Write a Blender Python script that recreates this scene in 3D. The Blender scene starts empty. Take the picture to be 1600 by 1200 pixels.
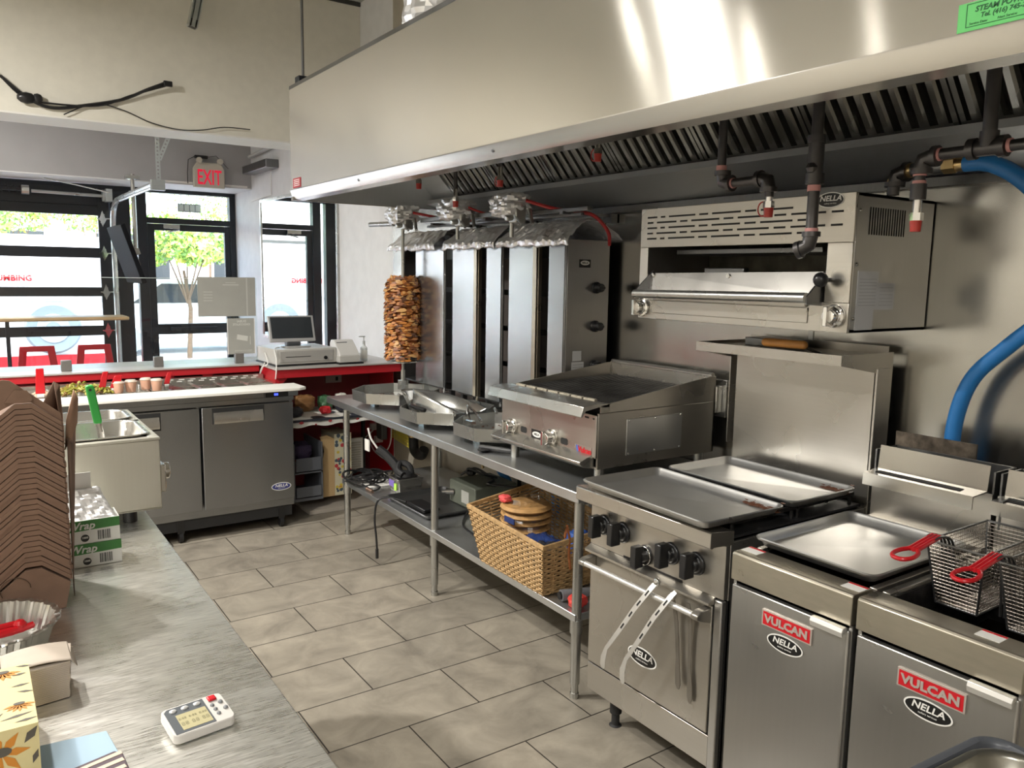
import bpy, bmesh, math, random
from mathutils import Vector, Matrix, Euler
random.seed(7)
PI = math.pi
SC = bpy.context.scene
COL = SC.collection

# ------------------------------------------------------------------ camera
cam_d = bpy.data.cameras.new('camera'); cam = bpy.data.objects.new('camera', cam_d); COL.objects.link(cam)
def cam_axes(yaw, pitch, roll):
    cy, sy, cp, sp = math.cos(yaw), math.sin(yaw), math.cos(pitch), math.sin(pitch)
    f = Vector((sy*cp, cy*cp, -sp)); r = Vector((cy, -sy, 0)); u = r.cross(f)
    cr, sr = math.cos(roll), math.sin(roll)
    return cr*r+sr*u, -sr*r+cr*u, f
r_, u_, f_ = cam_axes(math.radians(34.498), math.radians(7.7696), math.radians(.9338))
cam.matrix_world = Matrix(((r_.x, u_.x, -f_.x, 0), (r_.y, u_.y, -f_.y, 0), (r_.z, u_.z, -f_.z, 1.65), (0, 0, 0, 1)))
cam_d.sensor_width = 36; cam_d.sensor_fit = 'HORIZONTAL'; cam_d.lens = 28.0; cam_d.clip_start = .02; cam_d.clip_end = 200
SC.camera = cam

# ------------------------------------------------------------------ view, sky, lamps
SC.view_settings.view_transform = 'Standard'; SC.view_settings.look = 'None'
SC.view_settings.exposure = -0.03; SC.view_settings.gamma = 1.0; SC.view_settings.use_curve_mapping = False
W = bpy.data.worlds.new('sky'); SC.world = W; W.use_nodes = True
wn = W.node_tree; wn.nodes.clear()
sky = wn.nodes.new('ShaderNodeTexSky'); sky.sky_type = 'NISHITA'; sky.sun_disc = False
sky.sun_elevation = math.radians(55); sky.sun_rotation = math.radians(200); sky.air_density = 1.0; sky.dust_density = 2.5
bg = wn.nodes.new('ShaderNodeBackground'); bg.inputs['Strength'].default_value = 1.9
wo = wn.nodes.new('ShaderNodeOutputWorld')
wn.links.new(sky.outputs[0], bg.inputs[0]); wn.links.new(bg.outputs[0], wo.inputs[0])
sun_d = bpy.data.lights.new('sun', 'SUN'); sun_d.energy = 9; sun_d.angle = math.radians(1); sun_d.color = (1, .95, .87)
sun = bpy.data.objects.new('sun', sun_d); COL.objects.link(sun)
sun.rotation_euler = Euler((math.radians(38), 0, math.radians(150)))   # from high behind the building

# ceiling spots of the kitchen (warm), see ceiling_spot housings below: x, y, z, watts, radius
SPOTS = [(-.35, 2.95, 3.1, 265, .035), (.10, 3.35, 3.1, 45, .035), (-.95, 2.6, 3.1, 70, .04), (-1.5, 2.3, 3.1, 45, .04), (-.6, .2, 3.1, 30, .06), (-1.9, -1.2, 3.1, 60, .08)]
for i, (x, y, z, p, rad) in enumerate(SPOTS):
    ld = bpy.data.lights.new('spot_bulb', 'SPOT'); ld.energy = p; ld.shadow_soft_size = rad; ld.color = (1, .95, .87); ld.spot_size = math.radians(146.5 if i == 0 else 154); ld.spot_blend = 1.0
    lo = bpy.data.objects.new('spot_bulb', ld); COL.objects.link(lo); lo.location = (x, y, z-.02)
# area lights added for ambient fill, the short one brightening the beige bulkhead
FILL_LIGHTS = [(-1.3, -1.6, 3.35, 110, 1.2), (-1.2, 1.2, 3.35, 36, 1.2), (-1.25, 4.15, 3.35, 210, .12), (-.3, 7.4, 3.35, 60, 1.2)]
for x, y, z, p, ln in FILL_LIGHTS:
    ld = bpy.data.lights.new('fill_light', 'AREA'); ld.shape = 'RECTANGLE'; ld.size = ln; ld.size_y = .10; ld.energy = p; ld.color = (1, .97, .92)
    lo = bpy.data.objects.new('fill_light', ld); COL.objects.link(lo); lo.location = (x, y, z)

# ------------------------------------------------------------------ materials
MATS = {}
def mat(name, col=(.5, .5, .5), rough=.5, metal=0, **k):
    if name in MATS: return MATS[name]
    m = bpy.data.materials.new(name); m.use_nodes = True; n = m.node_tree; b = n.nodes['Principled BSDF']
    b.inputs['Base Color'].default_value = (*col, 1); b.inputs['Roughness'].default_value = rough; b.inputs['Metallic'].default_value = metal
    for kk, v in k.items():
        if kk in ('noise', 'brush', 'bump', 'col2', 'bscale', 'aniso'): continue
        b.inputs[kk].default_value = v
    MATS[name] = m
    if 'noise' in k or 'bump' in k or 'brush' in k:
        tc = n.nodes.new('ShaderNodeTexCoord'); mp = n.nodes.new('ShaderNodeMapping'); n.links.new(tc.outputs['Object'], mp.inputs[0])
        sc = k.get('brush', (1, 1, 1)); mp.inputs['Scale'].default_value = sc
        nt = n.nodes.new('ShaderNodeTexNoise'); nt.inputs['Scale'].default_value = k.get('bscale', 12); nt.inputs['Detail'].default_value = 5
        n.links.new(mp.outputs[0], nt.inputs['Vector'])
        if k.get('noise', 0):
            a = k['noise']; c2 = k.get('col2', tuple(c*(1-a) for c in col))
            rp = n.nodes.new('ShaderNodeValToRGB'); rp.color_ramp.elements[0].position = .35; rp.color_ramp.elements[1].position = .65
            rp.color_ramp.elements[0].color = (*c2, 1); rp.color_ramp.elements[1].color = (*col, 1)
            n.links.new(nt.outputs['Fac'], rp.inputs[0]); n.links.new(rp.outputs[0], b.inputs['Base Color'])
        if k.get('bump', 0):
            bp = n.nodes.new('ShaderNodeBump'); bp.inputs['Strength'].default_value = k['bump']; bp.inputs['Distance'].default_value = .002
            n.links.new(nt.outputs['Fac'], bp.inputs['Height']); n.links.new(bp.outputs[0], b.inputs['Normal'])
    return m
def steel(name, col, rough, brush=(1, 1, 60), bump=.06, var=.12, smear=.10, aniso=0.0, metal=.92, fs=3.5, streak=0, anis_ax=2):
    """brushed stainless: fine brush lines, broad smears in the gloss and faint stains"""
    if name in MATS: return MATS[name]
    m = bpy.data.materials.new(name); m.use_nodes = True; n = m.node_tree; b = n.nodes['Principled BSDF']; MATS[name] = m
    L = n.links.new; b.inputs['Metallic'].default_value = metal
    tc = n.nodes.new('ShaderNodeTexCoord'); mp = n.nodes.new('ShaderNodeMapping'); L(tc.outputs['Object'], mp.inputs[0]); mp.inputs['Scale'].default_value = brush
    fine = n.nodes.new('ShaderNodeTexNoise'); fine.inputs['Scale'].default_value = fs; fine.inputs['Detail'].default_value = 2; L(mp.outputs[0], fine.inputs['Vector'])
    broad = n.nodes.new('ShaderNodeTexNoise'); broad.inputs['Scale'].default_value = 4.5; broad.inputs['Detail'].default_value = 2; broad.inputs['Distortion'].default_value = .3; L(tc.outputs['Object'], broad.inputs['Vector'])
    r1 = n.nodes.new('ShaderNodeMapRange'); r1.inputs['To Min'].default_value = rough-smear; r1.inputs['To Max'].default_value = rough+smear; r1.inputs['From Min'].default_value = .2; r1.inputs['From Max'].default_value = .8
    L(broad.outputs['Fac'], r1.inputs['Value']); L(r1.outputs[0], b.inputs['Roughness'])
    mx = n.nodes.new('ShaderNodeMix'); mx.data_type = 'RGBA'; mx.inputs['A'].default_value = (*[c*(1-var) for c in col], 1); mx.inputs['B'].default_value = (*[min(1, c*(1+var)) for c in col], 1)
    ad = n.nodes.new('ShaderNodeMath'); ad.operation = 'ADD'; hf = n.nodes.new('ShaderNodeMath'); hf.operation = 'MULTIPLY'; hf.inputs[1].default_value = .5
    L(fine.outputs['Fac'], ad.inputs[0]); L(broad.outputs['Fac'], ad.inputs[1]); L(ad.outputs[0], hf.inputs[0]); 
    if streak:
        sr = n.nodes.new('ShaderNodeMapRange'); sr.inputs['From Min'].default_value = .5-.5/streak; sr.inputs['From Max'].default_value = .5+.5/streak; L(fine.outputs['Fac'], sr.inputs['Value']); L(sr.outputs[0], mx.inputs['Factor'])
        s2 = n.nodes.new('ShaderNodeMath'); s2.operation = 'MULTIPLY_ADD'; L(sr.outputs[0], s2.inputs[0]); s2.inputs[1].default_value = .07; L(r1.outputs[0], s2.inputs[2]); L(s2.outputs[0], b.inputs['Roughness'])
    else: L(hf.outputs[0], mx.inputs['Factor'])
    L(mx.outputs['Result'], b.inputs['Base Color'])
    if bump > .3:
        bp = n.nodes.new('ShaderNodeBump'); bp.inputs['Strength'].default_value = bump; bp.inputs['Distance'].default_value = .001; L(fine.outputs['Fac'], bp.inputs['Height']); L(bp.outputs[0], b.inputs['Normal'])
    if aniso:
        b.inputs['Anisotropic'].default_value = aniso
        tg = n.nodes.new('ShaderNodeCombineXYZ'); tg.inputs[anis_ax].default_value = 1; L(tg.outputs[0], b.inputs['Tangent'])
    return m
def emit(name, col, s):
    if name in MATS: return MATS[name]
    m = bpy.data.materials.new(name); m.use_nodes = True; b = m.node_tree.nodes['Principled BSDF']
    b.inputs['Base Color'].default_value = (*col, 1); b.inputs['Emission Color'].default_value = (*col, 1); b.inputs['Emission Strength'].default_value = s; MATS[name] = m; return m
def glass(name, tint=(1, 1, 1), refl=.08, rough=0.0):
    if name in MATS: return MATS[name]
    m = bpy.data.materials.new(name); m.use_nodes = True; n = m.node_tree; n.nodes.clear()
    o = n.nodes.new('ShaderNodeOutputMaterial'); t = n.nodes.new('ShaderNodeBsdfTransparent'); t.inputs[0].default_value = (*tint, 1)
    g = n.nodes.new('ShaderNodeBsdfGlossy'); g.inputs['Roughness'].default_value = rough; mx = n.nodes.new('ShaderNodeMixShader')
    lw = n.nodes.new('ShaderNodeLayerWeight'); lw.inputs['Blend'].default_value = .25
    mr = n.nodes.new('ShaderNodeMapRange'); mr.inputs['To Min'].default_value = refl*.5; mr.inputs['To Max'].default_value = refl*4
    n.links.new(lw.outputs['Facing'], mr.inputs['Value']); n.links.new(mr.outputs[0], mx.inputs[0]); n.links.new(t.outputs[0], mx.inputs[1]); n.links.new(g.outputs[0], mx.inputs[2]); n.links.new(mx.outputs[0], o.inputs[0])
    MATS[name] = m; return m

S_HOOD = steel('hood steel', (.68, .655, .60), .17, (3, 1, 12), .0, .012, .012, aniso=1.0, metal=.86)
S_COOK = steel('cookline steel', (.49, .465, .42), .29, (2, 1, 30), .0, .07, .06)
S_SHEET = steel('sheet steel', (.49, .47, .43), .22, (2, 1, 20), .0, .04, .03, metal=.97)
S_VERT = steel('vertical brushed steel', (.47, .46, .44), .30, (30, 30, 1), .0, .05, .05)
S_WALL = steel('wall steel', (.46, .45, .42), .22, (60, 60, 1), .0, .08, .05, metal=1)
S_TOP = steel('worktop steel', (.66, .65, .61), .36, (4, 60, 4), .22, .16, .10)
S_TABLE = steel('table steel', (.60, .61, .61), .33, (60, 4, 4), .06, .10, .08)
S_STAIN = steel('grease stained steel', (.45, .415, .34), .33, (6, 6, 20), .0, .22, .07)
S_LEG = steel('tube steel', (.48, .48, .46), .28, (60, 60, 1), .03, .1, .05)
S_PREP = steel('fridge steel', (.35, .36, .375), .24, (30, 30, 1), .0, .03, .03, aniso=.85, metal=.97)
S_PAN = steel('pan steel', (.54, .52, .48), .27, (8, 8, 8), .0, .08, .05)
S_TRAY = steel('sheet pan aluminium', (.62, .62, .61), .30, (3, 3, 3), .03, .10, .05)
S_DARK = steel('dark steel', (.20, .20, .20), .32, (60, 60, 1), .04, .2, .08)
S_FILT = steel('filter steel', (.36, .36, .34), .22, (4, 4, 4), .04, .3, .08)
S_PIPE = steel('black iron pipe', (.10, .095, .095), .38, (5, 5, 5), .2, .3, .1)
CHROME = mat('chrome', (.78, .77, .75), .12, 1)
FOIL = mat('crumpled foil', (.86, .86, .87), .34, .72)
TONG = mat('tong steel', (.72, .71, .68), .38, .75)
BLACKP = mat('black plastic', (.012, .012, .013), .28)
BLACKM = mat('black matte', (.015, .015, .016), .6)
CHAR = mat('charred iron', (.035, .033, .032), .55, .6, noise=.6, bump=.5, bscale=60)
DARK = mat('dark cavity', (.01, .01, .01), .7)
FRAME = mat('black door frame', (.012, .016, .022), .4)
WHITEP = mat('white plastic', (.78, .77, .74), .35)
PAPER = mat('paper', (.72, .70, .66), .8)
RED = mat('red laminate', (.45, .012, .02), .35)
REDH = mat('red vinyl grip', (.46, .007, .013), .28)
BLUEH = mat('blue gas hose', (.02, .17, .46), .42)
KRAFT = mat('kraft board', (.17, .10, .066), .85, noise=.12, bump=.1, bscale=40)
KRAFT2 = mat('kraft board light', (.34, .20, .13), .85)
LABELB = mat('label black', (.008, .008, .008), .35)
LABELW = mat('label white', (.75, .74, .70), .4)
LABELR = mat('label red', (.50, .008, .016), .35)
BRASS = mat('brass', (.62, .45, .22), .3, 1)
PINK = mat('faded red paint', (.45, .20, .19), .6)
GLASS = glass('clear glass', (.96, .985, .975), .07)
MIRROR = mat('mirror silver', (.88, .91, .90), .01, 1)

# ------------------------------------------------------------------ mesh builder
def V(*a): return Vector(a)
def wm(o):
    m = Matrix.LocRotScale(o.location, o.rotation_euler, o.scale)
    return wm(o.parent) @ m if o.parent else m
class MB:
    def __init__(s): s.v = []; s.f = []; s.mi = []; s.m = 0
    def mt(s, i): s.m = i; return s
    def add(s, vs, fs):
        n = len(s.v); s.v += [Vector(v) for v in vs]; s.f += [tuple(i+n for i in f) for f in fs]; s.mi += [s.m]*len(fs); return s
    def box(s, x0, x1, y0, y1, z0, z1):
        x0, x1 = sorted((x0, x1)); y0, y1 = sorted((y0, y1)); z0, z1 = sorted((z0, z1))
        return s.add([(x0, y0, z0), (x1, y0, z0), (x1, y1, z0), (x0, y1, z0), (x0, y0, z1), (x1, y0, z1), (x1, y1, z1), (x0, y1, z1)],
                     [(0, 3, 2, 1), (4, 5, 6, 7), (0, 1, 5, 4), (1, 2, 6, 5), (2, 3, 7, 6), (3, 0, 4, 7)])
    def prism(s, pts, ax, a, b):
        def P(p, t): return {'x': (t, p[0], p[1]), 'y': (p[0], t, p[1]), 'z': (p[0], p[1], t)}[ax]
        n = len(pts); vs = [P(p, a) for p in pts]+[P(p, b) for p in pts]
        fs = [tuple(range(n))[::-1], tuple(range(n, 2*n))]+[(i, (i+1) % n, n+(i+1) % n, n+i) for i in range(n)]
        area = sum(pts[i][0]*pts[(i+1) % n][1]-pts[(i+1) % n][0]*pts[i][1] for i in range(n))
        flip = (area < 0) ^ (b < a) ^ (ax == 'y')
        if flip: fs = [f[::-1] for f in fs]
        return s.add(vs, fs)
    def strip(s, pts, ax, a, b, t):
        """thin bent sheet: open 2D path given thickness t, extruded"""
        n = len(pts); P = [Vector(p) for p in pts]; off = []
        for i in range(n):
            d = (P[min(i+1, n-1)]-P[max(i-1, 0)]).normalized(); off.append(P[i]+Vector((-d.y, d.x))*t)
        return s.prism([tuple(p) for p in P]+[tuple(p) for p in off[::-1]], ax, a, b)
    def cyl(s, p0, p1, r, r2=None, n=14, cap=True):
        return s.tube([p0, p1], [r, r if r2 is None else r2], n, cap)
    def tube(s, path, r, n=8, cap=True, closed=False):
        P = [Vector(p) for p in path]; k = len(P); R = r if isinstance(r, (list, tuple)) else [r]*k
        T = []
        for i in range(k):
            a = P[(i-1) % k] if (closed or i > 0) else P[i]; b = P[(i+1) % k] if (closed or i < k-1) else P[i]
            t = (b-a); T.append(t.normalized() if t.length > 1e-9 else Vector((0, 0, 1)))
        up = Vector((0, 0, 1)) if abs(T[0].z) < .9 else Vector((1, 0, 0))
        N = (up-T[0]*up.dot(T[0])).normalized(); vs = []
        for i in range(k):
            N = (N-T[i]*N.dot(T[i])).normalized(); B = T[i].cross(N)
            for j in range(n):
                a = 2*PI*j/n; vs.append(P[i]+(N*math.cos(a)+B*math.sin(a))*R[i])
        fs = []
        for i in range(k if closed else k-1):
            i2 = (i+1) % k
            for j in range(n): fs.append((i*n+j, i*n+(j+1) % n, i2*n+(j+1) % n, i2*n+j))
        if cap and not closed: fs += [tuple(range(n))[::-1], tuple(range((k-1)*n, k*n))]
        return s.add(vs, fs)
    def lathe(s, prof, c=(0, 0, 0), n=24, axis='z', sx=1, sy=1):
        vs = []; k = len(prof)
        for r, h in prof:
            for j in range(n):
                a = 2*PI*j/n; x, y = r*math.cos(a)*sx, r*math.sin(a)*sy
                q = {'z': (x, y, h), 'x': (h, x, y), 'y': (y, h, x)}[axis]; vs.append((c[0]+q[0], c[1]+q[1], c[2]+q[2]))
        fs = [(i*n+j, i*n+(j+1) % n, (i+1)*n+(j+1) % n, (i+1)*n+j) for i in range(k-1) for j in range(n)]
        if prof[0][0] > 1e-5: fs.append(tuple(range(n))[::-1])
        if prof[-1][0] > 1e-5: fs.append(tuple(range((k-1)*n, k*n)))
        return s.add(vs, fs)
    def ball(s, c, r, n=12, sc=(1, 1, 1)):
        k = n//2+1; prof = [(math.sin(PI*i/(k-1)), -math.cos(PI*i/(k-1))) for i in range(k)]
        vs = []; 
        for rr, h in prof:
            for j in range(n):
                a = 2*PI*j/n; vs.append((c[0]+rr*math.cos(a)*r*sc[0], c[1]+rr*math.sin(a)*r*sc[1], c[2]+h*r*sc[2]))
        return s.add(vs, [(i*n+j, i*n+(j+1) % n, (i+1)*n+(j+1) % n, (i+1)*n+j) for i in range(k-1) for j in range(n)])
    def grid(s, fn, nu, nv):
        vs = [fn(i/nu, j/nv) for j in range(nv+1) for i in range(nu+1)]
        return s.add(vs, [(j*(nu+1)+i, j*(nu+1)+i+1, (j+1)*(nu+1)+i+1, (j+1)*(nu+1)+i) for j in range(nv) for i in range(nu)])
    def frame(s, x0, x1, y0, y1, z0, z1, t, ax='y'):
        """rectangular ring in the plane across ax, bar width t"""
        if ax == 'y':
            s.box(x0, x1, y0, y1, z0, z0+t).box(x0, x1, y0, y1, z1-t, z1).box(x0, x0+t, y0, y1, z0+t, z1-t).box(x1-t, x1, y0, y1, z0+t, z1-t)
        elif ax == 'x':
            s.box(x0, x1, y0, y1, z0, z0+t).box(x0, x1, y0, y1, z1-t, z1).box(x0, x1, y0, y0+t, z0+t, z1-t).box(x0, x1, y1-t, y1, z0+t, z1-t)
        else:
            s.box(x0, x1, y0, y0+t, z0, z1).box(x0, x1, y1-t, y1, z0, z1).box(x0, x0+t, y0+t, y1-t, z0, z1).box(x1-t, x1, y0+t, y1-t, z0, z1)
        return s
    def merge(s, o, M=None, mi=None):
        n = len(s.v); s.v += [(M @ v if M else v.copy()) for v in o.v]; s.f += [tuple(i+n for i in f) for f in o.f]; s.mi += [(mi if mi is not None else q) for q in o.mi]; return s
    def xf(s, M): s.v = [M @ v for v in s.v]; return s
    def text(s, t, org, right, up, size, ext=.0004, align='CENTER', sx=1, shear=0, bold=0):
        cu = bpy.data.curves.new('tmp', 'FONT'); cu.body = t; cu.size = size; cu.align_x = align; cu.align_y = 'CENTER'; cu.extrude = ext; cu.resolution_u = 2; cu.shear = shear; cu.offset = bold
        o = bpy.data.objects.new('tmp', cu); COL.objects.link(o)
        me = bpy.data.meshes.new_from_object(o)
        R = Vector(right).normalized(); U = Vector(up).normalized(); N = R.cross(U); O = Vector(org)
        vs = [O+R*(v.co.x*sx)+U*v.co.y+N*(v.co.z+ext) for v in me.vertices]; fs = [tuple(p.vertices) for p in me.polygons]
        bpy.data.objects.remove(o); bpy.data.curves.remove(cu); bpy.data.meshes.remove(me)
        return s.add(vs, fs)
    def build(s, name, mats, parent=None, bev=0, ang=32, label=None, local=False, fix=True, seg=2):
        if not isinstance(mats, (list, tuple)): mats = [mats]
        me = bpy.data.meshes.new(name)
        M = Matrix() if (local or parent is None) else wm(parent).inverted()
        me.from_pydata([tuple(M @ v) for v in s.v], [], s.f)
        for m in mats: me.materials.append(m)
        me.polygons.foreach_set('material_index', s.mi)
        bm = bmesh.new(); bm.from_mesh(me)
        if fix: bmesh.ops.recalc_face_normals(bm, faces=bm.faces)
        for f in bm.faces: f.smooth = True
        bm.to_mesh(me); bm.free(); me.set_sharp_from_angle(angle=math.radians(ang)); me.update()
        o = bpy.data.objects.new(name, me); COL.objects.link(o)
        if parent: o.parent = parent
        if bev:
            b = o.modifiers.new('bevel', 'BEVEL'); b.width = bev; b.segments = seg; b.limit_method = 'ANGLE'; b.angle_limit = math.radians(40)
        if label: o['label'] = label
        return o
def thing(name, label, cat, loc=(0, 0, 0), rz=0, group=None):
    o = bpy.data.objects.new(name, None); COL.objects.link(o); o.location = loc; o.rotation_euler = (0, 0, rz); o.empty_display_size = .05
    o['label'] = label; o['category'] = cat
    if group: o['group'] = group
    return o
def tag(o, label, cat, group=None, kind=None):
    o['label'] = label; o['category'] = cat
    if group: o['group'] = group
    if kind: o['kind'] = kind
    return o
def struct(name, mb, m, **k):
    o = mb.build(name, m, None, **k); o['kind'] = 'structure'; return o
def place(o, loc, rz=0, rot=None):
    o.location = loc; o.rotation_euler = rot if rot else (0, 0, rz); return o
def dup(o, loc=None, rz=None, label=None, parent=None, group=None, rot=None):
    c = o.copy(); COL.objects.link(c)
    if parent is not None: c.parent = parent
    if loc is not None: c.location = loc
    if rz is not None: c.rotation_euler = (0, 0, rz)
    if rot is not None: c.rotation_euler = rot
    if label: c['label'] = label
    if group: c['group'] = group
    for ch in [x for x in bpy.data.objects if x.parent == o]:
        dup(ch, parent=c)
    return c
def rnd(a, b): return random.uniform(a, b)
def foil_noise(p, a=.004):
    from mathutils import noise
    q = Vector(p)*38
    return a*(noise.noise(q*.5)*1.5+noise.noise(q*1.2)*1.0+noise.noise(q*2.6)*.6)
def oval_badge(name, par, c, right, up, a, b, txt=True, back=LABELB, blue=False, small=.45):
    """oval maker's plate: white rim, black oval, lettering NELLA"""
    R = Vector(right).normalized(); U = Vector(up).normalized(); N = R.cross(U); C = Vector(c); mb = MB()
    for k, (s, h) in enumerate(((1, .0006), (.93, .0010))):
        n = 36; mb.mt(0 if k == 0 else 1)
        ring = [C+R*math.cos(2*PI*i/n)*a*s+U*math.sin(2*PI*i/n)*(b*s if k == 0 else b-(a-a*s))+N*h for i in range(n)]
        base = [p-N*h for p in ring]
        mb.add(ring+base, [tuple(range(n))]+[(i, n+i, n+(i+1) % n, (i+1) % n) for i in range(n)])
    mb.mt(0); mb.text('NELLA', C+U*b*.18+N*.001, R, U, b*.95, ext=.0002, sx=1.12, shear=.2, bold=b*.02)
    mb.text('cutlery services', C-U*b*.42+N*.001, R, U, b*.28, ext=.0002)
    return mb.build(name, [LABELW, back], par, ang=20, fix=False)
# ================================================================== the room
WX = 2.65      # right wall
# floor tiles 61 x 31 cm in half bond
fm = bpy.data.materials.new('floor tile'); fm.use_nodes = True; n = fm.node_tree; b = n.nodes['Principled BSDF']; L = n.links.new
tc = n.nodes.new('ShaderNodeTexCoord'); mp = n.nodes.new('ShaderNodeMapping'); L(tc.outputs['Object'], mp.inputs[0])
mp.inputs['Location'].default_value = (-.3265+.61*4, -2.768+.311*20, 0)
bt = n.nodes.new('ShaderNodeTexBrick'); bt.inputs['Scale'].default_value = 1; bt.inputs['Brick Width'].default_value = .612; bt.inputs['Row Height'].default_value = .311
bt.inputs['Mortar Size'].default_value = .0028; bt.inputs['Mortar Smooth'].default_value = .1; bt.offset = .5; bt.offset_frequency = 2
bt.inputs['Color1'].default_value = (.30, .274, .230, 1); bt.inputs['Color2'].default_value = (.25, .230, .195, 1); bt.inputs['Mortar'].default_value = (.035, .03, .026, 1)
L(mp.outputs[0], bt.inputs['Vector'])
nz = n.nodes.new('ShaderNodeTexNoise'); nz.inputs['Scale'].default_value = 5.5; nz.inputs['Detail'].default_value = 9; nz.inputs['Roughness'].default_value = .62; nz.inputs['Distortion'].default_value = .6; L(tc.outputs['Object'], nz.inputs['Vector'])
rp = n.nodes.new('ShaderNodeValToRGB'); rp.color_ramp.elements[0].position = .3; rp.color_ramp.elements[0].color = (.62, .60, .57, 1); rp.color_ramp.elements[1].position = .72; rp.color_ramp.elements[1].color = (1.25, 1.22, 1.16, 1); L(nz.outputs['Fac'], rp.inputs[0])
mx = n.nodes.new('ShaderNodeMix'); mx.data_type = 'RGBA'; mx.blend_type = 'MULTIPLY'; mx.inputs['Factor'].default_value = .9
L(bt.outputs['Color'], mx.inputs['A']); L(rp.outputs[0], mx.inputs['B']); L(mx.outputs['Result'], b.inputs['Base Color'])
b.inputs['Roughness'].default_value = .40
bp = n.nodes.new('ShaderNodeBump'); bp.inputs['Strength'].default_value = .5; bp.inputs['Distance'].default_value = .002; bp.invert = True; L(bt.outputs['Fac'], bp.inputs['Height']); L(bp.outputs[0], b.inputs['Normal'])
struct('floor', MB().box(-3.2, WX+.1, -3.2, 9.6, -.05, 0), fm)

P_WHITE = mat('white wall paint', (.74, .74, .745), .55, noise=.06, bump=.12, bscale=9)
P_BEIGE = mat('beige bulkhead paint', (.74, .71, .62), .75, noise=.05, bump=.1, bscale=14)
P_GREY = mat('grey bulkhead paint', (.40, .395, .40), .7, noise=.05, bscale=5)
P_CEIL = mat('textured ceiling', (.42, .41, .36), .9, noise=.25, bump=.9, bscale=160)
P_TAN = mat('tan lower wall', (.42, .38, .31), .6, noise=.12, bscale=6)

CH = 3.70
mb = MB().box(WX, WX+.12, 5.43, 9.6, 0, CH)
struct('wall_right', mb, P_WHITE)
struct('wall_right.001', MB().box(WX, WX+.12, -3.2, 5.43, 0, CH), P_TAN)
# stainless cladding behind the cookline, three sheets with cover strips over the seams
for i, (a, c) in enumerate(((3.07, 5.43), (1.85, 3.066), (-1.2, 1.846))):
    struct('trim_%d' % (i+1), MB().box(WX-.006, WX-.0005, a, c, .62, 2.20), S_WALL)
struct('trim_4', MB().box(WX-.010, WX-.0065, 3.052, 3.084, .62, 2.20), S_LEG)
struct('trim_5', MB().box(WX-.010, WX-.0065, 1.838, 1.858, .62, 2.20), S_LEG)
struct('wall_left', MB().box(-3.3, -3.2, -3.2, 9.6, 0, CH), mat('left wall paint', (.60, .57, .50), .7))
struct('wall_back', MB().box(-3.3, WX+.12, -3.3, -3.2, 0, CH), mat('back wall paint', (.50, .46, .40), .7))
struct('ceiling', MB().box(-3.3, WX+.12, -3.3, 9.7, CH, CH+.1), P_CEIL)
# beige dropped bulkhead across the room with its white corner bead
struct('wall_bulkhead', MB().box(-3.2, WX-.001, 6.0, 6.35, 2.61, CH-.001), P_BEIGE)
struct('trim_6', MB().box(-3.2, WX-.001, 5.994, 6.356, 2.598, 2.6095), mat('corner bead', (.75, .73, .68), .6))
struct('trim_7', MB().box(-3.2, WX-.002, 5.985, 5.999, CH-.03, CH-.001), mat('dark joint', (.05, .05, .045), .8))
# grey bulkhead over the shop front
struct('wall_bulkhead.001', MB().box(-3.2, WX-.001, 8.9, 9.55, 2.535, CH-.001), [P_GREY])
struct('trim_8', MB().box(-3.2, WX-.001, 8.895, 9.55, 2.524, 2.534), mat('white soffit', (.70, .70, .70), .6))

# ---- shop front wall: dark storefront framing, door, transom, sectional glass door
FY = 9.6
struct('wall_front', MB().box(-3.3, WX+.12, FY, FY+.2, 2.53, CH).box(-3.3, -2.62, FY, FY+.2, 0, 2.53), P_GREY)
mb = MB()
mb.box(-2.6, 2.65, FY-.05, FY+.06, 2.485, 2.53)          # head
mb.box(1.335, 1.535, FY-.05, FY+.06, 0, 2.485)           # post beside the sectional door
mb.box(1.60, 1.70, FY-.05, FY+.06, 0, 2.485)             # jamb
mb.box(2.585, 2.648, FY-.05, FY+.06, 0, 2.485)           # jamb by the wall
mb.box(1.70, 2.585, FY-.05, FY+.06, 2.155, 2.215)        # transom bar
mb.box(1.535, 1.60, FY-.02, FY+.03, 0, .12)
struct('trim_9', mb, FRAME, bev=.004)
struct('window_1', MB().box(1.70, 2.585, FY, FY+.006, 2.215, 2.485), GLASS)
struct('window_2', MB().box(1.535, 1.60, FY, FY+.006, .12, 2.485), GLASS)
# entrance door
d = bpy.data.objects.new('door_1', None); COL.objects.link(d); d.location = (1.7, FY, 0); d['kind'] = 'structure'
mb = MB(); mb.box(1.705, 1.775, FY-.03, FY+.03, .01, 2.15).box(2.525, 2.583, FY-.03, FY+.03, .01, 2.15).box(1.775, 2.525, FY-.03, FY+.03, 2.08, 2.15)
mb.box(1.775, 2.525, FY-.03, FY+.03, .01, .22).box(1.775, 2.525, FY-.03, FY+.03, .93, 1.045)
mb.build('door_frame', FRAME, d, bev=.004)
MB().box(1.775, 2.525, FY-.003, FY+.003, .22, .93).box(1.775, 2.525, FY-.003, FY+.003, 1.045, 2.08).build('door_glass', GLASS, d)
MB().box(1.9, 2.4, FY-.09, FY-.06, .975, 1.01).box(1.9, 1.93, FY-.06, FY-.03, .975, 1.01).box(2.37, 2.4, FY-.06, FY-.03, .975, 1.01).build('push_bar', FRAME, d, bev=.003)
MB().box(1.86, 2.03, FY-.085, FY-.03, 2.10, 2.145).cyl((2.03, FY-.06, 2.09), (1.90, FY-.10, 2.06), .008).build('door_closer', S_LEG, d, bev=.003)
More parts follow.
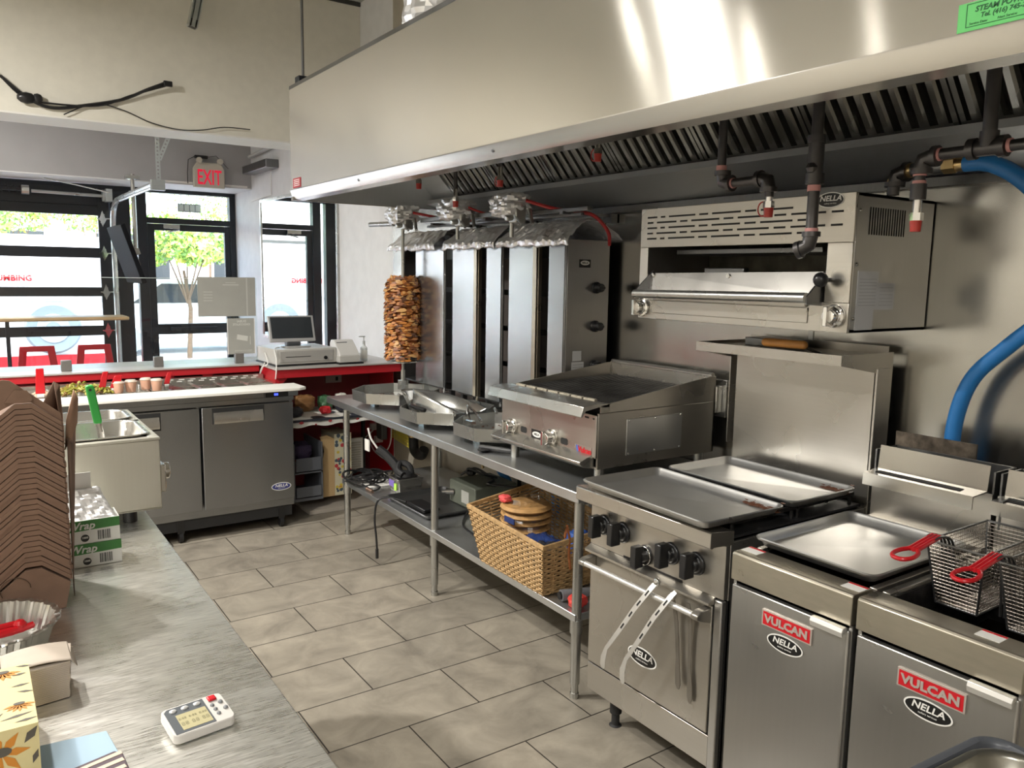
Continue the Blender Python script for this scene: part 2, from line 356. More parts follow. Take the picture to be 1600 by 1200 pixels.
# sectional glass door (rolled down)
g = bpy.data.objects.new('door_2', None); COL.objects.link(g); g.location = (-.6, FY-.1, 0); g['kind'] = 'structure'
GY = 9.5
mb = MB()
for a, c in ((2.20, 2.30), (1.76, 1.866), (1.358, 1.454), (.946, 1.049), (.42, .52), (.02, .14)): mb.box(-2.58, 1.215, GY-.022, GY+.022, a, c)
mb.box(-2.58, 1.215, GY-.03, GY+.022, 2.30, 2.485)
for x in (-2.6, -1.36, -.09): mb.box(x, x+.07, GY-.022, GY+.022, .02, 2.3)
mb.box(1.215, 1.325, GY-.022, GY+.022, .02, 2.485)
mb.build('section_frame', FRAME, g, bev=.003)
mb = MB()
for a, c in ((1.866, 2.20), (1.454, 1.76), (1.049, 1.358), (.52, .946), (.14, .42)): mb.box(-2.55, 1.215, GY-.003, GY+.003, a, c)
mb.build('section_glass', GLASS, g)
for z in (2.17, 1.81, 1.405, .998, .47):
    mb = MB(); mb.prism([(1.255, z-.085), (1.285, z), (1.255, z+.085), (1.225, z)][::-1], 'y', GY-.026, GY-.0225)
    mb.prism([(1.265, z-.06), (1.295, z-.005), (1.215, z-.005)], 'y', GY-.032, GY-.026); mb.box(1.20, 1.325, GY-.045, GY-.026, z-.006, z+.006); mb.cyl((1.27, GY-.03, z+.04), (1.27, GY-.02, z+.04), .007, n=8).cyl((1.24, GY-.03, z-.04), (1.24, GY-.02, z-.04), .007, n=8)
    mb.build('hinge', CHROME, g)
# tracks, shaft and torsion spring of the sectional door
t = thing('garage_door_track', 'galvanised steel track curving from the glass sectional door up under the ceiling', 'door track', (1.345, 9.4, 0))
GALV = steel('galvanised', (.62, .66, .66), .3, (2, 2, 20), .03, .15, .08)
path = [(1.345, 9.42, z) for z in (.1, 1.0, 1.9, 2.1)]+[(1.347, 9.40, 2.19), (1.35, 9.35, 2.27), (1.353, 9.26, 2.325), (1.355, 9.15, 2.345), (1.36, 8.8, 2.352), (1.385, 7.25, 2.36)]
for q, (nm, dz) in enumerate((('rail', .0), ('rail', -.05))):
    mb = MB()
    if q == 0: mb.tube(path, .028, 8)
    else: mb.tube([(p[0]-.018, p[1]-(.03 if p[2] < 2.2 else 0), p[2]-(.03 if i > 5 else 0)) for i, p in enumerate(path)], .012, 6)
    mb.build(nm, GALV, t)
MB().box(1.33, 1.44, 7.22, 7.27, 2.30, 2.385).build('end_bracket', GALV, t, bev=.003)
t = thing('perforated_hanger', 'perforated angle steel hanger with diagonal brace above end of door track', 'hanger', (1.385, 7.25, 2.36))
def perf(p0, p1, w=.035):
    P0, P1 = Vector(p0), Vector(p1); d = (P1-P0); Ln = d.length; d.normalize(); s = d.cross(Vector((0, 1, 0))).normalized()
    mb = MB(); nn = int(Ln/.03); a = w/2; hw = .007
    for k in range(nn):
        q = P0+d*(Ln*k/nn); q2 = P0+d*(Ln*(k+1)/nn); h0 = q+d*.009; h1 = q2-d*.007
        for (u0, u1, v0, v1) in ((-a, -hw, q, q2), (hw, a, q, q2), (-hw, hw, q, h0), (-hw, hw, h1, q2)):
            vs = [v0+s*u0, v0+s*u1, v1+s*u1, v1+s*u0]; mb.add(vs+[v+Vector((0, .004, 0)) for v in vs], [(0, 1, 2, 3), (7, 6, 5, 4), (0, 4, 5, 1), (1, 5, 6, 2), (2, 6, 7, 3), (3, 7, 4, 0)])
    return mb
perf((1.395, 7.25, 2.33), (1.395, 7.25, 3.70)).build('upright', GALV, t)
perf((1.405, 7.244, 2.55), (1.74, 7.244, 3.35)).build('brace', GALV, t)
t = thing('torsion_spring_shaft', 'dark torsion spring and silver shaft above the glass sectional door', 'door spring', (0, 9.38, 2.40))
MB().cyl((.62, 9.38, 2.405), (1.33, 9.38, 2.395), .016).build('shaft', GALV, t)
mb = MB(); mb.tube([(-2.0+i*.012, 9.38+.035*math.cos(i*1.2), 2.42+.035*math.sin(i*1.2)) for i in range(212)], .006, 5); mb.cyl((-2, 9.38, 2.42), (.53, 9.38, 2.42), .026)
mb.build('spring', FRAME, t)
MB().cyl((.535, 9.38, 2.412), (.60, 9.38, 2.412), .045, n=10).build('collar', GALV, t)
MB().box(1.28, 1.34, 9.33, 9.46, 2.34, 2.47).cyl((1.25, 9.38, 2.40), (1.28, 9.38, 2.40), .06, n=18).build('bearing_plate', GALV, t, bev=.003)
o = MB().tube([(.72, 9.2, 2.52), (1.0, 9.15, 2.47), (1.28, 9.1, 2.41)], .006, 6).build('pull_rod', S_LEG); tag(o, 'thin dark rod slanting from white soffit down to the track corner', 'rod')

# exterior
struct('ground', MB().box(-30, 40, 9.8, 60, -.2, -.02), mat('pavement', (.55, .53, .50), .9, noise=.2, bscale=.7)).name = 'floor.001'
def leaf_ball(c, r, n, sc=(1, 1, 1)):
    mb = MB()
    for i in range(n):
        u = Vector((random.gauss(0, 1), random.gauss(0, 1), random.gauss(0, 1))).normalized()*r*rnd(.55, 1.05)
        p = Vector(c)+Vector((u.x*sc[0], u.y*sc[1], u.z*sc[2])); s = rnd(.035, .085)
        a = Vector((rnd(-1, 1), rnd(-1, 1), rnd(-1, 1))).normalized(); q = a.orthogonal().normalized()
        mb.mt(random.choice((0, 0, 1, 1, 2))); mb.add([p+a*s, p+q*s*.6, p-a*s, p-q*s*.6], [(0, 1, 2, 3)])
    return mb
LEAFS = [mat('leaf green', (.16, .32, .07), .6), mat('leaf light green', (.38, .55, .10), .6), mat('leaf yellow', (.65, .60, .12), .6)]
BARK = mat('bark', (.12, .08, .05), .9)
for i, (x, y, h, r, lab) in enumerate(((3.5, 16.0, 2.05, .72, 'yellow green street tree seen through upper glass of entrance door'), (5.6, 20.0, 2.7, 1.15, 'broad green tree at right behind the entrance door glass'), (1.0, 23, 2.75, .85, 'green tree beyond white van, left in top pane of sectional door'), (2.9, 23.5, 2.85, .8, 'tree beyond white van, right in top pane of sectional door'), (6.6, 27, 4.3, 1.5, 'tall tree behind the street tree, seen in the door transom'))):
    t = thing('street_tree', lab, 'tree', (x, y, -.02), 0, None)
    mb = MB(); mb.tube([(x, y, -.02), (x+.05, y, h*.45), (x-.05, y, h*.8)], [.05, .04, .025], 8)
    for k in range(5): a = k*1.3; mb.tube([(x, y, h*.5), (x+math.cos(a)*r*.6, y+math.sin(a)*r*.6, h+.1)], [.02, .008], 5)
    mb.build('trunk', BARK, t)
    cr = MB(); random.seed(40+i)
    for q in range(9):
        a_ = rnd(0, 6.28); dr = r*rnd(.35, .95); cr.merge(leaf_ball((x+dr*math.cos(a_)*1.2, y+dr*math.sin(a_), h+.15+r*rnd(-.45, .5)), r*rnd(.35, .6), 300 if i < 2 else 170, (1.3, 1.2, .7)))
    cr.build('crown', LEAFS, t, fix=False)
# white van parked outside
t = thing('white_van', 'white van with red side lettering parked outside the glass sectional door', 'van', (-.5, 13.0, -.02))
VW = mat('van white', (.80, .80, .80), .35); VG = mat('van glass', (.02, .03, .04), .1)
mb = MB(); mb.prism([(-4.2, .35), (1.9, .35), (2.0, .75), (1.9, 1.15), (1.9, 2.10), (-4.1, 2.12)], 'y', 13.0, 14.9); mb.build('van_body', VW, t, bev=.05, seg=3)
MB().frame(-4.0, 1.86, 12.985, 13.0, 1.18, 1.24, .02).build('body_trim', mat('trim grey', (.45, .45, .46), .5), t)
mb = MB().mt(0)
mb.text('PLUMBING', (.80, 12.985, 1.50), (1, 0, 0), (0, 0, 1), .11, .002, bold=.003, align='RIGHT').mt(1).text('SERVICE', (.77, 12.985, 1.66), (1, 0, 0), (0, 0, 1), .08, .002, align='RIGHT')
mb.build('lettering', [LABELR, mat('grey letters', (.4, .4, .42), .5)], t, fix=False)
for x, zc in ((1.02, .80), (-3.0, .36)):
    w = MB(); w.lathe([(.20, -.04), (.33, -.06), (.36, 0), (.36, .16), (.2, .2)], (x, 12.98, zc), 28, 'y').build('tyre', mat('tyre grey', (.22, .27, .30), .8), t)
    MB().lathe([(.0, -.02), (.06, -.03), (.20, -.05), (.22, -.02)], (x, 12.975, zc), 28, 'y').build('wheel_rim', mat('rim', (.55, .60, .64), .35, .6), w and t)
MB().box(-4.2, 1.95, 12.97, 13.0, .12, .42).build('sill_stripe', RED, t)
# dark pickup truck far at the right, white SUV by the door
t = thing('parked_car', 'pale parked car behind street tree, seen through entrance door glass', 'car', (3.0, 16.8, -.02))
mb = MB(); mb.prism([(1.6, .3), (6.2, .3), (6.3, .8), (5.6, .95), (5.0, 1.42), (3.1, 1.45), (2.4, .98), (1.6, .85)], 'y', 16.8, 18.4); mb.build('car_body', mat('car silver', (.62, .66, .68), .3, .4), t, bev=.06, seg=3)
MB().prism([(2.65, 1.0), (5.2, 1.0), (4.85, 1.36), (3.2, 1.38)], 'y', 16.785, 16.8).build('side_window', VG, t)
for x in (2.5, 5.4): MB().lathe([(.12, -.02), (.3, -.04), (.31, .15), (.1, .18)], (x, 16.8, .3), 22, 'y').build('wheel', mat('tyre grey'), t)
t = thing('street_building', 'pale low building across the street beyond the parked van', 'building', (2, 40, -.02))
MB().box(-22, 26, 40, 48, -.02, 4.6).build('facade', mat('pale render', (.70, .66, .60), .8), t)
mb = MB()
for k in range(9): mb.box(-20+k*5, -17+k*5, 39.95, 39.99, 1.0, 3.2)
mb.build('shop_windows', VG, t)
# shop sign hanging outside over the door and the canopy
t = thing('hanging_shop_sign', 'small grey sign of four letter tiles hanging outside above the entrance', 'sign', (2.28, 10.2, 2.43))
mb = MB().box(2.16, 2.42, 10.19, 10.21, 2.335, 2.43).mt(1)
for k in range(4): mb.box(2.17+k*.063, 2.222+k*.063, 10.18, 10.19, 2.345, 2.42)
mb.build('sign_tiles', [S_DARK, mat('sign tile', (.5, .48, .38), .5)], t)
MB().cyl((2.2, 10.2, 2.43), (2.2, 10.2, 2.75), .006).cyl((2.38, 10.2, 2.43), (2.38, 10.2, 2.75), .006).build('rod', S_LEG, t)
o = MB().prism([(9.82, 2.86), (11.2, 2.62), (11.2, 2.66), (9.82, 2.90)], 'x', 1.2, 3.2).build('entrance_canopy', mat('canopy grey', (.35, .37, .38), .6)); tag(o, 'grey slatted canopy outside above the entrance door', 'canopy')
# high table ledge and red stools in the customer area
t = thing('window_ledge_table', 'narrow wooden high table along the glass sectional door', 'table', (0, 9.1, 0))
WOOD = mat('pale wood', (.55, .38, .20), .5, noise=.2, brush=(1, 12, 12), bscale=6)
MB().box(-1.6, 1.38, 8.9, 9.28, 1.135, 1.172).build('table_top', WOOD, t, bev=.012)
for x in (-1.4, .31): MB().box(x, x+.035, 9.05, 9.085, 0, 1.135).build('leg', FRAME, t)
proto = thing('metal_stool', '', 'stool', (0, 0, 0), 0)
RS = mat('stool red', (.42, .02, .03), .35, .3)
MB().prism([(-.165, .70), (-.135, .95), (.135, .95), (.165, .70), (.105, .70), (.08, .90), (-.08, .90), (-.105, .70)], 'y', -.165, -.145).build('backrest', RS, proto, bev=.005)
MB().prism([(-.16, -.16), (.16, -.16), (.16, .16), (-.16, .16)], 'z', .67, .70).build('seat', RS, proto, bev=.012)
for a in (-1, 1):
    for c in (-1, 1): MB().tube([(a*.14, c*.14, .68), (a*.20, c*.20, 0)], .016, 6).build('leg', RS, proto)
MB().tube([(-.18, -.18, .22), (.18, -.18, .22), (.18, .18, .22), (-.18, .18, .22)], .01, 6, closed=True).build('foot_ring', RS, proto)
place(proto, (.515, 8.45, 0)); proto['label'] = 'red metal stool facing sectional door, nearer the left edge of the photo'; proto['group'] = 'red stools by the window'
dup(proto, (.975, 8.45, 0), 0, 'red metal stool beside door track, right of the other stool')
# television hung from the ceiling, edge on
t = thing('hanging_television', 'black television hanging edge-on between sectional door and entrance', 'television', (1.3, 8.5, 1.8))
M = Matrix.Translation((1.315, 8.5, 1.79)) @ Matrix.Rotation(math.radians(-17), 4, 'Y')
MB().box(-.022, .02, -.42, .42, -.28, .28).xf(M).build('screen_body', mat('tv black', (.010, .011, .013), .7, 0, **{'Specular IOR Level': .08}), t, bev=.006)
MB().box(.02, .05, -.2, .2, -.16, .16).xf(M).build('rear_cover', mat('tv grey', (.10, .10, .11), .5), t, bev=.01)
MB().box(.05, .08, -.06, .06, -.13, .13).box(.05, .12, -.04, .04, -.03, .03).xf(M).build('mount_plate', CHROME, t)
MB().cyl((1.40, 8.5, 1.84), (1.40, 8.5, 2.55), .018).box(1.34, 1.46, 8.44, 8.56, 2.50, 2.533).build('ceiling_pole', S_LEG, t)
# mirror on the white wall
t = thing('wall_mirror', 'large frameless-looking wall mirror with thin grey edge beside the register', 'mirror', (WX, 7.5, 1.0))
MB().box(WX-.012, WX-.001, 6.5, 8.55, .98, 2.36).build('mirror_glass', MIRROR, t)
MB().frame(WX-.02, WX-.001, 6.47, 8.58, .95, 2.39, .03, 'x').build('mirror_frame', S_LEG, t)
# exit sign and lamp bar
t = thing('exit_sign', 'cream emergency sign box with red EXIT letters and two lamp heads', 'exit sign', (2.19, 8.88, 2.6))
CREAM = mat('cream plastic', (.55, .52, .44), .5)
MB().prism([(2.04, 2.505), (2.35, 2.505), (2.35, 2.70), (2.31, 2.76), (2.08, 2.76), (2.04, 2.70)], 'y', 8.83, 8.893).build('housing', CREAM, t, bev=.006)
MB().text('EXIT', (2.195, 8.829, 2.603), (1, 0, 0), (0, 0, 1), .215, .001, sx=.56, bold=.002).build('lettering', emit('exit red', (.80, .01, .05), .55), t, fix=False)
for x in (2.09, 2.30): MB().lathe([(.0, -.03), (.028, -.028), (.03, 0), (.015, .03)], (x, 8.81, 2.775), 16, 'y').build('lamp_head', CREAM, t)
t = thing('wire_adapter', 'black power adapter with dangling thin wires on top of exit sign', 'adapter', (2.1, 8.86, 2.8))
MB().box(2.06, 2.19, 8.84, 8.885, 2.80, 2.83).build('adapter_body', BLACKP, t, bev=.005)
MB().tube([(2.06, 8.86, 2.815), (2.0, 8.87, 2.78), (1.99, 8.88, 2.65), (1.99, 8.88, 2.54)], .004, 5).tube([(2.19, 8.86, 2.82), (2.28, 8.87, 2.84), (2.36, 8.87, 2.76), (2.40, 8.87, 2.72)], .003, 5).build('wire', BLACKP, t)
o = MB().box(1.72, 2.60, 8.882, 8.894, 2.536, 2.556).build('wire_channel', WHITEP); tag(o, 'thin white wire channel along bottom of grey bulkhead under exit sign', 'wire channel')
t = thing('wall_lamp_bar', 'dark grey bar lamp fixed high on the white wall', 'wall lamp', (WX, 8.35, 2.68))
MB().box(WX-.13, WX-.002, 7.98, 8.78, 2.665, 2.745).build('housing', S_DARK, t, bev=.006)
MB().tube([(WX-.01, 8.2, 2.665), (WX-.01, 8.2, 2.42), (WX-.01, 8.9, 2.40)], .005, 5).build('cable', WHITEP, t)
o = MB().tube([(2.3, 6.9, 3.4), (2.45, 7.2, 2.95), (2.60, 7.6, 2.88), (2.62, 8.85, 2.86)], .02, 8).build('ceiling_conduit', mat('conduit white', (.6, .6, .6), .5)); tag(o, 'painted pipe bending down behind beige bulkhead', 'pipe')
# black cables along the beige bulkhead
t = thing('cable_bundle', 'tangle of black cables hanging along the beige bulkhead', 'cable', (.5, 5.97, 2.75))
def cab(pts, r=.006, mbb=None): 
    return (mbb or MB()).tube(pts, r, 6)
def smooth(pts, k=6):
    P = [Vector(p) for p in pts]; out = []
    for i in range(len(P)-1):
        p0 = P[max(i-1, 0)]; p1 = P[i]; p2 = P[i+1]; p3 = P[min(i+2, len(P)-1)]
        for j in range(k):
            s = j/k; out.append(.5*((2*p1)+(-p0+p2)*s+(2*p0-5*p1+4*p2-p3)*s*s+(-p0+3*p1-3*p2+p3)*s**3))
    return out+[P[-1]]
BY = 5.975
MB().tube(smooth([(.27, BY, 2.81), (.42, BY, 2.69), (.55, BY, 2.655), (.75, BY, 2.70), (.95, BY, 2.76), (1.1, BY-.02, 2.84), (1.22, BY-.03, 2.90)]), .010, 6).tube(smooth([(.25, BY, 2.83), (.38, BY, 2.70), (.50, BY, 2.68), (.8, BY, 2.70), (1.0, BY-.01, 2.79), (1.23, BY-.03, 2.885)]), .006, 6).build('black_cable', BLACKP, t)
MB().tube(smooth([(.60, BY, 2.62), (.78, BY, 2.71), (.95, BY, 2.69), (1.12, BY, 2.63), (1.30, BY, 2.605), (1.45, BY, 2.62), (1.6, BY, 2.655), (1.78, BY, 2.66)]), .004, 5).build('thin_cable', BLACKP, t)
MB().ball((.40, BY-.01, 2.695), .045, 10, (1.2, .5, .8)).ball((.46, BY-.01, 2.70), .03, 10, (1, .5, 1)).build('cable_knot', BLACKP, t)
MB().box(1.20, 1.255, BY-.045, BY-.015, 2.875, 2.91).build('plug', BLACKP, t, bev=.004)
# steel strut hanging from the ceiling at the top edge
t = thing('hanging_strut', 'grey metal channel strut hanging from the ceiling at top edge', 'bracket', (1.40, 5.85, 3.26))
M = Matrix.Translation((1.375, 5.85, 3.26)) @ Matrix.Rotation(math.radians(13), 4, 'Y')
MB().box(-.03, -.022, -.03, .03, 0, .5).box(.022, .03, -.03, .03, 0, .5).box(-.03, .03, .022, .03, 0, .5).box(-.012, .012, -.03, -.02, .0, .5).xf(M).build('channel', GALV, t)
MB().box(-.025, .025, -.028, .028, 0, .05).xf(M).build('end_cap', BLACKP, t)
# ceiling lamp housings
for i, (x, y, z, p, rad) in enumerate(SPOTS):
    t = thing('ceiling_spot', 'black pendant kitchen lamp on a thin rod, '+['over the aisle in front of the charbroiler', 'nearest the exhaust hood', 'over the far part of left counter', 'left beyond the left counter', 'over the near end of left counter', 'far behind the camera by left wall'][i], 'ceiling lamp', (x, y, z), 0, 'pendant lamps over the kitchen')
    MB().cyl((x, y, z+.09), (x, y, CH-.001), .008).build('rod', BLACKM, t)
    MB().lathe([(.03, .16), (.05, .12), (.11, .075), (.105, .075), (.045, .115), (.02, .13)], (x, y, z), 20).build('lamp_shade', BLACKM, t)
for x, y, z, p, ln in FILL_LIGHTS:  # made-up housings around the added fill lights
    t = thing('fill_light_housing', 'white housing of an added fill light on two wires, '+{-1.6: 'behind the camera', 1.2: 'left of the left counter', 4.15: 'short one before the beige bulkhead', 7.4: 'in the customer area'}[y], 'ceiling lamp', (x, y, z), 0, 'added fill lights')
    MB().box(x-ln/2-.02, x+ln/2+.02, y-.07, y+.07, z+.01, z+.07).build('housing', WHITEP, t, bev=.005)
    MB().cyl((x-ln*.4, y, z+.07), (x-ln*.4, y, CH-.001), .003, n=6).cyl((x+ln*.4, y, z+.07), (x+ln*.4, y, CH-.001), .003, n=6).build('wire', BLACKM, t)
# ================================================================== exhaust hood
HX = 1.55
h = thing('exhaust_hood', 'large brushed stainless exhaust hood hanging over the whole cookline', 'exhaust hood', (1.55, 2.0, 2.05))
MB().box(HX, HX+.02, -.8, 4.47, 2.102, 2.64).build('front_panel', S_HOOD, h, label='wide brushed front panel')
mb = MB(); mb.prism([(HX-.004, 2.104), (HX-.004, 2.098), (HX+.012, 2.052), (HX+.06, 2.046), (HX+.06, 2.052), (HX+.02, 2.058), (HX+.018, 2.104)], 'y', -.8, 4.474)
mb.build('lower_lip', S_SHEET, h)
S_UNDER = steel('hood inner steel', (.68, .70, .72), .38, (40, 2, 2), .0, .08, .05, metal=.8)
MB().box(HX+.021, WX-.003, 4.45, 4.47, 2.05, 2.64).build('end_panel', S_UNDER, h)
MB().box(HX+.002, WX-.003, 4.451, 4.476, 2.046, 2.066).build('end_lip', S_COOK, h)
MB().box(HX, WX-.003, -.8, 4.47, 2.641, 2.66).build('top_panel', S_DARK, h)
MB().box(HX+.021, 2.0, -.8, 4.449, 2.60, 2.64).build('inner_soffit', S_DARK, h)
# grease trough under the filters
mb = MB(); mb.prism([(2.40, 2.10), (2.395, 2.075), (2.44, 2.062), (2.60, 1.995), (WX-.008, 1.985), (WX-.008, 2.2), (2.63, 2.2), (2.60, 2.03), (2.44, 2.085)], 'y', -.8, 4.449)
mb.build('grease_trough', S_UNDER, h)
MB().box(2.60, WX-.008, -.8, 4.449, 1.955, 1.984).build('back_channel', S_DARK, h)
# baffle filters: slope from trough (2.46,2.09) to (2.03,2.58)
import itertools
dv = Vector((2.02-2.455, 0, 2.585-2.095)); FL = dv.length; dv.normalize(); nv = Vector((-dv.z, 0, dv.x))*-1
if nv.x > 0: nv = -nv
nfilt = 10; fw = .49
fp = None
for k in range(nfilt):
    y1 = 4.19-k*fw; y0 = y1-fw+.006
    if fp is None:
        mb = MB(); O = Vector((2.455, 0, 2.095))
        def P(u, y, w): return O+dv*u+Vector((0, y, 0))+nv*w
        def slab(u0, u1, ya, yb, w0, w1):
            vs = [P(u, y, w) for w in (w0, w1) for u, y in ((u0, ya), (u1, ya), (u1, yb), (u0, yb))]
            mb.add(vs, [(0, 3, 2, 1), (4, 5, 6, 7), (0, 1, 5, 4), (1, 2, 6, 5), (2, 3, 7, 6), (3, 0, 4, 7)])
        H2 = (fw-.006)/2
        slab(0, FL, -H2, H2, -.045, -.04)
        slab(0, FL, -H2, -H2+.016, -.04, .004); slab(0, FL, H2-.016, H2, -.04, .004); slab(0, .03, -H2, H2, -.04, .004); slab(FL-.03, FL, -H2, H2, -.04, .004)
        nb = 8; pw = (2*H2-.032)/nb
        for j in range(nb):
            yc = -H2+.016+pw*(j+.5)
            # front baffle: shallow U channel
            prof = [(-.30, -.020), (-.28, .004), (-.16, .012), (.16, .012), (.28, .004), (.30, -.020)]
            vs = [P(u, yc+a*pw, w) for u in (.03, FL-.03) for a, w in prof]+[P(u, yc+a*pw*.92, w-.003) for u in (.03, FL-.03) for a, w in prof]
            m_ = len(prof); fs = []
            for q in range(m_-1):
                fs += [(q, q+1, m_+q+1, m_+q), (2*m_+q, 3*m_+q, 3*m_+q+1, 2*m_+q+1)]
            fs += [tuple([q for q in range(m_)]+[2*m_+q for q in range(m_-1, -1, -1)]), tuple([m_+q for q in range(m_)]+[3*m_+q for q in range(m_-1, -1, -1)])]
            mb.add(vs, fs)
        fp = mb.build('baffle_filter', S_FILT, h, local=True); fp.location = (0-1.55, (y0+y1)/2-2.0, -2.05)
    else:
        c = fp.copy(); COL.objects.link(c); c.parent = h; c.location = (-1.55, (y0+y1)/2-2.0, -2.05)
# blank filler between the filters and the end panel
mb = MB(); a = Vector((2.455, 0, 2.095)); e = a+dv*FL
mb.add([(a.x, 4.19, a.z), (a.x, 4.449, a.z), (e.x, 4.449, e.z), (e.x, 4.19, e.z), (a.x+.03, 4.19, a.z+.01), (a.x+.03, 4.449, a.z+.01), (e.x+.03, 4.449, e.z), (e.x+.03, 4.19, e.z)], [(0, 1, 2, 3), (7, 6, 5, 4), (0, 4, 5, 1), (1, 5, 6, 2), (2, 6, 7, 3), (3, 7, 4, 0)])
mb.build('filler_panel', S_UNDER, h)
mb = MB().mt(0).box(HX-.0016, HX-.0004, .55, .818, 2.106, 2.156).mt(1)
G0, G1 = .60, .803
for a_, b_, c_, d_ in ((.60, .803, 2.1125, 2.1137), (.60, .803, 2.1525, 2.1537), (.8018, .803, 2.1137, 2.1525), (.57, .6, 2.1125, 2.1137), (.57, .6, 2.1525, 2.1537)): mb.box(HX-.0022, HX-.0016, a_, b_, c_, d_)
mb.text('STEAM POWER WASH', (HX-.0016, .788, 2.1415), (0, -1, 0), (0, 0, 1), .0135, .0003, 'LEFT', shear=.2, bold=.0004)
mb.text('Tel. (416) 745-7650', (HX-.0016, .778, 2.1295), (0, -1, 0), (0, 0, 1), .0115, .0003, 'LEFT', shear=.2, bold=.0003)
mb.text('Service Date:          Next Service:', (HX-.0016, .797, 2.118), (0, -1, 0), (0, 0, 1), .006, .0003, 'LEFT', shear=.2)
mb.build('service_sticker', [mat('green sticker', (.14, .62, .17), .5), mat('sticker green ink', (.01, .12, .03), .5)], h, label='bright green service sticker with black border', fix=False)
mb = MB().mt(0).box(HX-.0026, HX-.0004, 4.31, 4.43, 2.108, 2.160).mt(1)
for q in range(4): mb.box(HX-.003, HX-.0026, 4.325, 4.415, 2.118+q*.010, 2.122+q*.010)
mb.build('warning_sticker', [mat('sticker maroon', (.32, .02, .03), .5), LABELW], h, label='small dark red sticker')
for y, z in ((3.55, 2.078), (2.4, 2.078)): MB().cyl((HX+.0, y, z), (HX+.012, y, z+.002), .006, n=8).build('screw', S_DARK, h)
# hanger rod with bracket and foil wrapped duct on top of the hood
t = thing('hood_hanger_rod', 'thin threaded rod and black bracket carrying far corner of the hood', 'hanger rod', (1.62, 4.44, 2.66))
MB().cyl((1.62, 4.44, 2.70), (1.62, 4.44, CH-.001), .008, n=8).build('rod', S_DARK, t)
MB().box(1.585, 1.70, 4.41, 4.475, 2.661, 2.715).build('bracket', FRAME, t, bev=.004)
mb = MB(); mb.grid(lambda u, v: Vector((1.80+.16*math.cos(2*PI*u)+foil_noise((math.cos(2*PI*u), math.sin(2*PI*u), v*3), .01), 3.22+.16*math.sin(2*PI*u)+foil_noise((math.sin(2*PI*u), v*3, 2), .01), 2.661+v*1.03)), 40, 50)
o = mb.build('foil_wrapped_duct', FOIL, None, ang=12); tag(o, 'foil wrapped duct rising from top of the exhaust hood', 'duct')

# ================================================================== fire suppression drops and gas pipe
def elbow(mb, c, d0, d1, r=.021):
    C = Vector(c); D0 = Vector(d0).normalized(); D1 = Vector(d1).normalized()
    pts = [C+D0*.035, C+D0*.018+D1*.004, C+(D0+D1)*.006, C+D1*.018+D0*.004, C+D1*.035]
    mb.tube(pts, r, 12); mb.cyl(C+D0*.028, C+D0*.042, r*1.25).cyl(C+D1*.028, C+D1*.042, r*1.25)
def nozzle(par, c, ring=True):
    mb = MB().mt(0).cyl((c[0], c[1], c[2]+.05), c, .011).cyl((c[0], c[1], c[2]+.012), (c[0], c[1], c[2]-.008), .017, n=6).mt(1).cyl((c[0], c[1], c[2]-.008), (c[0], c[1], c[2]-.036), .015, .013)
    if ring: mb.tube([(c[0], c[1]+.022+.018*math.cos(a), c[2]-.01+.022*math.sin(a)) for a in [i*PI/8 for i in range(16)]], .0022, 5, closed=True)
    mb.build('nozzle', [CHROME, mat('nozzle red', (.40, .03, .02), .4)], par, label='chrome nozzle with red rubber cap')
PT = mat('pink thread tape', (.62, .30, .28), .7)
t = thing('suppression_pipe', 'black iron pipe with two elbows ending in red capped nozzle over salamander', 'pipe', (2.05, 1.8, 2.15))
mb = MB().cyl((2.05, 1.806, 2.53), (2.05, 1.806, 1.975), .014); elbow(mb, (2.05, 1.800, 1.953), (0, 0, 1), (0, -1, 0)); mb.cyl((2.05, 1.78, 1.953), (2.05, 1.64, 1.955), .014); elbow(mb, (2.05, 1.616, 1.957), (0, 1, 0), (0, 0, -1)); mb.cyl((2.05, 1.613, 1.94), (2.05, 1.613, 1.90), .014)
mb.build('pipe_run', S_PIPE, t)
for a, b_ in (((2.05, 1.806, 2.012), (2.05, 1.806, 1.992)), ((2.05, 1.765, 1.953), (2.05, 1.752, 1.953))): MB().cyl(a, b_, .0165).build('thread_tape', PT, t)
nozzle(t, (2.05, 1.612, 1.875))
t = thing('gas_drop_pipe', 'long vertical black iron pipe hanging in front of salamander ending in an elbow', 'pipe', (2.05, 1.457, 2.2))
mb = MB().cyl((2.05, 1.459, 2.53), (2.05, 1.456, 1.77), .0165); mb.cyl((2.05, 1.457, 2.06), (2.05, 1.457, 1.93), .022, n=12).cyl((2.05, 1.457, 2.062), (2.05, 1.457, 2.04), .026).cyl((2.05, 1.457, 1.955), (2.05, 1.457, 1.925), .026); mb.ball((2.036, 1.457, 1.97), .018, 8); elbow(mb, (2.05, 1.456, 1.748), (0, 0, 1), (-.2, 1, -.3))
mb.build('pipe_run', S_PIPE, t)
for a, b_ in (((2.05, 1.457, 1.922), (2.05, 1.457, 1.905)), ((2.05, 1.456, 1.80), (2.05, 1.456, 1.787))): MB().cyl(a, b_, .0185).build('thread_tape', PT, t)
t = thing('suppression_pipe', 'black pipe with tee and elbow ending in long nozzle right of salamander', 'pipe', (2.05, 1.0, 2.2))
mb = MB().cyl((2.05, .99, 2.53), (2.05, .983, 2.0), .0165); mb.cyl((2.05, 1.02, 1.972), (2.05, .945, 1.972), .020).cyl((2.05, 1.028, 1.972), (2.05, 1.01, 1.972), .026).cyl((2.05, .958, 1.972), (2.05, .94, 1.972), .026).cyl((2.05, .983, 2.01), (2.05, .983, 1.972), .022)
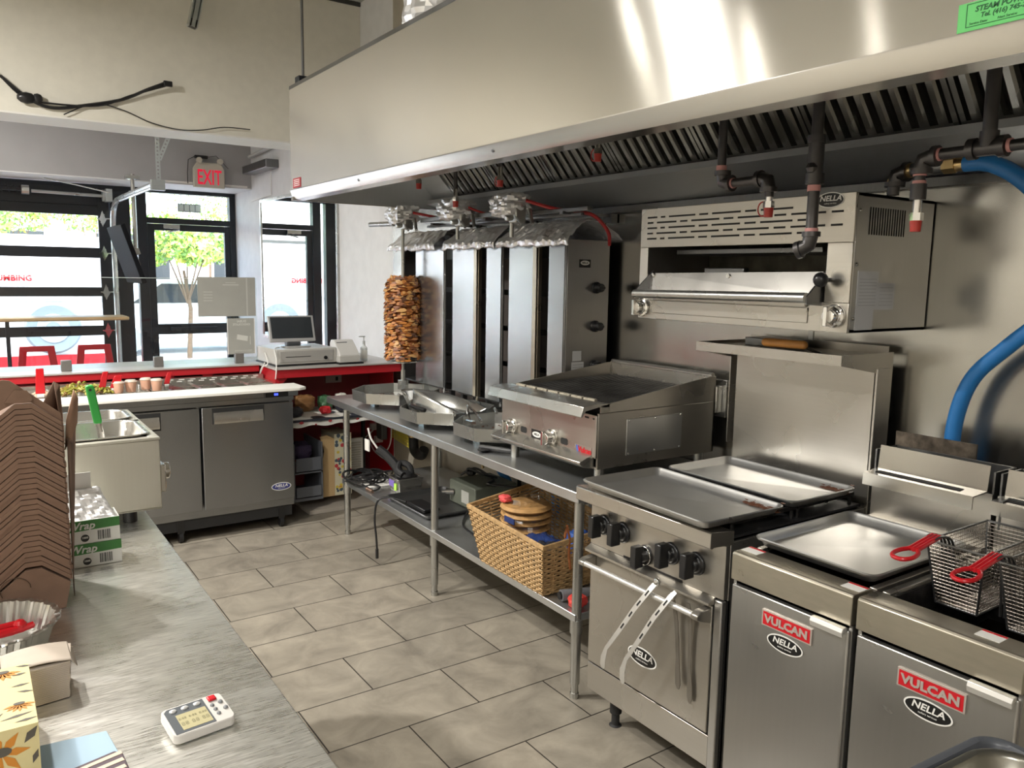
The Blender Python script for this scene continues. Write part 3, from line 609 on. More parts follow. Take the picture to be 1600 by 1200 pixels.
mb.cyl((2.05, 1.12, 1.969), (2.05, .55, 1.974), .014); elbow(mb, (2.05, 1.143, 1.966), (0, -1, 0), (0, 0, -1)); mb.cyl((2.05, 1.146, 1.94), (2.05, 1.146, 1.875), .014).cyl((2.05, 1.146, 1.90), (2.05, 1.146, 1.86), .020)
mb.build('pipe_run', S_PIPE, t)
for a, b_ in (((2.05, 1.146, 1.933), (2.05, 1.146, 1.920)), ((2.05, 1.146, 1.908), (2.05, 1.146, 1.898)), ((2.05, 1.105, 1.969), (2.05, 1.095, 1.969)), ((2.05, .938, 1.972), (2.05, .930, 1.972))): MB().cyl(a, b_, .0165).build('thread_tape', PT, t)
nozzle(t, (2.05, 1.146, 1.815), False)
for i, (y, z) in enumerate(((3.80, 2.125), (3.42, 2.01), (3.03, 2.075), (2.365, 2.115))):
    t = thing('suppression_nozzle', ['small red capped nozzle at dark far end of the hood', 'small red capped nozzle in front of first baffle filters', 'small red capped nozzle over middle doner grill', 'small red capped nozzle with ring, nearest the salamander'][i], 'nozzle', (2.0, y, 2.3), 0, 'nozzles under the hood')
    MB().cyl((2.0, y, 2.599), (2.0, y, z+.03), .010).build('drop_pipe', S_PIPE, t)
    nozzle(t, (2.0, y, z), i in (2, 3))

# ================================================================== salamander broiler on the wall
SX, SY0, SY1, SZ0, SZ1 = 2.2, 1.416, 2.328, 1.492, 1.912
s = thing('salamander_broiler', 'stainless salamander broiler mounted on the wall above the range', 'broiler', (2.4, 1.87, 1.49))
mb = MB()
mb.box(SX+.01, WX-.012, SY1-.012, SY1, SZ0, SZ1).box(SX+.01, WX-.012, SY0, SY0+.012, SZ0, SZ1).box(SX+.01, WX-.012, SY0, SY1, SZ1-.012, SZ1).box(SX+.01, WX-.012, SY0, SY1, SZ0, SZ0+.012)
mb.build('casing', S_VERT, s, bev=.002)
# front face with opening
FZ0, FZ1 = 1.583, 1.765; OY0, OY1 = 1.502, 2.285
mb = MB().box(SX, SX+.009, SY0, SY1, FZ1, SZ1).box(SX, SX+.009, SY0, SY1, SZ0, FZ0).box(SX, SX+.009, SY0, OY0, FZ0, FZ1).box(SX, SX+.009, OY1, SY1, FZ0, FZ1)
mb.build('front_panel', S_COOK, s, bev=.0015)
mb = MB(); mb.box(WX-.07, WX-.06, OY0-.05, OY1+.03, SZ0+.02, SZ1-.03).box(SX+.02, WX-.07, OY0-.06, OY0-.05, SZ0+.02, SZ1-.03).box(SX+.02, WX-.07, OY0-.05, SY1-.02, 1.80, 1.805)
mb.build('burner_box', mat('burnt liner', (.16, .145, .11), .65, .3, noise=.5, bscale=14), s)
MB().box(SX+.16, SX+.19, 1.95, 2.14, 1.655, 1.69).box(SX+.12, SX+.4, 1.6, 2.25, 1.74, 1.76).build('rack_bracket', S_DARK, s, bev=.003)
# drip tray with glass-like steel deflector and round bar handle
mb = MB(); mb.add([(2.215, 2.285, 1.667), (2.215, 1.52, 1.677), (2.185, 1.52, 1.600), (2.185, 2.285, 1.585), (2.218, 2.285, 1.667), (2.218, 1.52, 1.677), (2.188, 1.52, 1.600), (2.188, 2.285, 1.585)], [(0, 1, 2, 3), (7, 6, 5, 4), (0, 4, 5, 1), (2, 6, 7, 3), (0, 3, 7, 4), (1, 5, 6, 2)])
mb.build('rack_deflector', S_PAN, s)
for y in (2.272, 1.512):
    mb = MB(); mb.prism([(2.22, 1.678), (2.125, 1.60), (2.125, 1.575), (2.22, 1.57)], 'y', y-.003, y+.003); mb.build('rack_side', S_DARK, s)
MB().cyl((2.125, 2.272, 1.588), (2.125, 1.512, 1.596), .016, n=18).build('rack_handle', S_LEG, s)
mb = MB()
for y in (2.26, 1.89, 1.53): mb.cyl((2.204, y, 1.660), (2.216, y, 1.660), .008, n=8)
mb.build('rivet', CHROME, s)
MB().box(SX-.012, SX, 1.56, 2.24, 1.566, 1.580).box(SX-.004, SX, 1.555, 2.25, 1.515, 1.564).build('drip_tray', S_COOK, s, bev=.003)
MB().cyl((SX+.02, 1.487, 1.652), (SX-.03, 1.487, 1.652), .007).ball((SX-.045, 1.487, 1.652), .023, 16).build('lever_knob', BLACKP, s, label='round black ball knob')
# louvre slots: dashes in five rows (dark inserts punched through)
mb = MB()
rows = [(1.878, 0, 7), (1.858, 1, 9), (1.838, 0, 9), (1.818, 1, 9), (1.798, 0, 9)]
for rz_, ph, cnt in rows:
    y = 2.292; long_ = ph == 0; dash = 0
    seq = [.05, .022, .13, .04, .125, .045, .125, .04, .12, .04, .09] if not ph else [.03, .10, .035, .13, .042, .13, .045, .125, .04, .09]
    for w in seq:
        if y-w < 1.452 or (rz_ > 1.87 and y-w < 1.60): break
        zz = rz_; mb.box(SX-.0012, SX, y-w, y, zz-.0032, zz+.0032); y -= w+.020
mb.build('louvre_slot', DARK, s)
mb = MB()
for k in range(15): mb.box(2.275+k*.0135, 2.2795+k*.0135, SY0-.0012, SY0, 1.79, 1.872)
mb.build('side_vent', DARK, s)
oval_badge('maker_badge', s, (SX-.0005, 1.502, 1.893), (0, -1, 0), (0, 0, 1), .047, .024)
for y, z in ((2.302, 1.534), (1.459, 1.542)):
    mb = MB().mt(0).lathe([(.036, .0), (.036, -.010), (.026, -.014), (.024, -.018)], (SX, y, z), 24, 'x').mt(0).lathe([(.023, -.014), (.022, -.04), (.0, -.042)], (SX, y, z), 20, 'x').box(SX-.055, SX-.015, y-.007, y+.007, z-.03, z+.03)
    mb.build('control_knob', [CHROME], s, bev=.002, label='round chrome knob')
mb = MB().mt(0).box(2.235, 2.345, SY0-.0018, SY0, 1.566, 1.680).box(2.325, 2.44, SY0-.0012, SY0, 1.562, 1.645).box(2.235, 2.33, SY0-.0012, SY0, 1.50, 1.575).mt(1)
for k in range(9): mb.box(2.245, 2.335, SY0-.0022, SY0-.0018, 1.575+k*.010, 1.5765+k*.010)
for k in range(6): mb.box(2.355, 2.43, SY0-.0016, SY0-.0012, 1.575+k*.011, 1.5762+k*.011)
mb.build('instruction_label', [mat('label grey', (.50, .50, .50), .5), mat('print grey', (.32, .32, .32), .6)], s)
for z in (1.86, 1.70, 1.535): MB().ball((SX+.025, SY0-.001, z), .006, 8).build('screw', CHROME, s)
# gas fitting on top of salamander with blue hose
t = thing('blue_gas_hose', 'thick blue gas hose looping from brass fitting on salamander down behind the fryers', 'gas hose', (2.4, 1.3, 1.98))
mb = MB().cyl((2.4, 1.422, 1.915), (2.4, 1.422, 1.96), .018); elbow(mb, (2.4, 1.418, 1.982), (0, 0, -1), (0, -1, .02), .024)
mb.build('iron_elbow', S_PIPE, t)
for q in (MB().cyl((2.4, 1.385, 1.985), (2.4, 1.365, 1.986), .022), MB().cyl((2.4, 1.27, 1.988), (2.4, 1.235, 1.989), .024, n=6).cyl((2.4, 1.235, 1.989), (2.4, 1.21, 1.989), .019), MB().cyl((2.4, 1.42, 1.963), (2.4, 1.42, 1.948), .022)): q.build('brass_union', BRASS, t, label='brass union')
MB().cyl((2.4, 1.365, 1.986), (2.4, 1.268, 1.988), .021).build('valve_body', S_DARK, t)
MB().tube(smooth([(2.4, 1.21, 1.989), (2.4, 1.14, 1.982), (2.42, 1.06, 1.93), (2.45, .97, 1.82), (2.49, .93, 1.70), (2.51, .98, 1.585), (2.53, 1.10, 1.47), (2.54, 1.20, 1.36), (2.55, 1.245, 1.22), (2.555, 1.25, 1.05), (2.56, 1.25, .80), (2.56, 1.25, .3), (2.56, 1.25, .06)]), .0235, 14).build('hose', BLUEH, t)
t = thing('wall_outlet_cover', 'steel wall plate with box on the cladding right of charbroiler', 'wall plate', (WX, 2.29, 1.15))
MB().box(WX-.014, WX-.0065, 2.235, 2.345, 1.065, 1.225).build('plate', S_LEG, t, bev=.002)
MB().box(WX-.05, WX-.014, 2.255, 2.30, 1.085, 1.20).build('box', CHROME, t, bev=.004)
# ================================================================== cookline: range, two fryers
def sheet_pan(name, x0, x1, y0, y1, z, h=.024, lab='', grp='sheet pans', tilt=None, stain=None):
    cx, cy = (x0+x1)/2, (y0+y1)/2; t = thing(name, lab, 'sheet pan', (cx, cy, z), 0, grp)
    mb = MB(); A = (x1-x0)/2; B = (y1-y0)/2
    def ring(a, b, rr, zz, n=6):
        out = []
        for sx, sy, st in ((1, 1, 0), (-1, 1, 1), (-1, -1, 2), (1, -1, 3)):
            for i in range(n+1):
                an = (st+i/n)*PI/2; out.append(Vector((cx+sx*(a-rr)+rr*math.cos(an), cy+sy*(b-rr)+rr*math.sin(an), z+zz)))
        return out
    rs = [ring(A-.022, B-.022, .016, .0), ring(A-.016, B-.016, .022, .0015), ring(A-.006, B-.006, .026, h-.002), ring(A-.002, B-.002, .028, h+.002), ring(A+.001, B+.001, .028, h-.001), ring(A-.001, B-.001, .028, h-.006),
          ring(A-.007, B-.007, .026, h-.006), ring(A-.0175, B-.0175, .022, .0), ring(A-.0235, B-.0235, .016, -.0015)]
    k = len(rs[0]); vs = [p for r in rs for p in r]; fs = [(i*k+j, i*k+(j+1) % k, (i+1)*k+(j+1) % k, (i+1)*k+j) for i in range(len(rs)-1) for j in range(k)]
    fs += [tuple(range(k))]
    fs += [tuple((len(rs)-1)*k+j for j in range(k))[::-1]]
    mb.add(vs, fs); mb.build('pan_body', S_TRAY, t, ang=50)
    if stain: 
        mb = MB(); random.seed(5)
        x_, ya, yb = stain
        for i in range(150):
            y = rnd(ya, yb); r = rnd(.002, .008); u = random.gauss(0, .006); zz = z+.0025+(max(0, u))*1.1
            mb.ball((x_+u, y, zz), r, 6, (1.0, 1.6, .22))
        mb.build('burnt_residue', mat('burnt residue', (.10, .035, .015), .5), t, label='brown burnt-on residue along the edge')
    return t
def knob_black(par, x, y, z, s=1.0, ring=False):
    mb = MB().mt(0).lathe([(.030*s, 0), (.030*s, -.008), (.019*s, -.012), (.018*s, -.030)], (x, y, z), 20, 'x').box(x-.052*s, x-.022, y-.011*s, y+.011*s, z-.031*s, z+.033*s)
    if ring: mb.mt(1).lathe([(.033, -.009), (.033, -.0125), (.024, -.0125)], (x, y, z), 24, 'x')
    mb.build('control_knob', [BLACKP, CHROME], par, bev=.004)
R = thing('gas_range', 'stainless four burner gas range with oven, two sheet pans on top', 'range', (2.1, 1.8, 0))
RX, RY0, RY1 = 1.80, 1.495, 2.105
MB().box(RX+.02, 2.50, RY1-.012, RY1, .15, .88).box(RX+.02, 2.50, RY0, RY0+.012, .15, .88).box(RX+.03, 2.50, RY0+.012, RY1-.012, .15, .165).box(2.49, 2.50, RY0+.012, RY1-.012, .165, .88).build('side_panel', S_VERT, R, bev=.002)
mb = MB(); mb.prism([(1.728, .922), (1.728, .878), (1.735, .874), (1.745, .878), (1.83, .872), (1.83, .915), (1.735, .926)], 'y', RY0-.002, RY1+.002); mb.build('front_ledge', S_COOK, R, bev=.0015)
MB().box(RX, RX+.018, RY0, RY1, .705, .871).build('control_panel', S_COOK, R, bev=.0015)
mb = MB(); mb.prism([(RX-.004, .705), (RX-.03, .692), (RX-.03, .684), (RX, .684), (RX, .705)], 'y', RY0+.03, RY1-.005); mb.build('panel_lip', S_COOK, R)
MB().box(RX-.002, RX+.0, 1.66, 1.93, .697, .712).build('burnt_edge', CHAR, R)
MB().box(RX-.008, RX+.015, RY0+.035, RY1-.012, .268, .676).build('oven_door', S_COOK, R, bev=.003)
MB().box(RX+.016, RX+.03, RY0, RY1, .15, .70).build('door_recess', BLACKM, R)
MB().box(RX, RX+.018, RY0+.012, RY1-.004, .155, .258).build('kick_plate', S_COOK, R, bev=.002)
MB().box(RX-.006, RX+.015, RY0, RY0+.030, .155, .70).build('front_post', S_VERT, R, bev=.004)
mb = MB().mt(0).cyl((1.742, 2.085, .652), (1.742, 1.535, .652), .0095, n=14)
mb.build('door_handle', TONG, R)
for y in (2.075, 1.545):
    mb = MB(); mb.prism([(RX-.008, .672), (1.745, .668), (1.730, .658), (1.730, .645), (1.745, .637), (RX-.008, .622)], 'y', y-.014, y+.014); mb.build('handle_bracket', S_COOK, R, bev=.003)
for y in (2.036, 1.938, 1.712, 1.606): knob_black(R, RX, y, .79 if y > 1.8 else .785, 1.22)
knob_black(R, RX, 1.826, .745, 1.12, True)
oval_badge('maker_badge', R, (RX-.0085, 1.815, .395), (0, -1, 0), (0, 0, 1), .068, .032)
for y in (1.56, 2.05):
    for x in (1.9, 2.4): MB().lathe([(.022, .15), (.022, .05), (.015, .045), (.015, .005), (.024, .0)], (x, y, 0), 16).build('foot', BLACKM, R)
# burner deck with cast grates
mb = MB().box(1.83, 2.49, RY0+.012, RY1-.012, .885, .893)
mb.build('burner_deck', BLACKM, R)
mb = MB()
for gx0, gx1 in ((1.845, 2.15), (2.16, 2.465)):
    for gy0, gy1 in ((1.515, 1.795), (1.805, 2.085)):
        mb.frame(gx0, gx1, gy0, gy1, .925, .937, .012, 'z')
        for k in range(1, 4): mb.box(gx0, gx1, gy0+(gy1-gy0)*k/4-.006, gy0+(gy1-gy0)*k/4+.006, .922, .940)
        mb.box((gx0+gx1)/2-.006, (gx0+gx1)/2+.006, gy0, gy1, .922, .937)
        for a in (gx0+.01, gx1-.01):
            for b_ in (gy0+.01, gy1-.01): mb.cyl((a, b_, .893), (a, b_, .925), .006, n=6)
        mb.cyl(((gx0+gx1)/2, (gy0+gy1)/2, .893), ((gx0+gx1)/2, (gy0+gy1)/2, .915), .045, n=16)
mb.build('burner_grate', CHAR, R)
# backsplash with high shelf
MB().box(2.50, 2.58, RY0-.01, RY1-.03, .15, 1.36).build('backsplash', S_WALL if False else S_COOK, R, bev=.002)
mb = MB().box(2.30, 2.60, 1.492, 2.108, 1.398, 1.404).box(2.30, 2.304, 1.492, 2.108, 1.376, 1.41).box(2.304, 2.58, 1.492, 1.496, 1.33, 1.404).box(2.304, 2.58, 2.104, 2.108, 1.33, 1.404).box(2.58, 2.60, 1.492, 2.108, .9, 1.43)
mb = MB(); mb.box(2.304, 2.60, 1.496, 2.104, 1.398, 1.402); mb.box(2.30, 2.304, 1.492, 2.108, 1.378, 1.412)
for y in (1.492, 2.104): mb.prism([(2.304, 1.412), (2.304, 1.378), (2.5, 1.345), (2.50, 1.0), (2.60, 1.0), (2.60, 1.412)], 'y', y, y+.004)
mb.box(2.596, 2.60, 1.51, 2.09, 1.402, 1.43)
mb.build('high_shelf', S_COOK, R)
sheet_pan('sheet_pan', 1.69, 2.045, 1.475, 2.045, .9415, lab='aluminium sheet pan with brown burnt edge on front burners of the range', stain=(2.030, 1.49, 1.62)).rotation_euler = (0, 0, math.radians(-1.5))
sheet_pan('sheet_pan', 2.085, 2.425, 1.48, 2.03, .9415, lab='aluminium sheet pan on rear burners against the range backsplash', stain=(2.41, 1.50, 1.60))
# wooden handled scraper on the shelf
t = thing('griddle_scraper', 'wide steel scraper with rounded wooden handle on shelf above the range', 'scraper', (2.36, 1.78, 1.412))
MB().tube([(2.335, 1.80, 1.428), (2.335, 1.815, 1.430), (2.335, 1.66, 1.432), (2.335, 1.645, 1.430)][1:3], .015, 12).ball((2.335, 1.815, 1.430), .015, 12).ball((2.335, 1.66, 1.432), .015, 12).build('wooden_handle', mat('orange wood', (.50, .22, .05), .4, noise=.2, bscale=20), t)
mb = MB(); mb.add([(2.335, 1.66, 1.433), (2.335, 1.645, 1.420), (2.312, 1.575, 1.405), (2.35, 1.57, 1.405), (2.37, 1.66, 1.415)], [(0, 1, 2, 3, 4)]); mb.merge(MB().add([Vector(v)+Vector((0, 0, -.002)) for v in mb.v], [(4, 3, 2, 1, 0)]))
mb.build('blade', CHROME, t)
o = MB().box(2.45, 2.56, 1.80, 2.0, 1.4025, 1.432).build('steel_scraper_blade', S_DARK, None, bev=.002); tag(o, 'dark flat steel block behind the scraper on range shelf', 'steel block')
# tongs on the oven handle
def tongs(lab, pts1, pts2, metal, w=.011, vinyl=False, hang=None):
    t = thing('kitchen_tongs', lab, 'tongs', hang, 0, 'tongs hanging on the oven handle')
    for nm, pts in (('arm', pts1), ('arm', pts2)):
        P = [Vector(p) for p in pts]; mb = MB(); vs = []
        ws = [w*.8, w, w, w*.9, w*.8, w*1.25, w*1.3, w*.5][:len(P)]
        for i, p in enumerate(P):
            d = (P[min(i+1, len(P)-1)]-P[max(i-1, 0)]).normalized(); side = Vector((0, 1, 0)); side = (side-d*side.dot(d)).normalized(); nn = d.cross(side)
            vs += [p+side*ws[i]+nn*.0012, p-side*ws[i]+nn*.0012, p-side*ws[i]-nn*.0012, p+side*ws[i]-nn*.0012]
            if False: pass
        fs = [(0, 1, 2, 3), tuple(range(len(vs)-4, len(vs)))[::-1]]
        for i in range(len(P)-1):
            for j in range(4): fs.append((i*4+j, i*4+(j+1) % 4, i*4+4+(j+1) % 4, i*4+4+j))
        mb.add(vs, fs)
        mb.mt(1)
        if hang and metal is TONG:
            for i in range(1, 3):
                for s_ in (.25, .75):
                    q = P[i].lerp(P[i+1], s_); d = (P[i+1]-P[i]).normalized(); side = Vector((0, 1, 0)); side = (side-d*side.dot(d)).normalized(); nn = d.cross(side)
                    if nn.x > 0: nn = -nn
                    a = [q+d*.012+side*.003, q+d*.012-side*.003, q-d*.012-side*.003, q-d*.012+side*.003]; mb.add([v+nn*.0017 for v in a], [(0, 1, 2, 3)])
        o = mb.build(nm, [metal, DARK], t, fix=True)
    MB().ball(pts1[0], .012, 10, (1, 1, 1.2)).build('hinge', CHROME, t)
    return t
tongs('bright slotted steel tongs hooked open over the oven handle, in front of the badge', [(1.745, 1.715, .700), (1.728, 1.722, .682), (1.712, 1.775, .60), (1.70, 1.835, .50), (1.695, 1.885, .425), (1.70, 1.905, .38), (1.71, 1.918, .345), (1.715, 1.925, .33)],
      [(1.745, 1.635, .695), (1.728, 1.642, .678), (1.712, 1.69, .60), (1.70, 1.745, .50), (1.695, 1.79, .425), (1.70, 1.81, .375), (1.71, 1.82, .335), (1.715, 1.825, .32)], TONG, w=.009, hang=(1.745, 1.67, .70))
DT = steel('dull tong steel', (.30, .28, .25), .4, (5, 5, 5), .05, .2, .1)
tongs('dull dark steel tongs hanging behind the oven handle bar', [(1.765, 1.665, .668), (1.772, 1.66, .63), (1.776, 1.655, .58), (1.778, 1.65, .53), (1.778, 1.645, .47), (1.776, 1.64, .42), (1.775, 1.636, .385), (1.775, 1.634, .37)], [(1.765, 1.60, .668), (1.774, 1.60, .63), (1.779, 1.60, .58), (1.782, 1.60, .52), (1.782, 1.598, .45), (1.782, 1.594, .40), (1.782, 1.592, .36), (1.782, 1.59, .34)], DT, w=.008, hang=(1.765, 1.63, .668))

def fryer(y0, y1, lab, tank_open):
    t = thing('deep_fryer', lab, 'fryer', (2.05, (y0+y1)/2, 0))
    X0 = 1.67
    # top frame: front band, lid rim
    mb = MB(); mb.prism([(X0, .845), (X0, .916), (X0+.006, .922), (X0+.075, .922), (X0+.085, .916), (X0+.10, .90), (X0+.10, .845)], 'y', y0, y1); mb.build('front_band', S_STAIN, t, bev=.002, label='stained greasy top band')
    mb = MB().box(X0+.012, 2.44, y0+.001, y0+.010, .10, .842).box(X0+.012, 2.44, y1-.010, y1-.001, .10, .842).box(2.43, 2.44, y0, y1, .1, .842); mb.build('side_panel', S_VERT, t)
    for a, b_ in ((y0+.001, y0+.02), (y1-.02, y1-.001)): MB().box(X0+.101, 2.28, a, b_, .845, .915).build('tank_rim', S_COOK, t, bev=.002)
    MB().box(X0+.001, X0+.02, y0+.004, y1-.004, .10, .832).build('door', S_VERT, t, bev=.004)
    mb = MB(); mb.prism([(X0-.004, .842), (X0-.020, .842), (X0-.024, .832), (X0-.020, .818), (X0-.016, .830), (X0-.004, .832)], 'y', y0+.006, y0+.094); mb.build('door_handle', TONG, t, bev=.0015)
    for y in (y0+.05, y1-.05):
        for x in (1.74, 2.36): MB().lathe([(.02, .10), (.02, .03), (.03, .0)], (x, y, 0), 14).build('foot', BLACKM, t)
    # oil tank
    OIL = mat('dark oil', (.010, .007, .004), .12)
    mb = MB().box(X0+.101, X0+.106, y0+.02, y1-.02, .60, .905).box(2.275, 2.28, y0+.02, y1-.02, .60, .905).box(X0+.106, 2.275, y0+.02, y0+.025, .60, .905).box(X0+.106, 2.275, y1-.025, y1-.02, .60, .905).box(X0+.101, 2.28, y0+.02, y1-.02, .595, .60)
    mb.build('fry_tank', CHAR, t)
    MB().box(X0+.107, 2.274, y0+.026, y1-.026, .72, .735).build('oil', OIL, t)
    # flue riser with basket hanger ledge
    mb = MB(); mb.prism([(2.315, .922), (2.315, 1.02), (2.44, 1.02), (2.44, .85), (2.281, .85), (2.281, .922)], 'y', y0+.001, y1-.001); mb.build('riser', S_COOK, t)
    MB().box(2.32, 2.44, y0+.001, y0+.006, 1.02, 1.132).box(2.32, 2.44, y1-.006, y1-.001, 1.02, 1.132).box(2.43, 2.44, y0, y1, 1.02, 1.132).build('flue_box', S_DARK, t)
    mb = MB(); mb.prism([(2.312, 1.150), (2.304, 1.078), (2.225, 1.075), (2.225, 1.038), (2.229, 1.038), (2.229, 1.071), (2.307, 1.074), (2.316, 1.148)], 'y', y0+.012, y1-.022); mb.build('basket_ledge', S_SHEET, t)
    MB().box(2.252, 2.276, y0+.06, y1-.045, 1.0765, 1.0785).build('hanger_slot', DARK, t, bev=.0)
    MB().box(2.312, 2.318, y0+.001, y1-.001, 1.0205, 1.07).build('riser_face', S_COOK, t)
    # badges
    yc = (y0+y1)/2
    ya, yb = y1-.110, y1-.258
    mb = MB().mt(0).box(X0-.0035, X0+.0005, yb, ya, .758, .800).mt(1).box(X0-.0042, X0-.0034, yb+.004, ya-.004, .7615, .7965).mt(0)
    mb.text('VULCAN', (X0-.0042, (ya+yb)/2, .7785), (0, -1, 0), (0, 0, 1), .028, .0008, sx=1.15, bold=.0012)
    mb.build('name_plate', [mat('plate silver', (.62, .55, .50), .35, .6), LABELR], t, label='red plate with silver lettering', fix=False)
    oval_badge('maker_badge', t, (X0-.001, y1-.182, .728), (0, -1, 0), (0, 0, 1), .054, .0235)
    mb = MB().mt(0).box(X0+.03, X0+.07, y0+.002, y0+.052, .9221, .9228).mt(1).box(X0+.062, X0+.07, y0+.002, y0+.052, .9228, .9232)
    if tank_open: mb.xf(Matrix.Translation((0, .06, 0)))
    mb.build('warning_label', [LABELW, LABELR], t)
    return t
f1 = fryer(1.010, 1.366, 'deep fryer next to the range, covered by a sheet pan', False)
MB().mt(0).box(1.70, 1.74, 1.31, 1.362, .9221, .9228).mt(1).box(1.732, 1.74, 1.31, 1.362, .9228, .9232).build('warning_label', [LABELW, LABELR], f1)
f2 = fryer(.640, .998, 'open deep fryer with dark oil and two wire baskets, right edge', True)
sheet_pan('sheet_pan', 1.757, 2.215, 1.012, 1.372, .9235, lab='aluminium sheet pan covering the deep fryer beside the range')
# burnt plate behind fryer, splash guard
o = MB().box(2.50, 2.506, 1.15, 1.405, .90, 1.165).build('burnt_steel_plate', mat('burnt steel', (.16, .13, .10), .5, .7, noise=.6, bscale=30), None); tag(o, 'burnt brown steel plate standing behind fryer under the blue hose', 'steel plate')
# wire baskets
def wire_basket(lab, x0, x1, y0, y1, z0, z1, hz, ly):
    t = thing('fryer_basket', lab, 'fryer basket', ((x0+x1)/2, (y0+y1)/2, z0), 0, 'fryer baskets')
    WIRE = steel('basket wire', (.26, .23, .20), .3, (5, 5, 5), .02, .2, .05)
    T = .012
    def corner(u, v): # inset downwards
        return u, v
    mb = MB(); rw = .0009; st = .0092
    def line(a, b): mb.tube([a, b], rw, 3, cap=False)
    dz = z1-z0
    nx = int((x1-x0)/st); ny = int((y1-y0)/st); nz = int(dz/st)
    def ins(z): return .018*(z1-z)/dz
    for k in range(nz+1):
        z = z0+dz*k/nz; i = ins(z); a = [(x0+i*1.6, y0+i, z), (x1-i, y0+i, z), (x1-i, y1-i, z), (x0+i*1.6, y1-i, z)]
        for q in range(4): line(a[q], a[(q+1) % 4])
    for k in range(nx+1):
        s_ = k/nx; i = .018
        for yy, sg in ((y0, 1), (y1, -1)): line((x0+(x1-x0)*s_, yy, z1), (x0+i*1.6+(x1-i-x0-i*1.6)*s_, yy+sg*i, z0))
        line((x0+i*1.6+(x1-i-x0-i*1.6)*s_, y0+i, z0), (x0+i*1.6+(x1-i-x0-i*1.6)*s_, y1-i, z0))
    for k in range(ny+1):
        s_ = k/ny; i = .018
        for xx, xb in ((x0, x0+i*1.6), (x1, x1-i)): line((xx, y0+(y1-y0)*s_, z1), (xb, y0+i+(y1-y0-2*i)*s_, z0))
        line((x0+i*1.6, y0+i+(y1-y0-2*i)*s_, z0), (x1-i, y0+i+(y1-y0-2*i)*s_, z0))
    mb.build('mesh_body', WIRE, t)
    mb = MB().tube([(x0, y0, z1), (x1, y0, z1), (x1, y1, z1), (x0, y1, z1)], .0032, 7, closed=True)
    i = .018; mb.tube([(x0+i*1.6, y0+i, z0), (x1-i, y0+i, z0), (x1-i, y1-i, z0), (x0+i*1.6, y1-i, z0)], .0026, 6, closed=True)
    for c in ((x0, y0, x0+i*1.6, y0+i), (x1, y0, x1-i, y0+i), (x1, y1, x1-i, y1-i), (x0, y1, x0+i*1.6, y1-i)): mb.tube([(c[0], c[1], z1), (c[2], c[3], z0)], .0026, 6)
    mb.tube([(x1, y0+.03, z1-.02), (x1+.004, y0+.03, z1+.058), (x1+.045, y0+.03, z1+.060)], .003, 6).tube([(x1, y1-.03, z1-.02), (x1+.004, y1-.03, z1+.058), (x1+.045, y1-.03, z1+.060)], .003, 6).tube([(x1+.045, y0+.03, z1+.060), (x1+.045, y1-.03, z1+.060)], .003, 6)
    mb.build('rim_frame', S_DARK, t)
    # handle: rods rising from inside the basket, then red grip with loop
    yc = ly; gx = x0-.06
    rods = MB()
    for o_ in (-.014, -.005, .005, .014):
        rods.tube(smooth([(x0+.05, yc+o_, z0+.015), (x0+.035, yc+o_, z1-.03), (x0+.015, yc+o_, z1+.012), (x0-.03, yc+o_*.9, hz+.018), (gx, yc+o_*.8, hz+.014)], 4), .003, 6)
    rods.build('handle_rods', S_DARK, t)
    g_ = MB()
    for o_ in (-.0085, 0, .0085): g_.tube([(gx+.030, yc+o_, hz+.017), (gx-.07, yc+o_, hz+.002)], .0058, 9)
    lp = smooth([(gx-.065, yc-.009, hz+.002), (gx-.085, yc-.020, hz-.001), (gx-.115, yc-.022, hz-.004), (gx-.134, yc-.010, hz-.006), (gx-.134, yc+.010, hz-.006), (gx-.115, yc+.022, hz-.004), (gx-.085, yc+.020, hz-.001), (gx-.065, yc+.009, hz+.002)], 5)
    g_.tube(lp, .0052, 9); g_.build('grip', REDH, t, label='bright red vinyl grip with loop end')
    return t
wire_basket('wire fryer basket with red grip, further from the right edge', 1.925, 2.225, .845, .980, .860, 1.020, 1.028, .945)
wire_basket('wire fryer basket with red grip, cut by the right edge', 1.910, 2.21, .668, .805, .860, 1.020, 1.028, .80)
# ================================================================== long work table
t = thing('work_table', 'long stainless work table with undershelf carrying the doner grills and charbroiler', 'work table', (2.25, 3.6, 0))
TP = [(1.853, 2.245), (2.638, 2.245), (2.638, 4.944), (1.922, 4.944)]
mb = MB().prism(TP, 'z', .803, .845); mb.build('table_top', S_TABLE, t, bev=.004)
mb = MB().prism([(1.872, 2.27), (2.62, 2.27), (2.62, 4.68), (1.915, 4.68)], 'z', .320, .352); mb.build('undershelf', S_TABLE, t, bev=.003)
for x, y in ((1.893, 2.285), (1.918, 3.47), (1.925, 4.62), (2.59, 2.285), (2.59, 3.47), (2.59, 4.62)):
    MB().cyl((x, y, .06), (x, y, .803), .0195, n=18).cyl((x, y, .27), (x, y, .325), .0245, n=18).cyl((x, y, .0), (x, y, .075), .0145, .0165, 14).cyl((x, y, 0), (x, y, .022), .018, n=14).build('leg', S_LEG, t)
mb = MB().box(1.895, 2.62, 2.262, 2.27, .79, .802); mb.build('cross_rail', S_LEG, t)

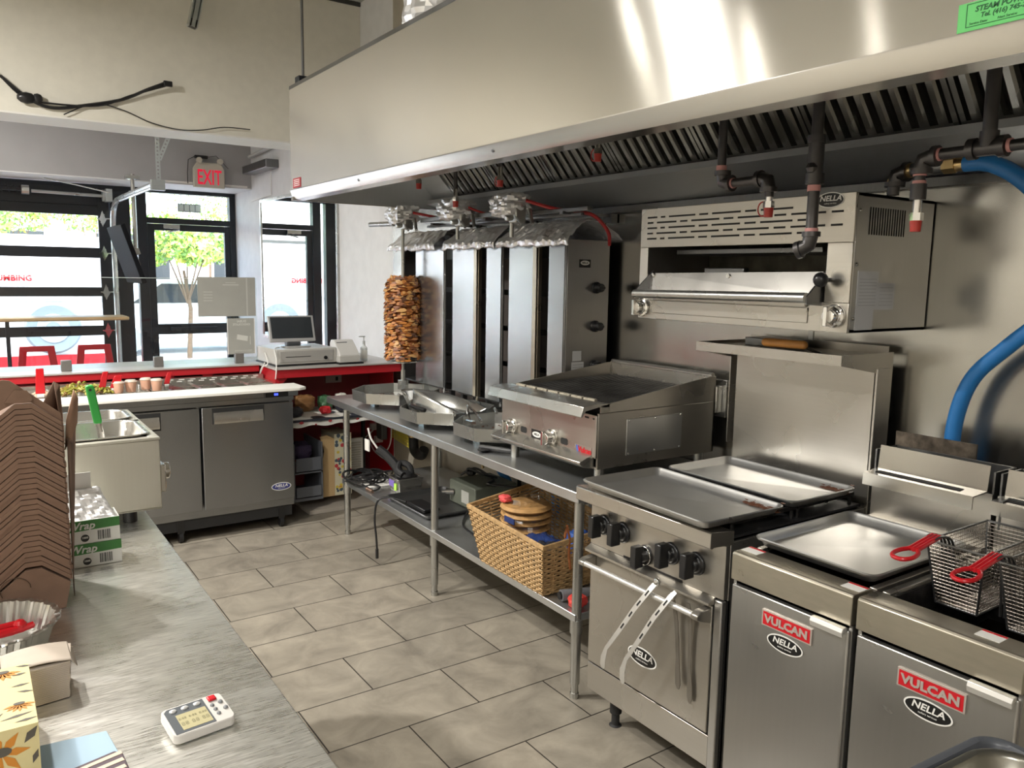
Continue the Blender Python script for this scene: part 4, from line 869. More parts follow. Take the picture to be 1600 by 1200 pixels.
# ================================================================== doner grills
WTAN = steel('heat tinted steel', (.44, .39, .31), .3, (60, 60, 1), .04, .1, .05)
S_SHLD = steel('shield steel', (.45, .455, .465), .24, (60, 60, 1), .0, .05, .04, aniso=.6)
def doner(lab, y0, y1, shields, knobs):
    d = thing('doner_grill', lab, 'doner grill', (2.46, (y0+y1)/2, .845), 0, 'doner grills on the work table')
    X0, X1 = 2.33, 2.60
    MB().box(X0+.06, X1, y0, y0+.012, .965, 1.82).box(X0+.06, X1, y1-.012, y1, .965, 1.82).box(X1-.01, X1, y0+.012, y1-.012, .965, 1.82).box(X0+.05, X1, y0, y1, .955, .965).box(X0+.05, X1, y0, y1, 1.806, 1.822).build('burner_housing', S_DARK, d, bev=.002)
    mb = MB()
    for k in range(4): mb.box(X1-.10, X1-.09, y0+.05, y1-.05, .97+k*.20, 1.14+k*.20)
    mb.build('burner_panel', mat('burner brick', (.055, .045, .04), .8), d)
    for q, (a, c, kind) in enumerate(shields):
        mb = MB().mt(0).box(X0, X0+.004, a, c, .977, 1.81)
        if kind: mb.mt(1).box(X0-.004, X0+.032, a-.0, a+.030, .974, 1.81)
        else: mb.mt(0).box(X0, X0+.02, a, a+.003, .977, 1.81)
        mb.cyl((X0+.012, a+.004, .95), (X0+.012, a+.004, 1.82), .006, n=8)
        mb.cyl((X0+.012, a+.004, .947), (X0+.012, a+.004, .965), .009, n=8)
        mb.build('heat_shield', [S_SHLD, WTAN], d, bev=.0015)
    for y in (y0+.03, y1-.03): MB().box(X0+.06, X0+.09, y-.012, y+.012, .8455, .955).box(X1-.04, X1-.01, y-.012, y+.012, .8455, .955).build('foot', S_DARK, d)
    if knobs:
        MB().box(X0+.012, X1, y0-.004, y0, .958, 1.822).build('control_panel', S_DPAN, d, bev=.001)
        for z in (1.597, 1.412, 1.221):
            MB().lathe([(.028, .0), (.028, -.012), (.020, -.016), (.020, -.047), (.0, -.048)], (2.5175, y0-.004, z), 18, 'y').box(2.498, 2.538, y0-.054, y0-.03, z-.006, z+.006).build('control_knob', BLACKP, d, bev=.002)
        m = MB().mt(0).box(2.4115, 2.4805, y0-.0052, y0-.004, 1.692, 1.730).mt(1)
        nn = 24; m.add([(2.446+.028*math.cos(2*PI*i/nn), y0-.0056, 1.714+.011*math.sin(2*PI*i/nn)) for i in range(nn)], [tuple(range(nn))])
        m.mt(0).text('NELLA', (2.446, y0-.0058, 1.714), (1, 0, 0), (0, 0, 1), .013, .0001, bold=.0004)
        m.build('maker_badge', [LABELB, LABELW], d, fix=False)
        m = MB().mt(0).box(2.38, 2.454, y0-.0052, y0-.004, 1.141, 1.242).box(2.385, 2.438, y0-.0052, y0-.004, 1.247, 1.295).mt(1)
        for k in range(7): m.box(2.386, 2.448, y0-.0058, y0-.0052, 1.152+k*.0125, 1.155+k*.0125)
        m.build('instruction_label', [mat('label grey'), mat('print grey')], d)
    return d
S_DPAN = steel('doner panel steel', (.33, .32, .31), .30, (30, 30, 1), .0, .05, .04)
doner('dark sided doner grill at far end of work table, behind the meat', 4.108, 4.77, [(4.118, 4.468, 0)], False)
doner('middle doner grill with two bright heat shields', 3.493, 4.028, [(3.747, 4.012, 1), (3.509, 3.652, 0)], False)
doner('nearest doner grill with knob panel and maker badge on its side', 2.968, 3.44, [(3.191, 3.434, 1), (2.973, 3.095, 0)], True)
# foil drapes over the grills
def foil_roof(y0, y1, lab, seed, sag=0):
    random.seed(seed); mb = MB(); nu, nv = 46, 26
    prof = [(2.279, 1.789), (2.272, 1.8175), (2.316, 1.857), (2.369, 1.899), (2.406, 1.913), (2.47, 1.904), (2.555, 1.862), (2.608, 1.824)]
    def pt(v):
        s = v*(len(prof)-1); i = min(int(s), len(prof)-2); f = s-i; return prof[i][0]*(1-f)+prof[i+1][0]*f, prof[i][1]*(1-f)+prof[i+1][1]*f
    def fn(u, v):
        x, z = pt(v); y = y0+(y1-y0)*u
        if u > .999 or u < .001: z -= 0
        a = foil_noise((x+seed, y, z), .0065); b_ = foil_noise((y*1.7, x*1.3+seed, z), .006)
        taper = .05*(1-u)*min(1, v*2.2) if seed else 0
        return Vector((min(x+b_*(1 if v > .1 else .6), 2.615), y+b_-(.06*u*min(1, v*2)), max(z+a, 1.8235 if x > 2.38 else 0)))
    mb.grid(fn, nu, nv)
    o = mb.build('foil_sheet', FOIL, None, ang=8); md = o.modifiers.new('th', 'SOLIDIFY'); md.thickness = .0012
    tag(o, lab, 'foil', 'foil sheets on the doner grills'); return o
foil_roof(4.134, 4.77, 'crinkled foil sheet over the farthest doner grill, frayed at its right end', 1)
foil_roof(3.498, 4.05, 'crinkled foil sheet over the middle doner grill', 2)
foil_roof(2.883, 3.49, 'crinkled foil sheet over the doner grill with knobs', 3)
# motors wrapped in foil on arms
def foil_lump(c, sx, sy, sz, seed, rough=.07):
    from mathutils import noise
    mb = MB(); n = 34; k = 24; vs = []
    for i in range(k+1):
        ph = PI*i/k
        for j in range(n):
            th = 2*PI*j/n; d = Vector((math.sin(ph)*math.cos(th), math.sin(ph)*math.sin(th), -math.cos(ph)))
            m = max(abs(d.x), abs(d.y), abs(d.z)); d = d*(.45/m+.55); 
            r = 1+.16*noise.noise(d*2.0+Vector((seed, 0, 0)))+rough*noise.noise(d*7+Vector((seed*3, 1, 2)))+rough*.5*noise.noise(d*15+Vector((seed*3, 1, 2)))
            vs.append(Vector(c)+Vector((d.x*sx, d.y*sy, d.z*sz))*r)
    mb.add(vs, [(i*n+j, i*n+(j+1) % n, (i+1)*n+(j+1) % n, (i+1)*n+j) for i in range(k) for j in range(n)]); return mb
MXX = 2.262
for i, (y, z, lab, w) in enumerate(((4.489, 1.999, 'foil wrapped spit motor above the meat, on the left bar', .105), (3.827, 1.990, 'foil wrapped spit motor above the middle doner grill', .105), (3.302, 1.986, 'foil wrapped spit motor above nearest doner grill, with red cable', .10))):
    m = thing('spit_motor', lab, 'spit motor', (MXX, y, z), 0, 'spit motors')
    foil_lump((MXX, y+.03, z+.008), .085, w, .060, i+1.3, .13).build('foil_wrapping', FOIL, m, ang=8)
    MB().box(MXX-.03, MXX+.03, y-.065, y+.0, z-.082, z+.01).cyl((MXX-.04, y-.05, z-.058), (MXX-.08, y-.05, z-.064), .015).build('gear_box', S_LEG, m, bev=.006)
    MB().tube([(MXX-.02, y-.045, z-.05), (MXX-.04, y-.13, z-.092)], .007, 8).tube([(MXX+.01, y-.12, z-.02), (MXX, y-.16, z-.092)], .010, 8).build('lever', S_LEG, m)
    MB().cyl((MXX-.01, y, z-.06), (MXX-.01, y, z-.15 if i else 1.628), .010 if i else .011, n=10).build('drive_shaft', S_LEG, m)
t = thing('spit_rail', 'round steel rail under foil wrapped motors, sticking out over the meat', 'rail', (2.3, 4.0, 1.96))
MB().cyl((2.226, 4.908, 1.963), (2.247, 4.60, 1.957), .016).build('rail_bar', S_LEG, t)
MB().box(2.29, 2.316, 3.92, 4.335, 1.955, 1.981).box(2.29, 2.316, 3.40, 3.75, 1.949, 1.974).box(2.364, 2.385, 2.904, 4.388, 1.928, 1.943).box(2.332, 2.364, 2.82, 3.265, 1.945, 1.964).build('support_bar', S_DARK, t, bev=.003)
for y in (4.24, 3.657, 2.99): MB().box(2.316, WX-.012, y-.012, y+.012, 1.936, 1.95).box(2.60, WX-.012, y-.03, y+.03, 1.91, 1.952).build('wall_arm', S_DARK, t)
REDC = mat('red cable', (.36, .02, .02), .5)
o = MB().tube(smooth([(2.28, 3.22, 2.01), (2.31, 3.16, 1.99), (2.35, 3.07, 1.965), (2.39, 2.97, 1.95), (2.44, 2.90, 1.93), (2.50, 2.868, 1.86), (2.54, 2.90, 1.80)]), .0085, 8).build('red_cable', REDC); tag(o, 'red cable running down from nearest foil wrapped motor', 'cable', 'red cables')
o = MB().tube(smooth([(2.28, 4.40, 2.015), (2.33, 4.30, 1.995), (2.37, 4.19, 1.975), (2.41, 4.03, 1.955), (2.43, 3.96, 1.955)]), .008, 8).build('red_cable', REDC); tag(o, 'red cable leaving the foil wrapped motor above the meat', 'cable', 'red cables')
o = MB().tube(smooth([(2.28, 3.76, 2.01), (2.33, 3.69, 1.98), (2.37, 3.56, 1.96), (2.40, 3.44, 1.955)]), .006, 8).build('red_cable', REDC); tag(o, 'red cable behind the middle foil wrapped motor', 'cable', 'red cables')
# meat cone
MEAT = [mat('roast meat brown', (.26, .085, .022), .45), mat('roast meat orange', (.50, .19, .04), .4), mat('roast meat pale', (.60, .33, .11), .45), mat('roast meat dark', (.10, .035, .012), .5)]
t = thing('doner_meat_spit', 'vertical skewer of stacked browned doner meat before the farthest grill', 'meat spit', (2.252, 4.49, .93))
from mathutils import noise as NZ
random.seed(11)
CX, CY = 2.252, 4.49
mb = MB(); n = 40; k = 60; vs = []
for i in range(k+1):
    z = 1.145+(1.625-1.145)*i/k; env = .094 if i < k*.9 else .098*math.cos((i-k*.9)/(k*.1)*1.2)
    for j in range(n):
        a = 2*PI*j/n; r = env*(1+.10*NZ.noise(Vector((math.cos(a)*2, math.sin(a)*2, z*38)))+.05*math.sin(i*2.3+math.sin(a)*2)); vs.append((CX+r*math.cos(a), CY+r*math.sin(a), z))
mb.add(vs, [(i*n+j, i*n+(j+1) % n, (i+1)*n+(j+1) % n, (i+1)*n+j) for i in range(k) for j in range(n)]+[tuple(range(n))[::-1], tuple(range(k*n, (k+1)*n))])
for q in range(1100):  # ragged flaps of sliced meat
    a = rnd(0, 2*PI); z = rnd(1.118, 1.632); r = .104*(1 if z < 1.58 else 1-(z-1.58)*6); C = Vector((CX+r*math.cos(a), CY+r*math.sin(a), z)); T = Vector((-math.sin(a), math.cos(a), 0)); O = Vector((math.cos(a), math.sin(a), 0)); w = rnd(.010, .030); h = rnd(.004, .012); d0 = rnd(.004, .020)
    mb.mt(random.choice((0, 0, 1, 1, 1, 2, 2, 3)))
    p = [C-T*w+Vector((0, 0, -h*.5)), C-T*w*.3+O*d0+Vector((0, 0, -h)), C+T*w*.5+O*d0*.8+Vector((0, 0, -h*.8)), C+T*w+Vector((0, 0, 0)), C+T*w*.4+O*d0*.5+Vector((0, 0, h)), C-T*w*.5+O*d0*.4+Vector((0, 0, h*.8))]
    mb.add(p+[C-O*.012], [(0, 1, 2, 3, 4, 5), (1, 0, 6), (2, 1, 6), (3, 2, 6), (4, 3, 6), (5, 4, 6), (0, 5, 6)])
mb.build('meat', MEAT, t, ang=30, fix=False)
MB().cyl((CX, CY, .93), (CX, CY, 1.63), .009, n=10).build('skewer', S_LEG, t)
MB().cyl((CX, CY, .925), (CX, CY, .985), .035, n=8).cyl((CX, CY, .985), (CX, CY, 1.05), .014).lathe([(.0, 1.100), (.100, 1.102), (.100, 1.109), (.0, 1.110)], (CX, CY, 0), 24).build('base_disc', S_LEG, t)
# octagonal drip trays
def tray(lab, cx, cy, R, rot, hl):
    t = thing('drip_tray', lab, 'drip tray', (cx, cy, .88), 0, 'octagonal drip trays')
    def oc(r, z): return [(cx+r*math.cos(rot+PI/8+k*PI/4), cy+r*math.sin(rot+PI/8+k*PI/4), z) for k in range(8)]
    a, b_, c, e = oc(R, .880), oc(R+.004, .942), oc(R+.001, .942), oc(R-.003, .884)
    mb = MB(); vs = a+b_+c+e; fs = [tuple(range(8))[::-1]]+[(i, (i+1) % 8, 8+(i+1) % 8, 8+i) for i in range(8)]+[(8+i, 8+(i+1) % 8, 16+(i+1) % 8, 16+i) for i in range(8)]+[(16+i, 16+(i+1) % 8, 24+(i+1) % 8, 24+i) for i in range(8)]+[tuple(range(24, 32))]
    mb.add(vs, fs); mb.build('tray_body', S_LEG, t, ang=20)
    MB().box(cx-.16, cx-.13, cy-.03, cy+.03, .8452, .880).box(cx+.13, cx+.16, cy-.03, cy+.03, .8452, .880).build('foot', S_LEG, t)
    mb = MB(); random.seed(int(cy*100))
    for q in range(60):
        a_ = rnd(0, 6.28); r = rnd(0, R*.8); mb.ball((cx+r*math.cos(a_), cy+r*math.sin(a_), .8855), rnd(.004, .010), 6, (1, 1, .25))
    mb.build('grease_spots', MEAT[3], t)
    mb = MB().tube(smooth([(cx+hl[0], cy+hl[1], .94), (cx+hl[0]*1.15, cy+hl[1]*1.15, .95), (cx+hl[0]*1.3, cy+hl[1]*1.3, .95)]), .008, 8)
    mb.build('pull_handle', S_LEG, t)
    return t
tray('octagonal drip tray under the meat spit', 2.175, 4.43, .265, 0, (-.1, -.23))
tray('octagonal drip tray carrying the curved scoop', 2.13, 3.715, .255, 0, (-.1, -.23))
tray('empty octagonal drip tray partly behind the charbroiler', 2.15, 3.19, .25, 0, (.1, .22))
t = thing('shaving_scoop', 'curved steel meat scoop with rounded back lying on the middle drip tray', 'scoop', (2.12, 3.74, .885))
pl = smooth([(1.955, 3.80, 0), (1.975, 3.90, 0), (2.06, 3.965, 0), (2.17, 3.95, 0), (2.25, 3.87, 0), (2.285, 3.75, 0), (2.29, 3.62, 0)], 5)
def scw(pl, h0, h1, z0, fl):
    n = len(pl)-1
    def fn(u, v):
        i = min(int(u*n), n-1); f = u*n-i; q = pl[i].lerp(pl[i+1], f); h = h0*(1-u)+h1*u; c = Vector((2.12, 3.74, 0)); d = (q-c).normalized()
        return Vector((q.x, q.y, z0))+d*fl*(v**1.5-.35)+Vector((0, 0, h*v*(.75+.25*math.sin(PI*min(1, u*1.1+.1)))))
    return fn
mb = MB(); mb.grid(scw(pl, .145, .05, .893, .05), 30, 8); o = mb.build('scoop_back', S_LEG, t, ang=40); md = o.modifiers.new('th', 'SOLIDIFY'); md.thickness = .002
pl2 = smooth([(1.955, 3.80, 0), (1.968, 3.70, 0), (2.0, 3.61, 0), (2.06, 3.555, 0), (2.14, 3.52, 0), (2.22, 3.50, 0)], 5)
def fr(u, v):
    n = len(pl2)-1; i = min(int(u*n), n-1); f = u*n-i; q = pl2[i].lerp(pl2[i+1], f); h = .12*(1-u)**1.3+.022+.012*math.sin(u*5)
    return Vector((q.x+.02*v, q.y+.015*v, .893+h*v))
mb = MB(); mb.grid(fr, 30, 6); o = mb.build('scoop_front', S_LEG, t, ang=40); md = o.modifiers.new('th', 'SOLIDIFY'); md.thickness = .002
MB().prism([(1.965, 3.79), (1.985, 3.89), (2.06, 3.945), (2.17, 3.93), (2.24, 3.86), (2.27, 3.75), (2.27, 3.62), (2.21, 3.51), (2.14, 3.53), (2.06, 3.565), (2.0, 3.62), (1.97, 3.70)], 'z', .889, .892).build('scoop_floor', S_LEG, t)
MB().ball((2.01, 3.90, .95), .011, 10).build('rivet', CHROME, t)
MB().tube(smooth([(1.93, 3.60, .952), (1.925, 3.67, .954), (1.93, 3.75, .955), (1.95, 3.79, .955)]), .011, 10).build('black_handle', BLACKP, t)
t = thing('meat_tongs', 'steel tongs resting on the tray between the scoop and the charbroiler', 'tongs', (2.15, 3.4, .93))
MB().tube([(2.02, 3.30, .935), (2.10, 3.45, .945), (2.2, 3.62, .955)], .007, 8).build('arm', CHROME, t)
MB().tube([(2.06, 3.26, .935), (2.13, 3.42, .945), (2.2, 3.62, .955)], .007, 8).box(2.0, 2.03, 3.26, 3.32, .925, .94).build('arm', CHROME, t)
o = MB().lathe([(.0, 0), (.012, .004), (.03, .008), (.03, .012), (.0, .013)], (1.925, 3.02, .8455), 16).tube([(1.93, 3.06, .858), (1.965, 2.96, .862), (2.0, 2.88, .864)], .013, 10).build('black_scraper', BLACKP); tag(o, 'black handled tool lying on table under charbroiler front edge', 'scraper')
# ================================================================== charbroiler
c = thing('charbroiler', 'stainless tabletop charbroiler with two chrome knobs and dark iron grates', 'charbroiler', (2.25, 2.58, .845))
CXF, CY0, CY1 = 1.945, 2.262, 2.905
MB().box(CXF+.01, 2.60, CY0, CY0+.010, .918, 1.135).box(CXF+.01, 2.60, CY1-.010, CY1, .918, 1.135).box(2.59, 2.60, CY0, CY1, .918, 1.20).box(CXF+.01, 2.60, CY0+.01, CY1-.01, .918, .926).build('side_panel', S_COOK, c, bev=.002)
MB().box(CXF, CXF+.010, CY0, CY1, .962, 1.128).build('front_panel', S_COOK, c, bev=.002)
mb = MB(); mb.prism([(1.945, 1.175), (1.880, 1.168), (1.868, 1.130), (1.874, 1.126), (1.892, 1.150), (1.955, 1.160), (2.01, 1.155), (2.01, 1.170)], 'y', CY0, CY1); mb.build('front_guard', S_PAN, c, bev=.0015)
mb = MB(); mb.prism([(CXF, .975), (1.885, .952), (1.885, .944), (1.90, .930), (CXF+.01, .918), (CXF+.01, .962)], 'y', CY0+.02, CY1-.0); mb.build('drip_ledge', S_PAN, c, bev=.0015)
mb = MB()
for yy in (CY0, CY1-.006): mb.prism([(1.965, 1.136), (1.965, 1.165), (2.0, 1.170), (2.56, 1.242), (2.60, 1.242), (2.60, 1.136)], 'y', yy, yy+.006)
mb.box(2.575, 2.60, CY0+.006, CY1-.006, 1.136, 1.242)
mb.build('splash_guard', S_COOK, c, bev=.001)
MB().tube([(2.585, CY0+.005, 1.245), (2.585, CY1-.005, 1.245)], .012, 10).build('back_bead', S_PAN, c)
mb = MB()
ng = 30
for k in range(ng):
    y = CY0+.03+(CY1-CY0-.06)*k/(ng-1); mb.prism([(2.01, 1.148), (2.01, 1.164), (2.57, 1.186), (2.57, 1.170)], 'y', y-.006, y+.003)
for x in (2.02, 2.2, 2.38, 2.55): z = 1.142+(x-2.01)*.036; mb.box(x-.008, x+.008, CY0+.012, CY1-.012, z-.006, z+.008)
mb.build('iron_grate', mat('worn grate iron', (.13, .125, .12), .42, .7, noise=.6, bscale=9), c)
MB().box(2.0, 2.57, CY0+.011, CY1-.011, 1.09, 1.10).build('fire_bed', DARK, c)
mb = MB()
random.seed(4)
for k in range(7): mb.box(1.999, 2.014, CY0+.08+k*.078, CY0+.08+k*.078+.066, 1.1705, 1.1765)
mb.build('grate_front_edge', mat('ashy iron', (.42, .38, .30), .8, noise=.5, bscale=60), c)
mb = MB()
for k in range(16): mb.box(CXF-.0012, CXF, CY0+.045+k*.0365, CY0+.068+k*.0365, 1.112, 1.119)
for y in (2.60, 2.33): mb.box(CXF-.0012, CXF, y-.045, y-.005, .993, 1.011) if False else None
for y in (2.735, 2.455): mb.prism([(y-.022, .988), (y-.022, 1.004), (y-.016, 1.009), (y+.016, 1.009), (y+.022, 1.004), (y+.022, .988), (y+.016, .983), (y-.016, .983)], 'x', CXF-.0012, CXF)
mb.build('vent_slot', DARK, c)
for y in (2.815, 2.530):
    m = MB().lathe([(.034, .0), (.034, -.014), (.027, -.020), (.026, -.046), (.0, -.048)], (CXF, y, .999), 24, 'x').box(CXF-.058, CXF-.02, y-.006, y+.006, .970, 1.028)
    m.build('control_knob', CHROME, c, bev=.002, label='round chrome knob')
m = MB().mt(0).box(CXF-.0016, CXF, 2.60, 2.678, .972, 1.010); 
nn = 24; ctr = Vector((CXF-.002, 2.639, .991))
m.mt(1).add([ctr+Vector((0, .031*math.cos(2*PI*i/nn), .012*math.sin(2*PI*i/nn))) for i in range(nn)], [tuple(range(nn))[::-1]])
m.mt(0).text('NELLA', (CXF-.0022, 2.639, .991), (0, -1, 0), (0, 0, 1), .013, .0002, bold=.0004)
m.build('maker_badge', [LABELB, LABELW], c, fix=False)
m = MB().mt(0).box(CXF-.0016, CXF, 2.285, 2.385, .965, 1.0).mt(1).text('Vulcan', (CXF-.0018, 2.326, .983), (0, -1, 0), (0, 0, 1), .030, .0006, bold=.0012, shear=.1)
m.mt(2).prism([(2.378, .997), (2.358, .997), (2.360, .980), (2.368, .970), (2.376, .980)], 'x', CXF-.0022, CXF-.0016)
m.build('name_plate', [S_PAN, LABELR, mat('shield blue', (.05, .12, .4), .4)], c, fix=False, label='silver plate with red lettering')
MB().box(2.098, 2.402, CY0-.004, CY0, .958, 1.103).build('access_plate', S_TRAY, c, bev=.002, label='bright riveted side plate')
m = MB()
for x in (2.11, 2.25, 2.39): m.ball((x, CY0-.004, 1.096), .004, 8).ball((x, CY0-.004, .965), .004, 8)
for z in (1.115, .965): m.ball((CXF-.001, CY0+.015, z), .005, 8)
m.build('rivet', CHROME, c)
for x in (1.995, 2.55):
    for y in (CY0+.035, CY1-.035): MB().cyl((x, y, .8455), (x, y, .918), .0195, n=16).build('leg', S_LEG, c)
# ================================================================== on and behind the undershelf
SZ = .3525
# wicker basket: sloping from high rear rim to low front rim
WICK = mat('wicker', (.50, .32, .145), .55, noise=.35, bscale=50, bump=.2)
t = thing('wicker_basket', 'long tan wicker basket on the undershelf, holding bread bags', 'basket', (2.02, 2.70, SZ))
def wall(mb, a0, b0, a1, b1, rows, stakes, h0, h1, bow=.0):
    """woven wall from bottom edge a0-b0 to top edge a1-b1"""
    A0, B0, A1, B1 = map(Vector, (a0, b0, a1, b1)); nrm = (B0-A0).cross(A1-A0).normalized()
    for r in range(rows):
        f = (r+.5)/rows; P = A0.lerp(A1, f); Q = B0.lerp(B1, f); pts = []
        n = stakes*2
        for k in range(n+1):
            s = k/n; q = P.lerp(Q, s)+nrm*(.005*math.sin(PI*(k+r)) if False else .0048*(1 if ((k//1+r) % 2) else -1)*(1 if k % 1 == 0 else 0)); pts.append(q)
        mb.tube(pts, .0048, 5, cap=False)
    for k in range(stakes+1):
        s = k/stakes; mb.tube([A0.lerp(B0, s), A1.lerp(B1, s)], .004, 5)
bx0, bx1, by0, by1 = 1.872, 2.20, 2.475, 2.945
tx0, tx1, ty0, ty1 = 1.835, 2.235, 2.43, 3.005
zf0, zf1 = .565, .565
mb = MB(); zb = SZ+.006
zA, zB = .560, .645   # rim height near the leg, and at the far end
c0 = [(bx0, by0, zb), (bx1, by0, zb), (bx1, by1, zb), (bx0, by1, zb)]
c1 = [(tx0, ty0, .575), (tx1, ty0, .60), (tx1, ty1, .66), (tx0, ty1, .605)]
ns = [6, 12, 6, 12]
for i in range(4): j = (i+1) % 4; wall(mb, c0[i], c0[j], c1[i], c1[j], 20, [7, 13, 7, 13][i], 0, 0)
mb.build('woven_body', WICK, t, ang=60)
mb = MB(); 
for w in (0, 1): mb.tube([tuple(Vector(q)+Vector((0, 0, .006*w))) for q in c1], .009, 7, closed=True)
mb.build('rim', WICK, t)
MB().box(bx0, bx1, by0, by1, zb, zb+.006).build('base', WICK, t)
t = thing('flatbread_bag', 'clear bag of stacked round flatbreads with red tie, inside the basket', 'bread bag', (2.03, 2.83, .40))
BR = mat('flatbread', (.50, .28, .10), .6, noise=.3, bscale=30)
for k in range(6): MB().lathe([(.0, 0), (.105, .002), (.118, .012), (.105, .024), (.0, .028)], (2.03+rnd(-.006, .006), 2.83+rnd(-.006, .006), .455+k*.031), 26).build('flatbread', BR, t)
for k in range(3): MB().lathe([(.0, 0), (.095, .002), (.105, .012), (.095, .022), (.0, .025)], (2.03, 2.83, .362+k*.030), 22).build('flatbread', BR, t)
mb = MB().mt(0); mb.box(1.912, 1.918, 2.745, 2.82, .575, .600).mt(1).text('garlico', (1.9115, 2.7825, .5875), (0, -1, 0), (0, 0, 1), .020, .0004) if False else mb.box(1.908, 1.912, 2.745, 2.82, .575, .600)
mb.build('bag_label', [mat('label navy', (.03, .05, .16), .4)], t)
mb = MB(); random.seed(3)
mb.grid(lambda u, v: Vector((2.03+(.125-.03*v)*math.cos(2*PI*u)*(1 if v < .8 else .7), 2.83+(.125-.03*v)*math.sin(2*PI*u)*(1 if v < .8 else .7), .45+.21*v))+Vector((1, 1, .3))*foil_noise((u*3, v*2, .4), .008), 30, 12)
mb.build('plastic_bag', glass('crinkled film', (.93, .93, .92), .16, .25), t, ang=15)
foil_lump((1.955, 2.885, .655), .022, .030, .015, 4.2).build('red_tie', mat('red film', (.75, .10, .10), .3), t)
for i, (x, y, s, cl, lab) in enumerate(((1.99, 2.66, .075, (.02, .04, .14), 'dark blue plastic bag in the middle of wicker basket'), (2.10, 2.53, .05, (.04, .10, .35), 'crumpled bright blue bag at near end of wicker basket'), (1.96, 2.56, .06, (.03, .03, .035), 'black plastic wrap bundle near basket rim'))):
    o = foil_lump((x, y, .47 + (.06 if i == 1 else 0)), s, s*1.1, .07 if i != 1 else .05, 5+i).build('plastic_bag', mat('bag film %d' % i, cl, .25)); tag(o, lab, 'plastic bag')
o = MB().tube([(1.95, 2.44, .60), (1.945, 2.43, .625), (1.955, 2.435, .65), (1.965, 2.43, .60), (1.96, 2.425, .53), (1.965, 2.42, .47)], .006, 6).build('rope_tie', mat('brown cord', (.30, .10, .03), .6)); tag(o, 'brown cord tied around the near end rim of wicker basket', 'cord')
t = thing('spray_nozzle', 'grey plastic gun nozzle lying on the undershelf beside the basket', 'nozzle', (1.95, 2.38, SZ))
MB().cyl((1.905, 2.40, SZ+.026), (2.03, 2.37, SZ+.026), .024, .018, 14).build('barrel', mat('grey plastic', (.14, .14, .15), .5), t)
MB().cyl((1.896, 2.402, SZ+.026), (1.906, 2.40, SZ+.026), .016, n=12).build('tip', BLACKP, t)
o = foil_lump((1.93, 2.325, SZ+.026), .035, .03, .024, 9.1).build('red_packet', mat('red packet', (.55, .05, .04), .35)); tag(o, 'small red packet on undershelf at the range end', 'packet')
# dark sheet pan with a black device
o = sheet_pan('sheet_pan', 1.94, 2.33, 3.60, 4.10, SZ+.002, lab='dark used sheet pan lying on the undershelf', grp=None)
for ch in o.children: ch.data.materials.clear(); ch.data.materials.append(S_DARK)
t = thing('tablet_device', 'flat black device with cable lying on the undershelf pan', 'device', (2.02, 3.86, SZ))
MB().box(1.99, 2.09, 3.72, 3.93, SZ+.006, SZ+.026).build('case', BLACKP, t, bev=.006)
MB().tube(smooth([(1.99, 3.93, SZ+.02), (1.93, 4.03, SZ+.03), (1.875, 4.06, SZ+.01), (1.85, 4.05, .27), (1.845, 4.02, .17), (1.845, 4.01, .10)]), .006, 8).cyl((1.845, 4.01, .10), (1.845, 4.01, .045), .009).build('usb_cable', BLACKP, t)
# transformer box
t = thing('transformer_box', 'grey green metal power box with black leads on the undershelf', 'power box', (2.33, 3.72, SZ))
MB().box(2.24, 2.52, 3.60, 3.88, SZ+.004, SZ+.135).build('box_body', mat('grey green enamel', (.10, .11, .085), .5), t, bev=.008)
MB().box(2.237, 2.24, 3.66, 3.74, SZ+.03, SZ+.10).build('rating_plate', mat('plate grey', (.35, .35, .32), .5), t)
MB().cyl((2.24, 3.83, SZ+.07), (2.20, 3.85, SZ+.07), .018).cyl((2.20, 3.85, SZ+.07), (2.18, 3.86, SZ+.07), .010).build('connector', CHROME, t)
MB().tube(smooth([(2.33, 3.9, SZ+.14), (2.37, 3.82, SZ+.19), (2.42, 3.76, SZ+.16), (2.40, 3.66, SZ+.15), (2.34, 3.62, SZ+.145), (2.5, 3.5, SZ+.13)]), .007, 7).tube(smooth([(2.36, 3.88, SZ+.15), (2.32, 3.80, SZ+.20), (2.36, 3.72, SZ+.18), (2.45, 3.70, SZ+.15)]), .007, 7).ball((2.36, 3.84, SZ+.165), .03, 10, (1, 1.3, .8)).tube(smooth([(2.24, 3.64, SZ+.03), (2.15, 3.55, SZ+.012), (2.05, 3.4, SZ+.012), (2.02, 3.2, SZ+.012)]), .006, 6).build('black_lead', BLACKP, t)
